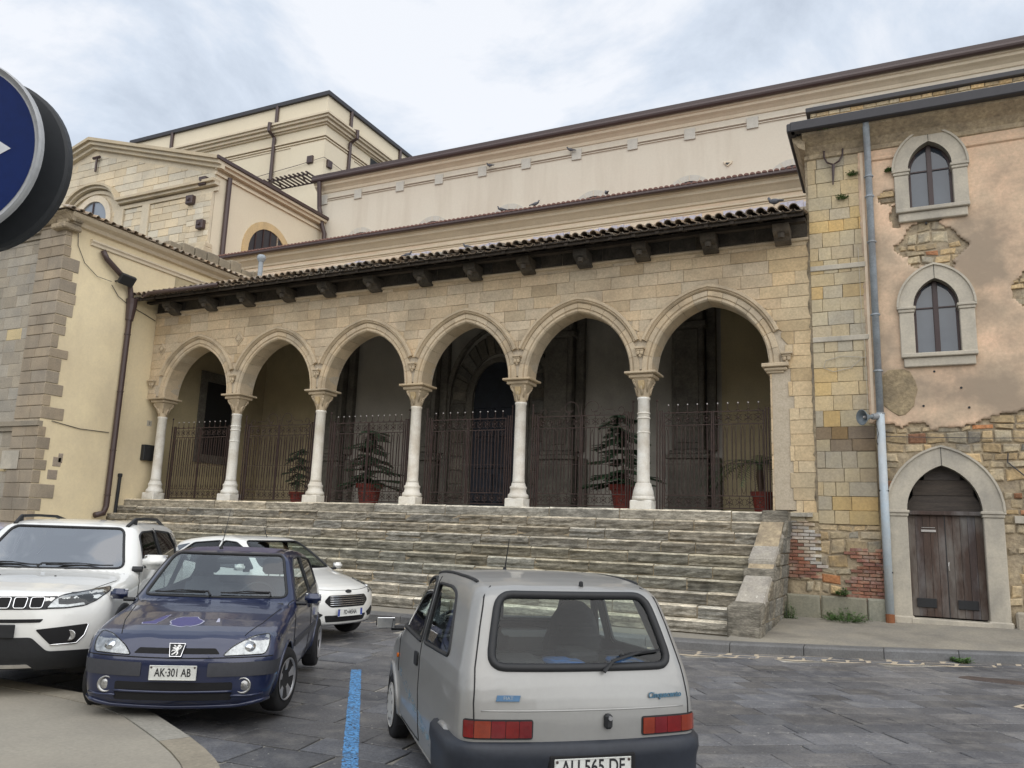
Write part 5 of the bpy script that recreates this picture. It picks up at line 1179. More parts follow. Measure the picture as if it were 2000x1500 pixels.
class Car:
    """frame: x runs backwards from the end that faces the viewer (x=0), y to the viewer's left, z up"""
    def __init__(s, side, hw, tumble, bow0, bow1, crown, L_, k=.10, belt=.9):
        s.side = chaikin(side, 1); s.hw = hw; s.tum = tumble; s.b0 = bow0; s.b1 = bow1; s.cr = crown; s.L = L_; s.k = k; s.belt = belt
    def W_(s, x, z): return np.interp(x, [p[0] for p in s.hw], [p[1] for p in s.hw]) - np.interp(z, [p[0] for p in s.tum], [p[1] for p in s.tum])
    def f(s, P):
        x, y, z = P[..., 0], P[..., 1], P[..., 2]
        W = s.W_(x, z); t = np.abs(y) / .8; t2 = t ** 2.4
        sx_ = np.clip((x - s.L * .15) / (s.L * .7), 0, 1); sx_ = sx_ * sx_ * (3 - 2 * sx_)
        xx = x - s.b0 * t2 * (1 - sx_) + s.b1 * t2 * sx_; zz = z + s.cr * t2 * np.clip((z - .5) / .5, 0, 1)
        g1 = sdf_poly(xx, zz, s.side); g2 = np.abs(y) - W
        h = np.maximum(s.k - np.abs(g1 - g2), 0) / s.k
        return np.maximum(g1, g2) + h * h * s.k * .25
    def root(s, A, B, n=17):      # A inside, B outside
        lo, hi = np.zeros(A.shape[:-1]), np.ones(A.shape[:-1])
        for _ in range(n):
            m = (lo + hi) / 2; o = s.f(A + (B - A) * m[..., None]) > 0; hi = np.where(o, m, hi); lo = np.where(o, lo, m)
        return A + (B - A) * ((lo + hi) / 2)[..., None]
    def grad(s, P, e=.004):
        g = np.stack([s.f(P + np.array(v) * e) - s.f(P - np.array(v) * e) for v in ((1, 0, 0), (0, 1, 0), (0, 0, 1))], -1)
        return g / (np.linalg.norm(g, axis=-1, keepdims=True) + 1e-9)
    def surf(s, ax, a, b):
        """points of the body surface seen along an axis: 'F' end x=0 (a=y,b=z), 'R' far end, 'L' +y side (a=x,b=z), 'S' -y side, 'T' top (a=x,b=y)"""
        a = np.asarray(a, float); b = np.asarray(b, float); z = np.zeros_like(a)
        if ax == 'F': A = np.stack([z + s.L * .5, a, b], -1); B = np.stack([z - .3, a, b], -1)
        elif ax == 'R': A = np.stack([z + s.L * .5, a, b], -1); B = np.stack([z + s.L + .3, a, b], -1)
        elif ax == 'L': A = np.stack([a, z + .25, b], -1); B = np.stack([a, z + 1.2, b], -1)
        elif ax == 'S': A = np.stack([a, z - .25, b], -1); B = np.stack([a, z - 1.2, b], -1)
        else: A = np.stack([a, b, z + .55], -1); B = np.stack([a, b, z + 2.0], -1)
        if ax in 'FR':      # march in from outside so that the first hit counts
            t = np.linspace(1, 0, 90); hit = np.zeros(a.shape); done = np.zeros(a.shape, bool)
            for tt in t:
                q = s.f(A + (B - A) * tt) < 0; hit = np.where(q & ~done, tt, hit); done |= q
            A2 = A + (B - A) * hit[..., None]; B2 = A + (B - A) * (hit + 1 / 89)[..., None]; return s.root(A2, B2, 12)
        return s.root(A, B)
    def body(s, name, mat, root, cuts, arches, nx=120, ny=46, nz_=42, lining=None, zlin=.72):
        x0, x1 = -.1, s.L + .1; V = []; F = []; idx = {}
        def g(i, j, k):
            key = (i, j, k)
            if key not in idx: idx[key] = len(V); V.append((i / nx, j / ny, k / nz_))
            return idx[key]
        for i in range(nx):
            for j in range(ny): F.append((g(i, j, 0), g(i, j + 1, 0), g(i + 1, j + 1, 0), g(i + 1, j, 0))); F.append((g(i, j, nz_), g(i + 1, j, nz_), g(i + 1, j + 1, nz_), g(i, j + 1, nz_)))
            for k in range(nz_): F.append((g(i, 0, k), g(i + 1, 0, k), g(i + 1, 0, k + 1), g(i, 0, k + 1))); F.append((g(i, ny, k), g(i, ny, k + 1), g(i + 1, ny, k + 1), g(i + 1, ny, k)))
        for j in range(ny):
            for k in range(nz_): F.append((g(0, j, k), g(0, j, k + 1), g(0, j + 1, k + 1), g(0, j + 1, k))); F.append((g(nx, j, k), g(nx, j + 1, k), g(nx, j + 1, k + 1), g(nx, j, k + 1)))
        U = np.array(V); B = np.stack([x0 + (x1 - x0) * U[:, 0], -1.05 + 2.1 * U[:, 1], .05 + 1.75 * U[:, 2]], -1)
        A = np.stack([.45 + (s.L - .9) * U[:, 0], -.3 + .6 * U[:, 1], .42 + .16 * U[:, 2]], -1)
        P = s.root(A, B); Nn = s.grad(P); s.nogo = None
        Fa = np.array(F); C = P[Fa].mean(1); CN = Nn[Fa].mean(1); kill = np.zeros(len(F), bool)
        snaps = []
        for ax, poly in cuts + [(a_, [(wx + r * math.cos(2 * math.pi * k / 40), wz + r * math.sin(2 * math.pi * k / 40)) for k in range(40)]) for (wx, wz, r) in arches for a_ in 'LS']:
            a, b, ci = {'F': (1, 2, -CN[:, 0]), 'R': (1, 2, CN[:, 0]), 'L': (0, 2, CN[:, 1]), 'S': (0, 2, -CN[:, 1])}[ax]
            lim = .12 if ax in 'FR' else .35
            half = (C[:, 0] < s.L * .5) if ax == 'F' else ((C[:, 0] > s.L * .5) if ax == 'R' else (C[:, 1] > 0 if ax == 'L' else C[:, 1] < 0))
            ins = inpoly(C[:, a], C[:, b], poly) & (ci > lim) & half
            kk = ins & ~kill; vi = set(Fa[kk].ravel()); ve = set(Fa[~(kill | ins)].ravel()) & vi; kill |= ins
            snaps.append((ax, a, b, poly, np.array(sorted(ve), int)))
        for ax, a, b, poly, vi in snaps:
            if not len(vi): continue
            q = P[vi][:, [a, b]]; best = np.full(len(vi), 1e9); bp = q.copy()
            for i in range(len(poly)):
                p0 = np.array(poly[i - 1]); p1 = np.array(poly[i]); e = p1 - p0; t = np.clip(((q - p0) @ e) / (e @ e + 1e-12), 0, 1)
                c = p0 + t[:, None] * e; d = ((q - c) ** 2).sum(1); m = d < best; best[m] = d[m]; bp[m] = c[m]
            m = best < .05 ** 2
            if m.any(): P[vi[m]] = s.surf(ax, bp[m, 0], bp[m, 1]); Nn[vi[m]] = s.grad(P[vi[m]])
        keep = Fa[~kill]; used = np.unique(keep); mp = -np.ones(len(P), int); mp[used] = np.arange(len(used))
        me = bpy.data.meshes.new(name); me.from_pydata(P[used].tolist(), [], mp[keep].tolist()); me.materials.append(mat)
        me.polygons.foreach_set('use_smooth', [True] * len(me.polygons)); me.normals_split_custom_set_from_vertices(Nn[used].tolist()); me.update()
        o = bpy.data.objects.new(name, me); COL.objects.link(o); o.parent = root
        if lining:      # dark trim inside the cabin
            q = P[used] - Nn[used] * .022; fz = keep[(P[keep][:, :, 2].min(1) > zlin)]
            u2 = np.unique(fz); m2 = -np.ones(len(P), int); m2[u2] = np.arange(len(u2)); Q = P[u2] - Nn[u2] * .022
            mk('cabin_lining', Q.tolist(), m2[fz].tolist(), lining, root, smooth=True)
        return o
    def patch(s, name, ax, poly, mat, root, off=.004, step=.05, skirt=True, smooth=True, fold=None):
        poly = [tuple(p) for p in poly]; xs = [p[0] for p in poly]; ys = [p[1] for p in poly]; n = len(poly)
        # subdivide long edges
        bd = []
        for i in range(n):
            a, b = poly[i], poly[(i + 1) % n]; m = max(1, int(math.dist(a, b) / step))
            bd += [(a[0] + (b[0] - a[0]) * k / m, a[1] + (b[1] - a[1]) * k / m) for k in range(m)]
        X, Y = np.meshgrid(np.arange(min(xs), max(xs), step), np.arange(min(ys), max(ys), step)); X = X.ravel(); Y = Y.ravel()
        ins = inpoly(X, Y, bd) & (sdf_poly(X, Y, bd) < -step * .35)
        pts = bd + list(zip(X[ins].tolist(), Y[ins].tolist())); nb = len(bd)
        v2, e2, f2, *_ = geometry.delaunay_2d_cdt([Vector(p) for p in pts], [(i, (i + 1) % nb) for i in range(nb)], [], 1, 1e-5)
        if len(v2) == 0: return None
        v2 = np.array([v[:] for v in v2]); P = s.surf(ax, v2[:, 0], v2[:, 1]); Nn = s.grad(P); Q = P + Nn * off
        V = Q.tolist(); F = [tuple(f) for f in f2]; nm = Nn.tolist(); NF = len(F)
        if skirt:
            base = (P - Nn * .012).tolist()
            order = []
            for p in bd:
                d = ((v2 - np.array(p)) ** 2).sum(1); order.append(int(d.argmin()))
            k1 = len(V); V += [V[i] for i in order]; k0 = len(V); V += [base[i] for i in order]
            for i in range(nb): F.append((k1 + i, k1 + (i + 1) % nb, k0 + (i + 1) % nb, k0 + i))
        o = mk(name, V, F, mat, root, tint=(1, 1, 1)); me = o.data
        sm = [True] * NF + [False] * (len(F) - NF); me.polygons.foreach_set('use_smooth', sm if smooth else [False] * len(F)); me.update()
        return o
    def loop(s, name, ax, poly, r, mat, root, off=.004, n=6, step=.05, closed=True, w=1):
        bd = []
        m_ = len(poly)
        for i in range(m_ if closed else m_ - 1):
            a, b = poly[i], poly[(i + 1) % m_]; m = max(1, int(math.dist(a, b) / step)); bd += [(a[0] + (b[0] - a[0]) * k / m, a[1] + (b[1] - a[1]) * k / m) for k in range(m)]
        if not closed: bd.append(poly[-1])
        P = s.surf(ax, [p[0] for p in bd], [p[1] for p in bd]); P = P + s.grad(P) * off
        mb = MB(); mb.tube(P.tolist(), r, n, closed=closed); return mb.build(name, mat, root, smooth=True)
    def band(s, ax, a0, a1, b0, b1): return [(a0, b0), (a1, b0), (a1, b1), (a0, b1)]
def wheel(root, x, y, r, w, rimmat, spokes=5, style='alloy', steer=0):
    sgn = 1 if y > 0 else -1
    m = MB(); m.lathe([(r * .60, -w * .42), (r * .64, -w * .5), (r * .93, -w * .48), (r * .985, -w * .38), (r, -w * .2), (r, w * .2), (r * .985, w * .38), (r * .93, w * .48), (r * .64, w * .5), (r * .60, w * .42)], (0, 0, 0), 36, ax='y')
    o = m.build('wheel', MT['rubber'], root, smooth=True); o.location = (x, y, r); o.rotation_euler[2] = steer
    m = MB(); R1 = r * .66; d = sgn * w * .52
    m.lathe([(R1, d * 1.05), (R1 * .96, d * 1.1), (R1 * .93, d * .8), (R1 * .90, d * .1)], (0, 0, 0), 32, ax='y', cap=False); b = m.build('rim', rimmat, o, smooth=True)
    m = MB(); m.lathe([(R1 * .91, d * .12), (.001, d * .12)], (0, 0, 0), 24, ax='y', cap=False); m.build('brake_disc', MT['seam'], b)
    if style == 'alloy':
        for k in range(spokes):
            a = 2 * math.pi * k / spokes + .3; ca, sa = math.cos(a), math.sin(a); m = MB()
            def P(rr, off, dd): return (ca * rr - sa * off, d * dd, sa * rr + ca * off)
            V = [P(.045, -.028, .70), P(.045, .028, .70), P(R1 * .94, .045, .92), P(R1 * .94, -.045, .92), P(.045, -.034, .3), P(.045, .034, .3), P(R1 * .94, .05, .5), P(R1 * .94, -.05, .5), P(R1 * .5, .020, .86), P(R1 * .5, -.020, .86), P(R1 * .5, .026, .4), P(R1 * .5, -.026, .4)]
            m.add(V, [(0, 1, 8, 9), (9, 8, 2, 3), (1, 5, 10, 8), (8, 10, 6, 2), (4, 0, 9, 11), (11, 9, 3, 7)]); m.build('spoke', rimmat, b)
        m = MB(); m.lathe([(.055, d * .3), (.055, d * .72), (.035, d * .80), (.001, d * .80)], (0, 0, 0), 16, ax='y', cap=False); m.build('hub', rimmat, b, smooth=True)
    else:      # pressed wheel cover with slots
        m = MB(); m.lathe([(R1 * .97, d * .95), (R1 * .8, d * 1.12), (R1 * .5, d * 1.14), (R1 * .3, d * 1.05), (.001, d * 1.1)], (0, 0, 0), 32, ax='y', cap=False); hc = m.build('wheel_cover', MT['hubwhite'], b, smooth=True)
        m = MB()
        for k in range(9):
            a = 2 * math.pi * k / 9; m.lathe([(.014, d * 1.16), (.001, d * 1.16)], (R1 * .66 * math.cos(a), 0, R1 * .66 * math.sin(a)), 8, ax='y')
        m.build('vent_holes', MT['black'], hc, kind='stuff')
    return o
def arch_liner(root, x, z, r, side, Wd):
    m = MB(); n = 20; y0, y1 = side * (Wd - .02), side * (Wd - .34); V = []; F = []
    for k in range(n + 1):
        a = -.35 + (math.pi + .7) * k / n; V += [(x + (r + .005) * math.cos(a), y0, z + (r + .005) * math.sin(a)), (x + (r + .005) * math.cos(a), y1, z + (r + .005) * math.sin(a))]
    for k in range(n): F.append((2 * k, 2 * k + 1, 2 * k + 3, 2 * k + 2))
    F.append(tuple(2 * k + 1 for k in range(n + 1))); m.add(V, F); m.build('wheel_arch_liner', MT['black'], root)
def mirror(root, x, y, z, side, mat, s=1.0, aim=1):
    """door mirror; aim=+1 means the glass faces +x"""
    m = MB(); bm = bmesh.new(); bmesh.ops.create_cube(bm, size=1)
    for v in bm.verts:
        v.co = Vector((v.co.x * .085 * (1 if v.co.x * aim > 0 else .8), v.co.y * .185, v.co.z * .115)) * s
        if v.co.x * aim < 0: v.co.y *= .74; v.co.z *= .72
    bmesh.ops.bevel(bm, geom=list(bm.edges), offset=.028 * s, segments=3, affect='EDGES'); bm.verts.index_update()
    m.add([(x + v.co.x, y + side * .10 * s + v.co.y, z + v.co.z) for v in bm.verts], [[v.index for v in f.verts] for f in bm.faces]); bm.free()
    o = m.build('door_mirror', mat, root, smooth=True)
    m = MB(); m.bbox(x + aim * .044 * s - .003, x + aim * .044 * s + .003, y + side * .10 * s - .078 * s, y + side * .10 * s + .078 * s, z - .045 * s, z + .045 * s, .003); m.build('mirror_glass', MT['mirror'], o)
    m = MB(); m.tube([(x, y - side * .06, z - .05 * s), (x, y + side * .04, z - .05 * s)], .022 * s, 6); m.build('mirror_arm', MT['black'], o)
def seat(root, x, y, mat, aim=1, s=1.0, head=True, zb=.30):
    """aim=+1: the sitter looks towards +x"""
    m = MB(); m.bbox(x - .24, x + .24, y - .24, y + .24, zb, zb + .16, .05); o = m.build('seat', mat, root, smooth=False)
    m = MB(); bm = bmesh.new(); bmesh.ops.create_cube(bm, size=1)
    for v in bm.verts: v.co = Vector((v.co.x * .13, v.co.y * (.46 if v.co.z < 0 else .38), v.co.z * .60))
    bmesh.ops.bevel(bm, geom=list(bm.edges), offset=.055, segments=3, affect='EDGES'); bm.verts.index_update()
    m.add([(x - aim * (.26 + (v.co.z + .3) * .25) + v.co.x, y + v.co.y, zb + .42 + v.co.z) for v in bm.verts], [[v.index for v in f.verts] for f in bm.faces]); bm.free(); m.build('seat_back', mat, o, smooth=True)
    if head:
        m = MB(); m.bbox(x - aim * .46 - .05, x - aim * .46 + .05, y - .13, y + .13, zb + .76, zb + .93, .035); m.build('headrest', mat, o, smooth=False)
        m = MB(); m.tube([(x - aim * .45, y - .06, zb + .68), (x - aim * .455, y - .06, zb + .78)], .007, 4); m.tube([(x - aim * .45, y + .06, zb + .68), (x - aim * .455, y + .06, zb + .78)], .007, 4); m.build('headrest_posts', MT['black'], o, kind='stuff')
    return o
def steering(root, x, y, z, aim=1):
    m = MB(); P = [(x + aim * -.35 * .185 * math.sin(2 * math.pi * k / 24), y + .185 * math.cos(2 * math.pi * k / 24), z + .175 * math.sin(2 * math.pi * k / 24)) for k in range(24)]; m.tube(P, .014, 6, closed=True)
    for a in (0, math.pi, -math.pi / 2): m.tube([(x, y, z), (x - aim * .35 * .18 * math.sin(a), y + .18 * math.cos(a), z + .17 * math.sin(a))], .016, 5)
    m.build('steering_wheel', MT['black'], root, smooth=True)
def plate(root, x, y, z, w, h, txt, name='number_plate', rz=-math.pi / 2, eu=False, size=.08, sx=.72, tilt=0):
    p = empty('plate_mount', (0, 0, 0)); bpy.data.objects.remove(p)
    m = MB(); m.bbox(-w / 2, w / 2, -h / 2, h / 2, -.006, .0, .003); m.tube([(-w / 2 + .004, -h / 2 + .004, .001), (w / 2 - .004, -h / 2 + .004, .001), (w / 2 - .004, h / 2 - .004, .001), (-w / 2 + .004, h / 2 - .004, .001)], .003, 4, closed=True)
    o = m.build(name, MT['platewhite'], root); o.location = (x, y, z); o.rotation_euler = (math.pi / 2 + tilt, 0, rz)
    text_obj('plate_text', txt, size, MT['black'], o, (0.0 + (.0 if not eu else .0), 0, .0015), (0, 0, 0), .0008, sx, bold=.0012)
    if eu:
        for s_ in (-1, 1):
            m = MB(); m.box(s_ * w / 2 - (.04 if s_ > 0 else 0), s_ * w / 2 + (0 if s_ > 0 else .04), -h / 2, h / 2, .0, .0025); m.build('blue_band', MT['eublue'], o)
    for s_ in (-1, 1):
        m = MB(); m.lathe([(.008, 0), (.008, .003), (.001, .004)], (s_ * (w / 2 - .016), h / 2 - .016, 0), 8); m.build('screw', MT['gutter'], o)
    return o
def wiper(root, car, ax, a0, a1, pivot, name='wiper'):
    P = car.surf(ax, [pivot[0], (pivot[0] + a0[0]) / 2, a0[0], a1[0]], [pivot[1], (pivot[1] + a0[1]) / 2 + .01, a0[1], a1[1]]); Nn = car.grad(P); P = P + Nn * np.array([[.03], [.04], [.02], [.02]])
    m = MB(); mid = (P[2] + P[3]) / 2 + Nn[2] * .018
    m.tube([P[0].tolist(), P[1].tolist(), mid.tolist()], [.013, .010, .007], 5)
    n = 8; Q = car.surf(ax, np.linspace(a0[0], a1[0], n), np.linspace(a0[1], a1[1], n)); Q = Q + car.grad(Q) * .016; m.tube(Q.tolist(), .009, 4)
    m.tube([mid.tolist(), ((P[2] + mid) / 2).tolist(), Q[1].tolist()], .006, 4); m.tube([mid.tolist(), Q[-2].tolist()], .006, 4)
    return m.build(name, MT['black'], root, smooth=False)
MT['platewhite'] = flat('number_plate_white', (.62, .63, .60), .5); MT['eublue'] = flat('plate_blue_band', (.02, .05, .28), .4)
MT['mirror'] = flat('mirror_silver', (.75, .77, .8), .03, 1.0); MT['hubwhite'] = flat('dirty_white_wheel_cover', (.52, .51, .48), .5)
MT['chrome'] = flat('chrome', (.75, .75, .76), .12, 1.0); MT['alloy'] = flat('silver_alloy', (.36, .36, .37), .32, .5)
MT['bumper'] = M('scuffed_grey_blue_bumper_plastic', (.017, .021, .030), (.026, .031, .042), ns=2, rough=.48, bump=.08, fine=.15, tint=False, spec=.4)
MT['silver'] = M('faded_silver_paint', (.30, .30, .29), (.325, .325, .315), ns=2, rough=.42, bump=0, fine=.03, tint=False, metal=.3, spec=.5, coat=.45, stain=(.31, .29, .265), ss=(2, 2, 1.5), sa=.4)
MT['navy'] = M('faded_navy_paint', (.011, .018, .056), (.014, .022, .066), ns=2, rough=.28, bump=0, fine=.04, tint=False, metal=.2, spec=.5, coat=.8)
MT['whitecar'] = M('white_car_paint', (.74, .74, .71), (.76, .76, .73), ns=2, rough=.3, bump=0, fine=.015, tint=False, spec=.5, coat=.9)
MT['seatdark'] = M('dark_seat_fabric', (.022, .022, .025), (.03, .03, .033), ns=6, vs=(1, 1, 14), rough=.95, bump=.4, fine=.3, tint=False)
MT['seatgrey'] = flat('grey_seat_fabric', (.05, .055, .065), .95)
MT['lens'] = glass('clear_lamp_lens', (.92, .94, .95)); MT['glass_car'] = glass('car_window_glass', (.80, .87, .85)); MT['glass_dark'] = glass('privacy_glass', (.12, .13, .13), dark=.03)
MT['glass_sky'] = glass('steep_windscreen_glass', (.45, .52, .52), 1.0, .42)
MT['glass_106'] = glass('slightly_hazy_windscreen', (.72, .80, .79), 1.0, .17)
MT['lampred'] = M('red_tail_lens', (.13, .005, .006), (.19, .008, .008), ns=9, rough=.15, bump=0, fine=.1, tint=False, coat=.8); MT['lamporange'] = M('amber_tail_lens', (.20, .026, .011), (.26, .036, .013), ns=9, rough=.15, bump=0, fine=.1, tint=False, coat=.8)
MT['lampdark'] = M('dark_red_tail_lens', (.13, .006, .010), (.17, .008, .012), ns=9, rough=.15, bump=0, fine=.1, tint=False, coat=.8)
MT['amber'] = flat('amber_side_repeater', (.70, .16, .01), .25); MT['seam'] = flat('panel_gap', (.012, .012, .013), .9); MT['reflector'] = M('lamp_reflector', (.60, .60, .59), (.34, .34, .34), ns=14, rough=.22, bump=.3, bs=30, fine=.3, tint=False, metal=.7)
MT['cardark'] = flat('underbody_black', (.008, .008, .009), .9); MT['blueflower'] = M('blue_patterned_fabric', (.02, .12, .36), (.06, .06, .07), ns=7, rough=.9, bump=0, tint=False)
def cabin(root, x0, x1, z0, w, dash=None, zd=.88):
    m = MB(); m.bbox(x0, x1, -w, w, .20, z0, .03); m.build('cabin_floor', MT['cardark'], root)
    if dash: m = MB(); m.bbox(min(dash), max(dash), -w, w, z0, zd, .05); m.build('dashboard', MT['black'], root)
def stick(car, o, ax, a, b, off=.006):
    """lay a flat object (x right, y up, z out) on the body surface"""
    P = car.surf(ax, [a], [b]); n_ = Vector(car.grad(P)[0].tolist()); p = Vector(P[0].tolist()) + n_ * off
    xa = Vector((0, 0, 1)).cross(n_).normalized(); ya = n_.cross(xa); o.matrix_local = Matrix(((xa.x, ya.x, n_.x, p.x), (xa.y, ya.y, n_.y, p.y), (xa.z, ya.z, n_.z, p.z), (0, 0, 0, 1)))
    return o
def seams(car, root, items, r=.005, mat=None):
    for ax, pts in items: car.loop('panel_gap', ax, pts, r, mat or MT['seam'], root, off=.0005, n=4, closed=False, step=.04)

# ---------------------------------------------------------------- silver hatchback, seen from behind (x=0 is the tail)
def build_cinq():
    side = [(.10, .26), (.075, .40), (.07, .60), (.065, .74), (.085, .86), (.13, .98), (.30, 1.32), (.365, 1.40), (.47, 1.435), (.75, 1.465), (1.2, 1.475), (1.6, 1.46), (1.82, 1.43), (1.98, 1.37), (2.40, 1.04), (2.52, .96), (2.75, .91), (3.02, .83), (3.15, .74), (3.20, .6), (3.21, .35), (3.10, .22), (1.6, .20), (.25, .22)]
    hw = [(0, .70), (.3, .735), (.9, .745), (1.6, .745), (2.6, .735), (3.0, .70), (3.2, .66)]
    tum = [(.2, .035), (.40, .012), (.62, .0), (.86, .008), (.95, .02), (1.40, .135), (1.5, .16)]
    c = Car(side, hw, tum, .10, .16, .035, 3.21, k=.09)
    t = empty('silver_hatchback', (4.372, -11.735, -.02), 'silver three door hatchback seen from behind, with wiper across its rear window', 'car', 'parked cars', 2.298, .95)
    rw = rpoly([(-.565, .985), (.565, .985), (.52, 1.20), (.475, 1.375), (-.475, 1.375), (-.52, 1.20)], .09)
    fd = rpoly([(1.56, .965), (2.33, .965), (1.95, 1.33), (1.80, 1.385), (1.60, 1.40)], .05); fd = [(2.36 + .0, .97), (1.50, .955), (1.535, 1.36), (1.60, 1.395), (1.80, 1.385), (1.97, 1.31)]
    fd = rpoly(fd, .04); qw = rpoly([(.60, .985), (1.40, .96), (1.435, 1.365), (1.0, 1.37), (.83, 1.34)], .06)
    ws = rpoly([(-.60, 1.02), (.60, 1.02), (.52, 1.385), (-.52, 1.385)], .06)
    cuts = [('F', rw), ('L', fd), ('S', fd), ('L', qw), ('S', qw), ('R', ws)]
    wb = ((.53, .27), (2.73, .27))
    c.body('body', MT['silver'], t, cuts, [(x, z + .01, .315) for x, z in wb], lining=MT['black'])
    for x, z in wb:
        for s_ in (1, -1):
            arch_liner(t, x, z + .01, .315, s_, .74)
            c.loop('wheel_arch_lip', 'L' if s_ > 0 else 'S', [(x + .325 * math.cos(a), z + .01 + .325 * math.sin(a)) for a in [math.pi * k / 16 for k in range(-1, 18)]], .022, MT['silver'], t, off=.003, closed=False)
            wheel(t, x, s_ * .655, .27, .145, MT['hubwhite'], style='cover', steer=(0 if x < 1 else -.0))
    g = c.patch('rear_window', 'F', rw, MT['glass_car'], t, off=-.004, skirt=False); c.loop('window_rubber', 'F', rpoly([(p[0] * 1.0, p[1]) for p in rw], .01), .026, MT['black'], g, off=-.002)
    for ax in 'LS':
        for nm, p in (('door_window', fd), ('quarter_window', qw)):
            g = c.patch(nm, ax, p, MT['glass_car'], t, off=-.005, skirt=False); c.loop('window_frame', ax, p, .013, MT['black'], g, off=0)
        c.loop('door_sill_strip', ax, [(1.50, .955), (2.36, .965)], .014, MT['black'], t, off=.004, closed=False)
        seams(c, t, [(ax, [(1.47, 1.41), (1.455, .95), (1.43, .60), (1.42, .30)]), (ax, [(1.42, .30), (2.30, .27)]), (ax, [(2.42, .96), (2.40, .60)])])
        # door handle, side repeater, sill
        h = c.patch('door_handle', ax, rpoly([(1.50, .78), (1.62, .78), (1.62, .87), (1.50, .87)], .02), MT['black'], t, off=.014, step=.03)
        c.patch('side_repeater', ax, rpoly([(2.42, .70), (2.475, .70), (2.475, .73), (2.42, .73)], .012), MT['amber'], t, off=.014, step=.02)
        c.patch('sill', ax, [(.88, .21), (2.40, .21), (2.40, .27), (.88, .27)], MT['silver'], t, off=.006)
    # blue scrape along the lower door
    sc = M('blue_scrape_marks', (.16, .33, .46), (.36, .43, .47), ns=14, rough=.5, bump=0, fine=.3, tint=False)
    tt = sc.node_tree; b2 = tt.nodes['Principled BSDF']; c2 = [n for n in tt.nodes if n.type == 'TEX_COORD'][0]; n5 = N(tt, 'ShaderNodeTexNoise', inp={'Scale': 18, 'Detail': 5, 'Roughness': .7}); mpp = N(tt, 'ShaderNodeMapping', inp={'Scale': (.6, 1, 2.2)}); L(tt, c2.outputs['Object'], mpp.inputs[0]); L(tt, mpp.outputs[0], n5.inputs['Vector'])
    r5 = N(tt, 'ShaderNodeMapRange', inp={1: .50, 2: .56, 3: 0, 4: .75}); L(tt, n5.outputs[0], r5.inputs[0]); L(tt, r5.outputs[0], b2.inputs['Alpha'])
    c.patch('paint_scrape', 'L', rpoly([(.98, .36), (1.4, .41), (1.9, .50), (2.32, .60), (2.30, .66), (1.8, .57), (1.35, .50), (.98, .44)], .03), sc, t, off=.002, skirt=False)
    g = c.patch('windscreen', 'R', ws, MT['glass_car'], t, off=-.004, skirt=False); c.loop('window_rubber', 'R', ws, .016, MT['black'], g, off=0)
    # tailgate outline, crease, roof gutters
    tg = [(-.655, .62), (-.66, .80), (-.645, .98), (-.60, 1.20), (-.56, 1.36), (-.50, 1.415)]
    c.loop('tailgate_gap', 'F', tg, .005, MT['seam'], t, off=.0, n=4, closed=False); c.loop('tailgate_gap', 'F', [(-p[0], p[1]) for p in tg], .005, MT['seam'], t, off=.0, n=4, closed=False)
    c.loop('tailgate_crease', 'F', [(-.62, .765), (0, .765), (.62, .765)], .006, MT['silver'], t, off=-.0035, n=6, closed=False)
    for s_ in (1, -1): c.loop('roof_gutter', 'T', [(.62, s_ * .545), (1.0, s_ * .56), (1.75, s_ * .56)], .011, MT['black'], t, off=.003, closed=False)
    # tail lamps
    for s_ in (1, -1):
        o_, i_ = s_ * .70, s_ * .335; cells = [(.70, .655, 'lampred'), (.652, .565, 'lamporange'), (.562, .485, 'lampdark'), (.482, .41, 'lampred'), (.407, .338, 'lampdark')] if s_ > 0 else [(.70, .60, 'lamporange'), (.597, .50, 'lampred'), (.497, .415, 'lampdark'), (.412, .338, 'lamporange')]
        base = c.patch('tail_lamp', 'F', rpoly([(s_ * .33, .618), (s_ * .705, .618), (s_ * .705, .722), (s_ * .33, .722)], .015), MT['black'], t, off=.006, step=.04)
        for a, b, mm in cells: c.patch('lamp_lens', 'F', rpoly([(s_ * a, .627), (s_ * b, .627), (s_ * b, .714), (s_ * a, .714)], .006), MT[mm], base, off=.012, step=.04)
        c.patch('lamp_side', 'L' if s_ > 0 else 'S', [(.10, .627), (.17, .627), (.17, .714), (.10, .714)], MT['lampred'] if s_ > 0 else MT['lamporange'], base, off=.006, step=.03)
    # bumper: rounded bar wrapping the corners
    bp = MB(); prof = [(-.015, .605), (.02, .600), (.042, .575), (.045, .52), (.032, .47), (.030, .42), (.022, .30), (-.05, .26)]
    path = [(.72, .745, 0, 1), (.45, .750, 0, 1), (.25, .735, .15, 1), (.14, .66, .7, .75), (.095, .50, .97, .25), (.072, .25, 1, .05), (.066, 0, 1, 0), (.072, -.25, 1, -.05), (.095, -.50, .97, -.25), (.14, -.66, .7, -.75), (.25, -.735, .15, -1), (.45, -.75, 0, -1), (.72, -.745, 0, -1)]
    path = [Vector(p) for p in path]; fine_ = []
    for i in range(len(path) - 1):
        for k in range(5):
            u = k / 5; p0, p1, p2, p3 = path[max(i - 1, 0)], path[i], path[i + 1], path[min(i + 2, len(path) - 1)]
            fine_.append(.5 * ((2 * p1) + (-p0 + p2) * u + (2 * p0 - 5 * p1 + 4 * p2 - p3) * u * u + (-p0 + 3 * p1 - 3 * p2 + p3) * u ** 3))
    fine_.append(path[-1]); V = []; F = []; m = len(prof)
    for p in fine_:
        nx_, ny_ = -p[2], p[3]; ln = math.hypot(nx_, ny_) or 1
        for o_, z_ in prof: V.append((p[0] + nx_ / ln * o_, p[1] + ny_ / ln * o_, z_))
    for i in range(len(fine_) - 1):
        for k in range(m - 1): F.append((i * m + k, i * m + k + 1, (i + 1) * m + k + 1, (i + 1) * m + k))
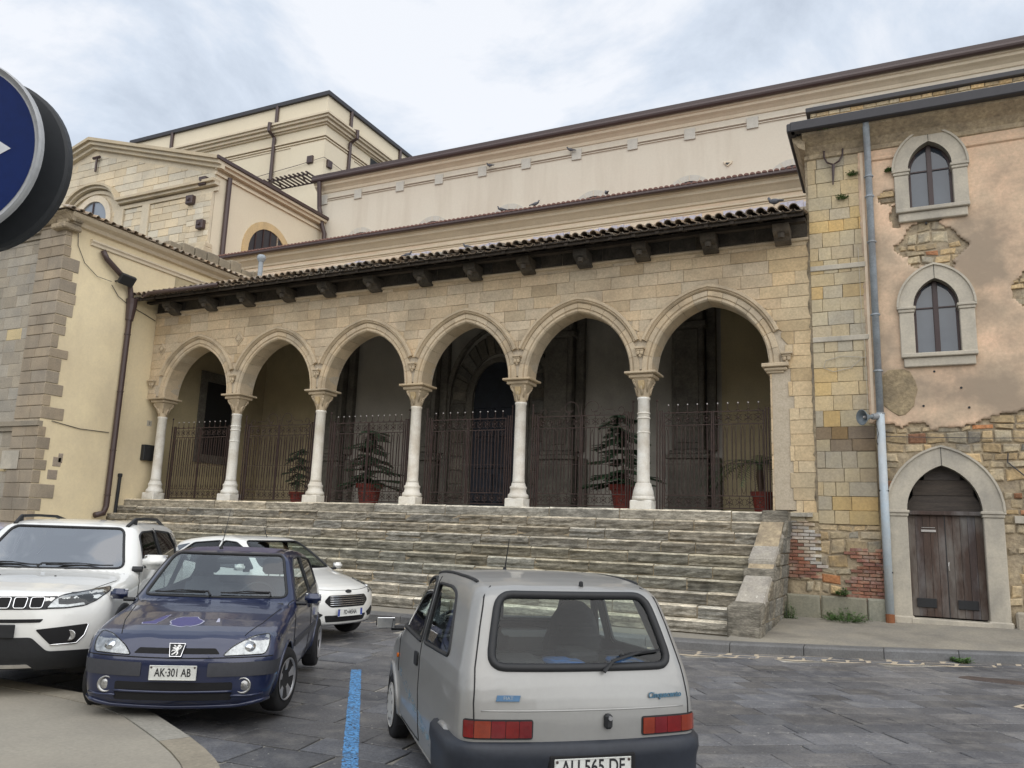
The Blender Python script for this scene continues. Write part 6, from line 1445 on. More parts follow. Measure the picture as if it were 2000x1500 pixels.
    mk('rear_bumper', V, F, MT['bumper'], t, smooth=True)
    plate(t, .018, -.01, .475, .46, .10, 'AU 565 DF', size=.105, sx=.78)
    m = MB(); m.bbox(.02, .05, -.27, .25, .41, .545, .01); m.build('plate_recess', MT['cardark'], t)
    # badges, lock, wiper, washer jet, aerial
    m = MB(); V, F = block([(-.070, -.016), (.062, -.016), (.070, .016), (-.062, .016)], lambda u, v, d: (u, v, d), .004, .001, -.004, 0); m.add(V, F); bo = stick(c, m.build('maker_badge', flat('blue_badge', (.05, .13, .24), .4), t), 'F', .47, .83, .003)
    text_obj('badge_text', 'FIAT', .026, MT['pipe_grey'], bo, (0, 0, .0045), (0, 0, 0), .0006, 1.1)
    sc_ = text_obj('model_script', 'Cinquecento', .044, flat('blue_script', (.03, .10, .16), .4), t, (0, 0, 0), (0, 0, 0), .002, 1, shear=.25, bold=.0012); stick(c, sc_, 'F', -.49, .83, .006); sc_.scale = (1.02, 1, 1)
    m = MB(); m.bbox(.035, .085, -.135, -.09, .665, .745, .012); o = m.build('tailgate_lock', MT['black'], t); m = MB(); m.lathe([(.012, -.008), (.012, .004)], (.034, -.115, .725), 10, ax='x'); m.build('keyhole', MT['alloy'], o)
    wiper(t, c, 'F', (-.22, 1.04), (-.50, 1.065), (-.10, .955), 'rear_wiper')
    m = MB(); q = c.surf('T', [.44], [-.08])[0]; m.lathe([(.016, 0), (.013, .025), (.004, .03)], q, 8); m.build('washer_jet', MT['black'], t)
    q = c.surf('T', [1.75], [.05])[0]; m = MB(); m.lathe([(.02, -.005), (.012, .03)], q, 8); m.tube([q.tolist(), (q[0] - .10, q[1], q[2] + .25)], [.006, .003], 5); m.build('roof_aerial', MT['black'], t)
    mirror(t, 2.22, .80, 1.0, 1, MT['black'], .9, -1); mirror(t, 2.22, -.80, 1.0, -1, MT['black'], .9, -1)
    # interior
    cabin(t, .42, 2.75, .34, .64, (2.25, 2.62), .93)
    seat(t, 1.62, .35, MT['seatdark'], 1, zb=.36); so_ = seat(t, 1.62, -.35, MT['seatdark'], 1, head=False, zb=.36)
    m = MB(); bm = bmesh.new(); bmesh.ops.create_uvsphere(bm, u_segments=14, v_segments=9, radius=1)
    m.add([(1.32 + v.co.x * .10 - (v.co.z) * .03, -.36 + v.co.y * .235 * (1 if v.co.z < 0 else .86), 1.0 + v.co.z * .27) for v in bm.verts], [[v.index for v in f.verts] for f in bm.faces]); bm.free(); 
    m.build('seat_cover', MT['seatdark'], so_, smooth=True)
    m = MB(); m.bbox(.80, .96, -.60, .60, .45, .97, .05); m.build('rear_bench_back', MT['seatdark'], t)
    m = MB(); m.bbox(.22, .80, -.60, .60, .93, .955, .01); m.build('parcel_shelf', MT['black'], t)
    for y, w in ((.05, .11), (-.36, .09)):
        m = MB(); m.bbox(.25, .50, y - w, y + w, .955, .995, .015); m.build('blue_cloth', MT['blueflower'], t)
    m = MB(); m.bbox(.26, .55, .20, .50, .955, 1.01, .02); m.bbox(.4, .7, -.2, .0, .955, 1.03, .02); m.build('folded_blanket', MT['seatdark'], t)
    steering(t, 2.15, .34, .93, 1)
    m = MB(); m.bbox(1.93, 1.95, -.10, .10, 1.26, 1.32, .01); m.build('rear_view_mirror', MT['black'], t)
    m = MB(); m.tube([(1.50, -.66, .5), (1.55, -.61, 1.32)], .03, 5); m.tube([(1.50, .66, .5), (1.55, .61, 1.32)], .03, 5); m.build('door_pillar_trim', MT['black'], t, kind='stuff')
    m = MB(); m.tube([(1.54, -.6, 1.25), (1.48, -.62, .7)], .012, 4); m.build('seat_belt', MT['seatgrey'], t)
    return t
build_cinq()
# ---------------------------------------------------------------- dark blue hatchback facing the camera
MT['bumper_strip'] = flat('grey_bumper_rubbing_strip', (.040, .042, .050), .6)
def lens_unit(c, t, name, ax, poly, side=None, bulbs=(), step=.035):
    base = c.patch(name, ax, poly, MT['reflector'], t, off=.001, step=step)
    for a, b, r in bulbs:
        P = c.surf(ax, [a], [b]); n_ = c.grad(P); p = P[0] + n_[0] * .006
        m = MB(); m.tube([(p - n_[0] * .03).tolist(), (p + n_[0] * .004).tolist()], r, 14); m.build('lamp_bowl', MT['chrome'], base, smooth=True)
    c.patch('lamp_glass', ax, poly, MT['lens'], base, off=.016, step=step, skirt=False); c.loop('lamp_rim', ax, poly, .0045, MT['seam'], base, off=.003)
    return base
def build_106():
    side = [(.10, .15), (.02, .19), (.0, .26), (.0, .38), (.0, .50), (.03, .585), (.06, .64), (.11, .70), (.22, .745), (.55, .82), (.98, .895), (1.10, .935), (1.56, 1.29), (1.68, 1.345), (1.9, 1.375), (2.4, 1.375), (2.95, 1.335), (3.20, 1.27), (3.42, .95), (3.55, .88), (3.64, .6), (3.62, .35), (3.5, .22), (1.8, .17)]
    hw = [(0, .74), (.25, .775), (.6, .795), (1.2, .795), (2.9, .79), (3.4, .75), (3.65, .70)]
    tum = [(.2, .05), (.36, .015), (.55, .0), (.78, .004), (.90, .03), (1.30, .185), (1.4, .23)]
    c = Car(side, hw, tum, .20, .14, .05, 3.66, k=.09)
    t = empty('navy_hatchback', (.74, -11.224, .055), 'dark blue hatchback with peeling bonnet lacquer and two wiper arms, facing the camera', 'car', 'parked cars', 2.131, .96)
    ws = rpoly([(-.67, .935), (.67, .935), (.535, 1.32), (-.535, 1.32)], .06)
    dw = rpoly([(1.26, .90), (2.22, .925), (2.18, 1.29), (1.82, 1.285), (1.66, 1.235)], .04); qw = rpoly([(2.30, .93), (3.0, .98), (3.02, 1.10), (2.93, 1.24), (2.27, 1.29)], .05)
    rw = rpoly([(-.56, .99), (.56, .99), (.47, 1.24), (-.47, 1.24)], .05)
    wb = ((.70, .275), (3.06, .275))
    lg = rpoly([(-.46, .215), (.46, .215), (.46, .355), (-.46, .355)], .02)
    c.body('body', MT['navy'], t, [('F', ws), ('L', dw), ('S', dw), ('L', qw), ('S', qw), ('R', rw)], [(x, z + .01, .315) for x, z in wb], lining=MT['black'])
    for x, z in wb:
        for s_ in (1, -1):
            arch_liner(t, x, z + .01, .315, s_, .79)
            c.loop('wheel_arch_lip', 'L' if s_ > 0 else 'S', [(x + .32 * math.cos(a), z + .01 + .32 * math.sin(a)) for a in [math.pi * k / 16 for k in range(-1, 18)]], .012, MT['navy'], t, off=.0, closed=False)
            wheel(t, x, s_ * .725, .275, .165, MT['alloy'], 5, 'alloy', steer=(-.24 if x < 1 else 0))
    g = c.patch('windscreen', 'F', ws, MT['glass_106'], t, off=-.003, skirt=False); c.loop('windscreen_rubber', 'F', ws, .014, MT['black'], g, off=0)
    for ax in 'LS':
        for nm, p in (('door_window', dw), ('quarter_window', qw)): g = c.patch(nm, ax, p, MT['glass_car'], t, off=-.004, skirt=False); c.loop('window_frame', ax, p, .010, MT['black'], g, off=0)
        seams(c, t, [(ax, [(2.25, 1.32), (2.26, .93), (2.24, .55), (2.15, .28)]), (ax, [(1.02, .28), (1.06, .86), (1.24, .91)])])
        c.patch('side_strip', ax, [(1.08, .50), (2.7, .50), (2.7, .56), (1.08, .56)], MT['bumper_strip'], t, off=.012)
        c.patch('door_handle', ax, rpoly([(2.02, .77), (2.17, .77), (2.17, .82), (2.02, .82)], .015), MT['black'], t, off=.014, step=.03)
    g = c.patch('rear_window', 'R', rw, MT['glass_car'], t, off=-.003, skirt=False); c.loop('window_rubber', 'R', rw, .012, MT['black'], g, off=0)
    # bonnet shut lines, peeling lacquer
    for s_ in (1, -1): c.loop('bonnet_gap', 'T', [(.20, s_ * .50), (.50, s_ * .585), (.98, s_ * .66)], .005, MT['seam'], t, off=-.001, n=4, closed=False)
    lil = flat('peeled_lilac_primer', (.062, .058, .16), .6); wh = flat('flaked_lacquer_edge', (.36, .37, .46), .6)
    def blob(cx, cy, a, b, n=22, j=.16, seed=1):
        r_ = random.Random(seed); return [(cx + a * math.cos(q) * (1 + r_.uniform(-j, j)), cy + b * math.sin(q) * (1 + r_.uniform(-j, j))) for q in [2 * math.pi * k / n for k in range(n)]]
    for nm, p in (('peeled_patch', blob(.40, .045, .125, .135, seed=3)), ('peeled_patch', [(.34, .28), (.36, .40), (.40, .41), (.42, .33), (.56, .26), (.58, .22), (.48, .235), (.40, .26)])):
        o = c.patch(nm, 'T', p, wh, t, off=.0012, step=.03, skirt=False); q = [((x - .42) * .93 + .42, (y - (.045 if p[0][1] < .2 else .31)) * .93 + (.045 if p[0][1] < .2 else .31)) for x, y in p]
        c.patch('primer', 'T', q, lil, o, off=.0022, step=.03, skirt=False)
    c.patch('lacquer_chip', 'T', [(.40, -.205), (.50, -.20), (.50, -.215), (.41, -.235)], wh, t, off=.001, step=.03, skirt=False)
    fade = M('sun_faded_roof_lacquer', (.075, .065, .105), (.10, .09, .12), ns=3, rough=.6, bump=0, fine=.15, tint=False); c.patch('faded_roof_panel', 'T', rpoly([(1.72, -.44), (1.72, .44), (2.9, .46), (2.9, -.46)], .05), fade, t, off=.001, skirt=False)
    # lamps
    for s_ in (1, -1):
        hp = [(s_ * .36, .558), (s_ * .685, .565), (s_ * .705, .64), (s_ * .69, .715), (s_ * .57, .70), (s_ * .43, .63)]
        lens_unit(c, t, 'headlamp', 'F', rpoly(hp, .03), bulbs=((s_ * .56, .625, .045),))
        c.patch('headlamp_corner', 'L' if s_ > 0 else 'S', rpoly([(.26, .575), (.42, .61), (.44, .70), (.30, .72)], .02), MT['lens'], t, off=.004, step=.03)
        P = c.surf('F', [s_ * .54], [.325])[0]
        m = MB(); m.lathe([(.062, .02), (.066, -.005), (.056, -.012), (.05, .01)], P, 20, ax='x'); fo = m.build('fog_lamp', MT['reflector'], t, smooth=True)
        m = MB(); m.lathe([(.05, .01), (.03, -.004), (.001, -.006)], P, 20, ax='x', cap=False); m.build('lamp_glass', MT['reflector'], fo, smooth=True)
        c.patch('rubbing_strip', 'F', rpoly([(s_ * .26, .40), (s_ * .70, .40), (s_ * .715, .51), (s_ * .26, .505)], .012), MT['bumper_strip'], t, off=.008)
        c.patch('rubbing_strip_side', 'L' if s_ > 0 else 'S', [(.10, .40), (.37, .40), (.37, .51), (.10, .51)], MT['bumper_strip'], t, off=.006)
    c.loop('bumper_gap', 'F', [(-.74, .548), (-.4, .545), (0, .54), (.4, .545), (.74, .548)], .006, MT['seam'], t, off=0, n=4, closed=False)
    gr = c.patch('upper_grille', 'F', rpoly([(-.34, .572), (.34, .572), (.30, .615), (-.30, .615)], .012), MT['cardark'], t, off=.003)
    lo = c.patch('lower_grille', 'F', lg, MT['cardark'], t, off=.004)
    c.loop('grille_bar', 'F', [(-.46, .285), (0, .282), (.46, .285)], .010, MT['navy'], lo, off=.006, closed=False)
    c.loop('front_spoiler', 'F', [(-.72, .21), (-.5, .17), (0, .16), (.5, .17), (.72, .21)], .018, MT['navy'], t, off=.008, closed=False)
    for s_ in (1, -1): c.loop('spoiler_lip', 'F', [(s_ * .45, .25), (s_ * .60, .245), (s_ * .69, .255)], .010, MT['navy'], t, off=.006, closed=False)
    # lion badge
    m = MB(); V, F = block([(-.042, -.052), (.042, -.052), (.060, .052), (-.060, .052)], lambda u, v, d: (u, v, d), .010, .003, -.01, 0); m.add(V, F); bo = stick(c, m.build('badge', MT['black'], t), 'F', 0, .597, .006)
    m = MB(); m.tube([(-.044, -.052, .010), (.044, -.052, .010), (.062, .053, .010), (-.062, .053, .010)], .0045, 5, closed=True); m.build('badge_border', MT['chrome'], bo)
    m = MB(); zz = .013
    for pts in ([(-.004, -.012), (.014, -.006), (.020, .014), (.012, .030), (-.002, .026), (-.010, .008)], [(.006, .024), (.022, .026), (.030, .036), (.020, .044), (.004, .040)], [(-.012, .006), (.0, .014), (-.018, .024), (-.034, .020), (-.032, .014)], [(-.012, .026), (-.004, .024), (-.014, .038), (-.026, .040), (-.026, .034)],
                [(-.006, -.010), (.006, -.012), (-.008, -.028), (-.028, -.040), (-.034, -.034), (-.018, -.024)], [(.004, -.012), (.014, -.010), (.018, -.026), (.010, -.042), (.0, -.044), (.008, -.028)], [(-.014, -.006), (-.008, .002), (-.030, .002), (-.038, -.012), (-.034, -.014), (-.028, -.006)], [(.020, .0), (.030, .012), (.040, .034), (.034, .036), (.024, .018)]):
        V = [(x, y, zz) for x, y in pts] + [(x, y, zz - .003) for x, y in pts]; n = len(pts); m.add(V, [tuple(range(n))] + [(i, (i + 1) % n, n + (i + 1) % n, n + i) for i in range(n)])
    m.build('lion_emblem', MT['white'], bo)
    plate(t, -.022, 0, .432, .37, .115, 'AK\u00b7301 AB', size=.088, sx=.70)
    wiper(t, c, 'F', (.08, .96), (.56, .955), (.02, .925)); wiper(t, c, 'F', (-.50, .958), (-.06, .962), (-.52, .925))
    q = c.surf('T', [1.80], [.13])[0]; m = MB(); m.lathe([(.022, -.005), (.016, .03)], q, 8); m.tube([q.tolist(), (q[0] + .18, q[1] - .02, q[2] + .42)], [.005, .0025], 5); m.build('roof_aerial', MT['black'], t)
    mirror(t, 1.24, .82, .93, 1, MT['navy'], .95, 1); mirror(t, 1.24, -.82, .93, -1, MT['navy'], .95, 1)
    cabin(t, 1.0, 3.3, .34, .70, (1.05, 1.42), .89); steering(t, 1.50, -.33, .87, -1)
    seat(t, 1.80, -.36, MT['seatgrey'], -1, zb=.33); seat(t, 1.80, .36, MT['seatgrey'], -1, zb=.33)
    m = MB(); m.bbox(2.85, 3.0, -.60, .60, .4, .93, .05); o = m.build('rear_bench_back', MT['seatgrey'], t)
    m = MB(); m.bbox(1.58, 1.61, -.11, .11, 1.22, 1.28, .015); m.build('rear_view_mirror', MT['black'], t)
    return t
build_106()
# ---------------------------------------------------------------- white compact SUV facing the camera
def build_suv():
    side = [(.08, .30), (.02, .38), (.0, .50), (-.01, .62), (.0, .78), (.02, .88), (.07, .965), (.16, 1.00), (.55, 1.055), (1.10, 1.10), (1.26, 1.13), (1.80, 1.53), (1.95, 1.60), (2.3, 1.635), (3.2, 1.63), (3.9, 1.60), (4.08, 1.55), (4.25, 1.15), (4.35, .9), (4.36, .5), (4.28, .34), (2.2, .28)]
    hw = [(0, .86), (.3, .895), (.8, .91), (3.6, .91), (4.1, .87), (4.4, .82)]
    tum = [(.25, .06), (.45, .02), (.7, .0), (1.0, .01), (1.10, .035), (1.55, .20), (1.65, .25)]
    c = Car(side, hw, tum, .30, .16, .05, 4.37, k=.10)
    t = empty('white_suv', (-1.089, -11.598, .034), 'white compact suv with slotted black grille and roof rails, partly outside the frame', 'car', 'parked cars', 2.213, .962)
    ws = rpoly([(-.72, 1.13), (.72, 1.13), (.57, 1.545), (-.57, 1.545)], .07)
    sw = rpoly([(1.72, 1.13), (2.66, 1.15), (2.62, 1.52), (2.1, 1.51), (1.95, 1.47)], .04); s2 = rpoly([(2.72, 1.15), (3.5, 1.18), (3.62, 1.30), (3.45, 1.49), (2.69, 1.52)], .04); s3 = rpoly([(3.60, 1.20), (3.90, 1.28), (3.80, 1.44), (3.52, 1.49), (3.70, 1.32)], .02)
    wb = ((.88, .345), (3.52, .345))
    c.body('body', MT['whitecar'], t, [('F', ws), ('L', sw), ('S', sw), ('L', s2), ('S', s2)], [(x, z + .02, .40) for x, z in wb], lining=MT['black'])
    for x, z in wb:
        for s_ in (1, -1):
            arch_liner(t, x, z + .02, .40, s_, .90); wheel(t, x, s_ * .80, .345, .21, MT['alloy'], 5, 'alloy')
            c.loop('wheel_arch_trim', 'L' if s_ > 0 else 'S', [(x + .43 * math.cos(a), z + .02 + .43 * math.sin(a)) for a in [math.pi * k / 16 for k in range(0, 17)]], .042, MT['black'], t, off=-.012, closed=False)
    g = c.patch('windscreen', 'F', ws, MT['glass_sky'], t, off=-.003, skirt=False); c.loop('windscreen_edge', 'F', ws, .014, MT['black'], g, off=0)
    c.patch('camera_housing', 'F', rpoly([(-.10, 1.46), (.10, 1.46), (.13, 1.545), (-.13, 1.545)], .02), MT['black'], g, off=-.012, skirt=False)
    for ax in 'LS':
        for nm, p, mm in (('door_window', sw, 'glass_dark'), ('rear_door_window', s2, 'glass_dark')): g = c.patch(nm, ax, p, MT[mm], t, off=-.004, skirt=False); c.loop('window_frame', ax, p, .012, MT['black'], g, off=0)
        c.patch('rear_quarter_window', ax, s3, MT['winglass'], t, off=.002, skirt=False)
        seams(c, t, [(ax, [(2.69, 1.55), (2.70, 1.12), (2.66, .6), (2.55, .40)]), (ax, [(1.40, .40), (1.42, .95), (1.60, 1.12)])])
        c.patch('door_sill_trim', ax, [(1.3, .30), (3.1, .30), (3.1, .46), (1.3, .46)], MT['black'], t, off=.012)
        c.patch('door_handle', ax, rpoly([(2.45, .98), (2.62, .98), (2.62, 1.02), (2.45, 1.02)], .012), MT['chrome'], t, off=.018, step=.03)
    for s_ in (1, -1):
        P = c.surf('T', [1.98, 2.2, 2.7, 3.3, 3.9], [s_ * .585, s_ * .61, s_ * .61, s_ * .60, s_ * .56]).tolist()
        for k in (1, 2, 3): P[k][2] += .055
        P[0][2] += .005; m = MB(); m.tube(P, [.022, .02, .018, .02, .022], 6); m.tube([P[1], (P[1][0], P[1][1], P[1][2] - .08)], .025, 6); m.build('roof_rail', MT['black'], t, smooth=True)
        # headlamps
        hp = rpoly([(s_ * .45, .845), (s_ * .50, .925), (s_ * .55, .955), (s_ * .80, .995), (s_ * .835, .96), (s_ * .80, .905), (s_ * .72, .86), (s_ * .60, .845)], .02)
        base = c.patch('headlamp', 'F', hp, MT['black'], t, off=.002, step=.035)
        c.patch('light_bar', 'F', [(s_ * .46, .852), (s_ * .60, .852), (s_ * .72, .868), (s_ * .71, .885), (s_ * .60, .872), (s_ * .535, .878), (s_ * .52, .925), (s_ * .72, .955), (s_ * .70, .970), (s_ * .53, .945), (s_ * .495, .915)], MT['reflector'], base, off=.005, step=.03)
        c.patch('lamp_glass', 'F', hp, MT['lens'], base, off=.014, step=.035, skirt=False); c.loop('lamp_rim', 'F', hp, .006, MT['black'], base, off=.004)
        c.patch('headlamp_corner', 'L' if s_ > 0 else 'S', rpoly([(.24, .87), (.36, .93), (.38, .972), (.28, .972)], .02), MT['black'], t, off=.003, step=.03)
        # fog lamp pockets with chrome corner
        fp_ = rpoly([(s_ * .40, .665), (s_ * .77, .70), (s_ * .75, .60), (s_ * .70, .535), (s_ * .52, .53)], .02)
        fo = c.patch('fog_lamp_pocket', 'F', fp_, MT['cardark'], t, off=.004, step=.04); c.loop('pocket_chrome', 'F', [(s_ * .52, .53), (s_ * .70, .535), (s_ * .75, .60), (s_ * .77, .695)], .007, MT['chrome'], fo, off=.006, closed=False)
        P = c.surf('F', [s_ * .655], [.605])[0]; m = MB(); m.lathe([(.045, .005), (.047, -.012), (.035, -.008), (.001, -.002)], P, 18, ax='x', cap=False); m.build('fog_lamp', MT['reflector'], fo, smooth=True)
        c.loop('bonnet_gap', 'T', [(.20, s_ * .60), (.50, s_ * .70), (1.05, s_ * .77)], .005, MT['seam'], t, off=-.001, n=4, closed=False)
        mirror(t, 1.52, s_ * .86, 1.20, s_, MT['whitecar'], 1.55, 1)
    gb = c.patch('grille_panel', 'F', rpoly([(-.47, .835), (.47, .835), (.52, .945), (-.52, .945)], .02), MT['black'], t, off=.003)
    for k in range(7):
        y = (k - 3) * .125; sl_ = c.patch('grille_slot', 'F', rpoly([(y - .045, .848), (y + .045, .848), (y + .050, .935), (y - .050, .935)], .018), MT['cardark'], gb, off=.006, step=.03); c.loop('slot_ring', 'F', rpoly([(y - .045, .848), (y + .045, .848), (y + .050, .935), (y - .050, .935)], .018), .0055, MT['chrome'], sl_, off=.009)
    c.patch('air_slot', 'F', rpoly([(-.43, .725), (.43, .725), (.45, .755), (-.45, .755)], .012), MT['cardark'], t, off=.004)
    c.patch('lower_bumper_trim', 'F', rpoly([(-.84, .33), (.84, .33), (.84, .47), (.50, .475), (.38, .60), (-.38, .60), (-.50, .475), (-.84, .47)], .03), MT['black'], t, off=.012)
    for ax in 'LS': c.patch('lower_trim_side', ax, [(.12, .32), (.50, .32), (.47, .47), (.12, .47)], MT['black'], t, off=.012)
    c.patch('skid_plate', 'F', rpoly([(-.40, .345), (.40, .345), (.36, .375), (-.36, .375)], .01), MT['chrome'], t, off=.018)
    m = MB(); m.bbox(-.035, -.012, -.26, .26, .60, .715, .006); m.build('plate_holder', MT['black'], t)
    wiper(t, c, 'F', (.60, 1.15), (.02, 1.15), (.68, 1.12)); wiper(t, c, 'F', (-.02, 1.15), (-.62, 1.15), (.04, 1.12))
    for y in (.25, -.25):
        q = c.surf('T', [.86], [y])[0]; m = MB(); m.lathe([(.014, -.004), (.008, .008)], q, 8); m.build('washer_jet', MT['black'], t)
    cabin(t, 1.3, 4.0, .5, .80, (1.35, 1.8), 1.08); steering(t, 1.95, -.38, 1.06, -1); seat(t, 2.35, -.40, MT['seatdark'], -1, zb=.50); seat(t, 2.35, .40, MT['seatdark'], -1, zb=.50)
    return t
build_suv()
# ---------------------------------------------------------------- white hatchback behind, turned to the right
def build_fiesta():
    side = [(.10, .22), (.03, .28), (.0, .40), (-.005, .52), (.01, .66), (.05, .74), (.15, .80), (.5, .90), (.88, .97), (1.0, 1.0), (1.75, 1.39), (1.95, 1.45), (2.3, 1.475), (2.8, 1.465), (3.4, 1.40), (3.62, 1.34), (3.85, 1.0), (3.95, .85), (3.97, .5), (3.88, .30), (2, .2)]
    hw = [(0, .78), (.3, .83), (.8, .855), (3.3, .855), (3.8, .80), (4.0, .75)]
    tum = [(.2, .06), (.4, .015), (.65, .0), (.88, .01), (.98, .03), (1.38, .22), (1.5, .28)]
    c = Car(side, hw, tum, .30, .16, .05, 3.97, k=.10)
    t = empty('white_hatchback', (-1.26, -6.30, .015), 'white hatchback with wide black grille parked behind the dark blue car', 'car', 'parked cars', 2.99, .955)
    ws = rpoly([(-.68, 1.01), (.68, 1.01), (.53, 1.40), (-.53, 1.40)], .07)
    sw = rpoly([(1.30, .99), (2.30, 1.00), (2.26, 1.385), (1.95, 1.37), (1.72, 1.28)], .05); s2 = rpoly([(2.37, 1.01), (3.10, 1.06), (3.28, 1.14), (3.0, 1.33), (2.34, 1.385)], .05); s3 = rpoly([(3.36, 1.15), (3.52, 1.18), (3.42, 1.27), (3.10, 1.32)], .02)
    wb = ((.80, .30), (3.29, .30))
    c.body('body', MT['whitecar'], t, [('F', ws), ('L', sw), ('S', sw), ('L', s2), ('S', s2)], [(x, z + .01, .335) for x, z in wb], nx=100, ny=36, nz_=34, lining=MT['black'])
    for x, z in wb:
        for s_ in (1, -1): arch_liner(t, x, z + .01, .335, s_, .845); wheel(t, x, s_ * .755, .30, .185, MT['alloy'], 7, 'alloy')
    g = c.patch('windscreen', 'F', ws, MT['glass_car'], t, off=-.003, skirt=False); c.loop('windscreen_edge', 'F', ws, .012, MT['black'], g, off=0)
    for ax in 'LS':
        for nm, p in (('door_window', sw), ('rear_door_window', s2)): g = c.patch(nm, ax, p, MT['glass_car'] if nm != 'x' else None, t, off=-.004, skirt=False); c.loop('window_frame', ax, p, .012, MT['black'], g, off=0)
        c.patch('rear_quarter_window', ax, s3, MT['winglass'], t, off=.002, skirt=False)
        seams(c, t, [(ax, [(2.33, 1.42), (2.34, .98), (2.30, .4)])])
    for s_ in (1, -1):
        lens_unit(c, t, 'headlamp', 'F', rpoly([(s_ * .50, .68), (s_ * .60, .70), (s_ * .735, .775), (s_ * .75, .83), (s_ * .70, .825), (s_ * .58, .755)], .015), bulbs=((s_ * .66, .765, .03),))
        lens_unit(c, t, 'headlamp_corner', 'L' if s_ > 0 else 'S', rpoly([(.24, .68), (.40, .72), (.62, .80), (.72, .86), (.55, .86), (.34, .80)], .015), bulbs=((.40, .76, .035), (.50, .79, .025)))
        c.patch('fog_pocket', 'F', rpoly([(s_ * .44, .40), (s_ * .52, .33), (s_ * .70, .34), (s_ * .72, .42), (s_ * .64, .48)], .02), MT['cardark'], t, off=.004)
        mirror(t, 1.32, s_ * .90, 1.02, s_, MT['whitecar'], 1.0, 1)
    gr = c.patch('main_grille', 'F', rpoly([(-.34, .50), (.34, .50), (.44, .585), (.36, .67), (-.36, .67), (-.44, .585)], .03), MT['cardark'], t, off=.004)
    for z in (.53, .56, .59, .62, .65): c.loop('grille_bar', 'F', [(-.35, z), (.35, z)], .006, MT['chrome'], gr, off=.008, n=4, closed=False)
    c.patch('lower_grille', 'F', rpoly([(-.38, .29), (.38, .29), (.42, .385), (-.42, .385)], .02), MT['cardark'], t, off=.004)
    c.patch('lower_lip', 'F', rpoly([(-.72, .215), (.72, .215), (.70, .255), (-.70, .255)], .015), MT['bumper_strip'], t, off=.012)
    m = MB(); m.lathe([(.028, -.006), (.028, .006)], (0, 0, 0), 14); o = m.build('oval_badge', MT['black'], t); stick(c, o, 'F', 0, .72, .004); o.scale = (2.1, 1, 1)
    plate(t, -.03, 0, .425, .50, .11, 'FD\u00b7445NA', eu=True, size=.085, sx=.70)
    c.loop('bonnet_gap', 'F', [(-.55, .755), (-.3, .74), (0, .735), (.3, .74), (.55, .755)], .004, MT['seam'], t, off=0, n=4, closed=False)
    q = c.surf('T', [2.0], [0])[0]; m = MB(); m.tube([q.tolist(), (q[0] + .12, q[1], q[2] + .20)], [.008, .003], 5); m.build('roof_aerial', MT['black'], t)
    cabin(t, 1.1, 3.6, .42, .74, (1.15, 1.6), .97); steering(t, 1.72, -.36, .96, -1); seat(t, 2.1, -.38, MT['seatdark'], -1, zb=.42); seat(t, 2.1, .38, MT['seatdark'], -1, zb=.42)
build_fiesta()
# a lilac grey car beyond the SUV, only its roof edge in view
def build_far():
    side = [(.10, .22), (.0, .40), (.0, .60), (.10, .78), (.9, .93), (1.05, .97), (1.75, 1.40), (2.1, 1.46), (2.9, 1.45), (3.6, 1.32), (4.0, .95), (4.2, .85), (4.22, .4), (4.1, .22)]
    c = Car(side, [(0, .76), (.4, .84), (3.8, .84), (4.2, .76)], [(.2, .05), (.6, 0), (.95, .02), (1.4, .22)], .28, .16, .05, 4.2, k=.10)
    t = empty('lilac_grey_car', (-6.9, -9.0, .03), 'lilac grey car at the left edge, its roof just showing behind the white suv', 'car', 'parked cars', 2.35, 1.0)
    mt_ = M('lilac_grey_paint', (.36, .35, .42), (.38, .37, .44), rough=.3, bump=0, fine=.02, tint=False, metal=.3, coat=.6)
    ws = rpoly([(-.66, 1.0), (.66, 1.0), (.52, 1.38), (-.52, 1.38)], .07); sw = rpoly([(1.35, .97), (3.3, 1.0), (3.2, 1.30), (2.3, 1.38), (1.85, 1.34)], .05)
    c.body('body', mt_, t, [('F', ws), ('L', sw), ('S', sw)], [(.8, .31, .34), (3.4, .31, .34)], nx=80, ny=30, nz_=28, lining=MT['black'])
    for ax, p, n_ in (('F', ws, 'windscreen'), ('L', sw, 'side_window'), ('S', sw, 'side_window')): g = c.patch(n_, ax, p, MT['glass_car'], t, off=-.003, skirt=False); c.loop('window_frame', ax, p, .012, MT['black'], g, off=0)
    for x in (.8, 3.4):
        for s_ in (1, -1): arch_liner(t, x, .31, .34, s_, .83); wheel(t, x, s_ * .75, .30, .18, MT['alloy'], 5, 'alloy')
    for s_ in (1, -1): lens_unit(c, t, 'headlamp', 'F', rpoly([(s_ * .45, .60), (s_ * .72, .66), (s_ * .72, .76), (s_ * .5, .72)], .02), bulbs=())
    c.patch('grille', 'F', rpoly([(-.35, .50), (.35, .50), (.38, .6), (-.38, .6)], .02), MT['cardark'], t, off=.004)
    cabin(t, 1.1, 3.6, .42, .74, (1.15, 1.6), .95)
build_far()
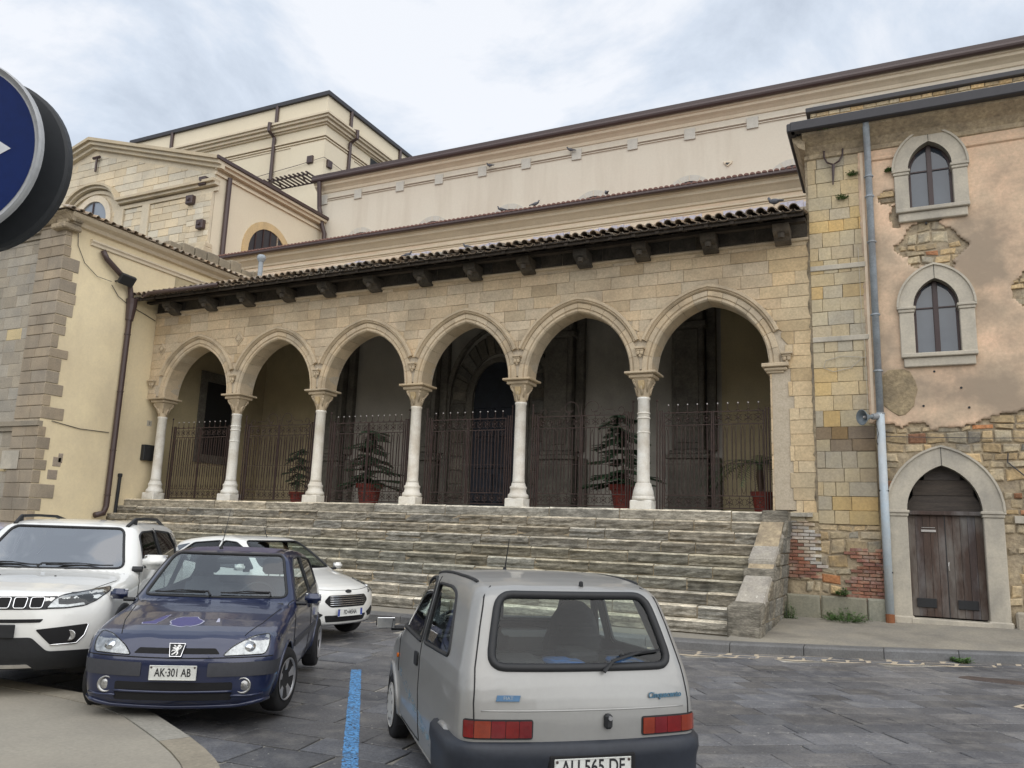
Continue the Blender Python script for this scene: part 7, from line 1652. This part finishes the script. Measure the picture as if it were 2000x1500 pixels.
# ================================================================ SMALL THINGS
# round traffic signs on one post, at the left edge
f_ = -F_
def frame(o, loc, n_, up=Vector((0, 0, 1))):
    n_ = n_.normalized(); xa = up.cross(n_).normalized(); ya = n_.cross(xa)
    o.matrix_world = Matrix(((xa.x, ya.x, n_.x, loc[0]), (xa.y, ya.y, n_.y, loc[1]), (xa.z, ya.z, n_.z, loc[2]), (0, 0, 0, 1))); return o
sg = empty('traffic_sign', (0, 0, 0), 'round blue arrow sign with grey rim mounted before a second dark backed disc', 'road sign')
frame(sg, (3.247, -14.672, 2.767), Vector((.62, -.78, -.16)) if False else Vector((.40, -.90, -.06)))
m = MB(); m.lathe([(.001, .0), (.283, .0), (.289, .004), (.298, .012), (.302, .004), (.302, -.012), (.285, -.016), (.001, -.016)], (0, 0, 0), 64, cap=False); rim = m.build('sign_disc', flat('grey_sign_rim', (.36, .37, .38), .6), sg, smooth=False)
m = MB(); m.lathe([(.001, .0012), (.279, .0012)], (0, 0, 0), 64, cap=False); m.build('blue_face', flat('traffic_blue', (.002, .014, .088), .6, 0, .2), rim)
m = MB(); A_ = [(-.20, -.026), (.08, -.026), (.08, -.075), (.205, .0), (.08, .075), (.08, .026), (-.20, .026)]; m.add([(x, y, .0028) for x, y in A_], [(0, 1, 5, 6), (2, 3, 4)]); m.build('white_arrow', flat('arrow_white', (.55, .57, .60), .5), rim)
s2 = MB(); s2.lathe([(.001, -.10), (.290, -.10), (.300, -.104), (.300, -.128), (.001, -.128)], (.0, .0, 0), 64, cap=False)
o = s2.build('rear_sign_disc', flat('dark_grey_sign_back', (.022, .025, .029), .6), sg); o.location = (.014, -.004, -.02)
m = MB(); m.tube([(0, .42, -.055), (0, -3.3, -.055)], .03, 12); o = m.build('post', MT['pipe_grey'], sg); o.location = (-.045, 0, 0)
m = MB(); m.box(-.08, .10, -.02, .02, -.10, -.016); m.box(-.08, .10, .13, .15, -.10, -.016); m.build('clamp', MT['pipe_grey'], sg)
# floodlight and pipes on the yellow wall
fl = wroot('floodlight', (-13.05, -1.75, 8.0), 'black rectangular floodlight fixed high on the yellow wall beside the brown pipe', 'floodlight')
def obox(mb, c, ax, ay, az, sx_, sy_, sz_, b=.01, t=None):
    tmp = MB(); tmp.bbox(-sx_ / 2, sx_ / 2, -sy_ / 2, sy_ / 2, -sz_ / 2, sz_ / 2, b); c = Vector(c)
    mb.add([c + ax * v[0] + ay * v[1] + az * v[2] for v in tmp.V], tmp.F, t)
az = Vector((.80, -.15, -.58)).normalized(); ax_ = Vector((0, 1, 0)); ay_ = az.cross(ax_).normalized(); ax_ = ay_.cross(az)
m = MB(); obox(m, (-12.86, -1.62, 8.02), ax_, ay_, az, .42, .30, .12, .02); o = m.build('lamp_housing', MT['black'], fl)
m = MB(); obox(m, Vector((-12.86, -1.62, 8.02)) + az * .051, ax_, ay_, az, .36, .24, .004, .001); m.build('lamp_glass', MT['rubber'], o)
m = MB(); m.tube([(-13.2, -1.72, 8.0), (-13.0, -1.72, 8.0), (-12.9, -1.70, 8.02)], .02, 6); m.build('bracket', MT['black'], fl)
dp = wroot('brown_downpipe', (-13.1, -1.2, 1.6), 'thick dark brown rainwater pipe down the yellow wall, fed by a gutter pipe', 'drainpipe')
X_ = XY + .11
m = MB(); m.tube([(X_, -2.28, 8.68), (X_ + .02, -2.15, 8.48), (X_ + .02, -1.62, 8.16), (X_ + .02, -1.36, 8.02), (X_ + .01, -1.27, 7.7), (X_, -1.22, 7.2), (X_, -1.22, 1.9), (X_ + .0, -1.28, 1.72), (X_ + .03, -1.55, 1.66)], .075, 10); m.build('pipe', MT['gutter'], dp, smooth=True)
m = MB(); m.tube([(X_, -1.22, 7.62), (X_, -1.20, 7.45), (X_, -1.22, 7.0)], [.15, .14, .10], 10); m.build('hopper', MT['gutter'], dp)
m = MB(); m.tube([(X_ + .03, -1.15, 7.60), (X_ + .1, -1.0, 7.70), (X_ + .7, -1.22, 7.72), (-9.9, -1.24, 7.70)], .052, 8); m.build('gutter_pipe', MT['gutter'], dp, smooth=True)
for z in (6.6, 5.0, 3.4, 2.2):
    m = MB(); m.lathe([(.078, z - .015), (.09, z - .01), (.09, z + .01), (.078, z + .015)], (X_, -1.22, 0), 10); m.box(XY, X_, -1.235, -1.205, z - .01, z + .01); m.build('pipe_collar', MT['gutter'], dp)
st_ = wroot('black_pipe_stub', (-13.1, -.9, 1.6), 'short black pipe standing against the yellow wall near the steps', 'pipe')
m = MB(); m.tube([(XY + .05, -.88, 1.6), (XY + .05, -.86, 2.72)], .045, 8); m.lathe([(.05, 2.70), (.06, 2.72), (.06, 2.78), (.05, 2.80)], (XY + .05, -.86, 0), 10); m.build('pipe', MT['black'], st_)
bx = wroot('black_wall_box', (-13.1, -.1, 3.3), 'black letter box hung on the yellow wall beside the first column', 'letter box')
m = MB(); m.bbox(XY, XY + .14, -.26, .10, 3.22, 3.66, .012); o = m.build('box_body', MT['black'], bx); m = MB(); m.bbox(XY + .14, XY + .15, -.22, .06, 3.27, 3.58, .004); m.build('box_door', MT['rubber'], o)
hn = wroot('house_number_tile', (-13.18, -.08, 4.28), 'tiny white number tile reading 2 on the yellow wall', 'number tile')
m = MB(); m.bbox(XY, XY + .012, -.16, .0, 4.20, 4.36, .003); o = m.build('tile', MT['stone_trim'], hn); tx = text_obj('digit', '2', .11, MT['black'], hn, (0, 0, 0), (math.pi / 2, 0, math.pi / 2), .001); tx.location = Vector((XY + .014, -.08, 4.28)) - hn.location
cb_ = wroot('wall_cable', (-13.15, -1.5, 6), 'thin grey cable looping across the yellow wall to the floodlight', 'cable')
m = MB(); m.tube([(XY + .03, -3.0, 9.0), (XY + .03, -2.95, 8.6), (XY + .03, -2.7, 8.2), (XY + .04, -2.3, 7.95), (XY + .1, -1.9, 7.92)], .008, 4); m.tube([(XY + .05, -1.85, 7.85), (XY + .04, -1.6, 7.6), (XY + .04, -1.25, 7.45), (XY + .04, -.6, 7.3), (XY + .04, -.3, 7.22)], .010, 4)
m.tube([(XY + .02, -3.0, 3.95), (XY + .02, -2.2, 3.85), (XY + .02, -1.35, 3.86)], .011, 4); m.build('cable', MT['zinc'], cb_, kind='stuff')
# plaque by the corner gets engraved lines; loudspeaker horn on the grey pipe
ls = wroot('horn_loudspeaker', (5.5, -.55, 3.85), 'grey horn loudspeaker fixed to the rainwater pipe', 'loudspeaker')
n_ = Vector((-.72, -.66, -.12)).normalized(); xa = Vector((0, 0, 1)).cross(n_).normalized(); ya = n_.cross(xa)
def L3(p): q = Vector((5.44, -.66, 3.83)) + xa * p[0] + ya * p[1] + n_ * p[2]; return q
m = MB(); m.lathe([(.03, -.20), (.035, -.12), (.06, -.05), (.105, .0), (.135, .045), (.142, .05), (.136, .055), (.10, .01), (.05, -.05), (.02, -.1)], (0, 0, 0), 22, cap=False); m.V = [L3(v) for v in m.V]; o = m.build('horn', flat('horn_grey', (.16, .19, .21), .5), ls, smooth=True)
m = MB(); m.lathe([(.001, .02), (.022, .015), (.03, -.03)], (0, 0, 0), 12, cap=False); m.V = [L3(v) for v in m.V]; m.build('horn_centre', MT['ball'], o, smooth=True)
m = MB(); m.lathe([(.05, -.30), (.055, -.28), (.055, -.18), (.03, -.17)], (0, 0, 0), 12); m.V = [L3(v) for v in m.V]; m.tube([L3((0, 0, -.25)), (5.66, -.44, 3.80)], .018, 5); m.build('driver_unit', flat('driver_grey', (.22, .23, .24), .5), ls)
m = MB(); m.tube([(5.62, -.46, 3.75), (5.66, -.50, 3.55), (5.62, -.5, 3.42), (5.64, -.46, 3.36)], .006, 4); m.build('cable', MT['black'], ls)
# potted plants behind the gates
def pot(root, r=.22, h=.36):
    m = MB(); m.lathe([(r * .68, 0), (r * .88, h * .78), (r * .9, h * .8), (r * 1.04, h * .8), (r * 1.08, h), (r * .98, h), (r * .92, h * .86), (.001, h * .84)], (0, 0, 0), 24, cap=False); return m.build('pot', MT['pot'], root, smooth=False)
def needle_branch(mb, a, b, w, rnd, droop=.0):
    """flat feathery conifer spray from a to b made of many narrow leaves"""
    a = Vector(a); b = Vector(b); d = b - a; n = max(6, int(d.length / .016)); side = Vector((0, 0, 1)).cross(d).normalized()
    for k in range(n):
        t_ = (k + 1) / n; p = a + d * t_ + Vector((0, 0, -droop * t_ * t_))
        for s_ in (-1, 1):
            ln = w * (1.15 - t_ * .75) * rnd.uniform(.7, 1.15); q = p + side * s_ * ln + d.normalized() * ln * .55 + Vector((0, 0, rnd.uniform(-.35, .1) * ln)); u = Vector((0, 0, .010 + ln * .13))
            mb.add([p - u, p + u * .6, q], [(0, 1, 2)], (rnd.uniform(.6, 1.4),) * 3)
def conifer(x, y, h, label, seed, s=1.0, fullness=1.0, lean=0):
    rnd = random.Random(seed); t = empty('potted_conifer', (x, y, ZP), label, 'potted plant', None, 0, 1); pot(t, .27 * s, .42 * s)
    m = MB(); m.tube([(0, 0, .3), (lean * .4, 0, h * .5), (lean, 0, h)], [.022, .016, .006], 6); m.build('trunk', MT['bark'], t)
    m = MB(); z = .55 * s; tiers = int(6 * fullness + 1)
    for i in range(tiers):
        z = .62 + (h - .72) * i / (tiers - 1); r = (.62 * (1 - .62 * i / tiers) + .05) * s * rnd.uniform(.85, 1.1); nb = rnd.choice((6, 7, 8))
        for k in range(nb):
            a = 2 * math.pi * (k + rnd.uniform(-.45, .45)) / nb + i; rr = r * rnd.uniform(.5, 1.2); z += rnd.uniform(-.02, .02)
            p0 = (lean * z / h, 0, z); p1 = (lean * z / h + rr * math.cos(a), rr * math.sin(a), z + rnd.uniform(-.22, .10))
            needle_branch(m, p0, p1, .085 * s, rnd, .05 + .05 * rnd.random())
            for q in (.45, .65, .82):
                for s_ in (-1, 1):
                    b0 = Vector(p0).lerp(Vector(p1), q) + Vector((0, 0, -.05 * q)); aa = a + s_ * .75; ll = rr * (1 - q) * .75 + .06; needle_branch(m, b0, b0 + Vector((ll * math.cos(aa), ll * math.sin(aa), -.03)), .055 * s, rnd, .02)
    m.build('foliage', MT['leaf'], t, kind='stuff'); return t
conifer(-6.22, .95, 1.95, 'full layered conifer in a wide red pot behind the third gate', 11, 1.25, 1.0)
conifer(.55, .95, 2.15, 'tall sparse conifer in a narrow red pot behind the scroll topped gate', 23, 1.3, 1.0, lean=-.15)
conifer(-8.85, 1.3, 1.55, 'small thin conifer in a red pot behind the second gate', 31, .75, .8)
pm = empty('potted_palm', (3.42, 1.15, ZP), 'spiky palm in a red pot behind the rightmost gate', 'potted plant'); pot(pm, .24, .44)
m = MB(); m.tube([(0, 0, .3), (-.05, 0, .75), (-.05, 0, 1.05)], [.07, .08, .05], 8); m.build('trunk', MT['bark'], pm)
rnd = random.Random(5)
for k in range(17):
    a = 2 * math.pi * k / 17 + rnd.uniform(-.15, .15); L0 = rnd.uniform(1.1, 1.6); up0 = rnd.uniform(.1, .75); m = MB(); P = []
    for j in range(12):
        t_ = j / 11; P.append(Vector((-.05 + L0 * t_ * math.cos(a) * (1 - .12 * t_), L0 * t_ * math.sin(a) * (1 - .12 * t_), 1.02 + up0 * t_ * 1.1 - 1.25 * t_ * t_ * (.55 + .3 * up0))))
    m.tube(P, [.010 - .0006 * j for j in range(12)], 4)
    for j in range(1, 12):
        for q in (0, .5):
            p = P[j - 1].lerp(P[j], q); d = (P[j] - P[j - 1]).normalized(); sd_ = Vector((0, 0, 1)).cross(d).normalized()
            for s_ in (-1, 1):
                ln = .19 * math.sin(math.pi * (.12 + .8 * j / 12)) * rnd.uniform(.85, 1.1); e_ = p + sd_ * s_ * ln + d * ln * .6 + Vector((0, 0, -.03)); m.add([p - d * .013, p + d * .013, e_], [(0, 1, 2)], (rnd.uniform(.7, 1.3),) * 3)
    m.build('frond', MT['palm'], pm)
# weeds
def weed(x, y, z, w, h, label, seed, n=90):
    rnd = random.Random(seed); t = MB()
    for k in range(n):
        a = rnd.uniform(0, 6.28); r = w * math.sqrt(rnd.random()); bx_, by_ = x + r * .5 * math.cos(a), y + r * .35 * math.sin(a); hh = h * rnd.uniform(.3, 1) * (1 - .5 * r / w)
        tx_, ty_ = bx_ + r * .6 * math.cos(a), by_ + r * .5 * math.sin(a); t.tube([(bx_, by_, z), (tx_, ty_, z + hh)], [.002, .001], 3)
        for q in range(7):
            f_2 = rnd.uniform(.15, 1); p = Vector((bx_ + (tx_ - bx_) * f_2, by_ + (ty_ - by_) * f_2, z + hh * f_2)); aa = rnd.uniform(0, 6.28); l = rnd.uniform(.018, .045); d = Vector((math.cos(aa), math.sin(aa), rnd.uniform(-.3, .7))) * l; s_ = Vector((-math.sin(aa), math.cos(aa), .2)) * l * .35
            t.add([p, p + d * .5 + s_, p + d, p + d * .5 - s_], [(0, 1, 2, 3)], (rnd.uniform(.6, 1.4),) * 3)
    return t.build('weed', MT['weed'], None, label=label, cat='weed')
weed(4.06, -.62, .16, .15, .55, 'tall green weed growing in the corner beside the stair parapet', 1, 80)
weed(5.0, -.58, .28, .42, .30, 'low spreading green weed at the foot of the grey plinth', 2, 130)
weed(4.95, -.42, .72, .16, .16, 'green tuft sprouting on top of the grey plinth stones', 3, 40)
weed(6.62, -2.42, .0, .14, .12, 'small green weed at the foot of the kerb', 4, 50)
weed(3.75, -2.1, .14, .12, .10, 'sparse green weed along the foot of the parapet side', 5, 35)
weed(4.95, -.66, 9.38, .22, .12, 'dark tuft of weed growing out of the eave', 6, 45)
weed(5.42, -.36, 8.55, .10, .14, 'tuft of weed in the wall between forked iron tie and pipe', 7, 35)
weed(5.22, -.36, 8.10, .12, .12, 'tuft of weed on the yellow stones under the forked iron tie', 8, 35)
weed(6.05, -.36, 8.52, .08, .12, 'tuft of weed beside the upper pointed window', 9, 30)
# pigeons on the ledges
def pigeon(x, y, z, rz, label, s=1.0):
    m = MB(); bm = bmesh.new(); bmesh.ops.create_uvsphere(bm, u_segments=12, v_segments=8, radius=1)
    for v in bm.verts:
        p = v.co.copy(); t_ = p.x; v.co = Vector((p.x * .12, p.y * .052 * (1 - .25 * abs(t_)), p.z * .058 * (1 - .2 * abs(t_)) + .085 + (.035 * t_ if t_ > 0 else .02 * t_)))
    m.add([v.co[:] for v in bm.verts], [[v.index for v in f.verts] for f in bm.faces]); bm.free()
    m.tube([(.08, 0, .11), (.105, 0, .155), (.115, 0, .185)], [.035, .025, .022], 8); m.tube([(.11, 0, .19), (.135, 0, .188), (.155, 0, .180)], [.022, .018, .003], 6)
    m.tube([(-.09, 0, .075), (-.20, 0, .045)], [.03, .018], 5); m.tube([(.01, .015, .05), (.01, .015, 0)], .004, 4); m.tube([(.01, -.015, .05), (.01, -.015, 0)], .004, 4)
    o = m.build('pigeon', MT['bird'], None, smooth=True, label=label, cat='pigeon'); s *= .82; o.location = (x, y, z); o.rotation_euler[2] = rz; o.scale = (s, s, s); return o
pigeon(-7.95, 10.0, 15.66, 3.0, 'pigeon walking on the nave moulding beside the fourth grey wall patch', 1.3); pigeon(-4.55, 10.02, 15.70, 3.3, 'pigeon perched against a grey wall patch high on the nave', 1.3)
pigeon(-4.30, 3.98, 10.93, 3.2, 'pigeon lying low on the left end of a roof arch edge', 1.1); pigeon(-3.2, 3.98, 10.93, .2, 'pigeon on the right end of the same arch above the aisle tiles', 1.1); pigeon(-1.02, 3.98, 10.93, 2.2, 'upright pigeon on the aisle tile edge beside a lunette', 1.15)
pigeon(4.05, -.95, 7.90, 2.6, 'pigeon on the porch tiles close to the yellow stone corner', 1.25); pigeon(-4.22, -.95, 7.86, .3, 'pigeon on the porch tiles above the third eave corbel from centre', .9); pigeon(-2.62, -.95, 7.86, 3.2, 'pigeon on the porch tiles above the middle arch', .9)
pigeon(-7.4, 9.72, 16.16, 0, 'small pigeon in the shade of the nave gutter, leftmost', .9) if False else None
# flue pipe on the porch roof
fp2 = wroot('roof_flue', (-12.1, 2.5, 9), 'short galvanised flue pipe with cowl standing on the porch roof', 'flue pipe')
m = MB(); m.tube([(-12.08, 2.5, 8.6), (-12.08, 2.5, 9.85)], .075, 10); m.lathe([(.09, 9.80), (.14, 9.9), (.14, 9.96), (.10, 10.02)], (-12.08, 2.5, 0), 12); m.build('flue', MT['pipe_grey'], fp2)
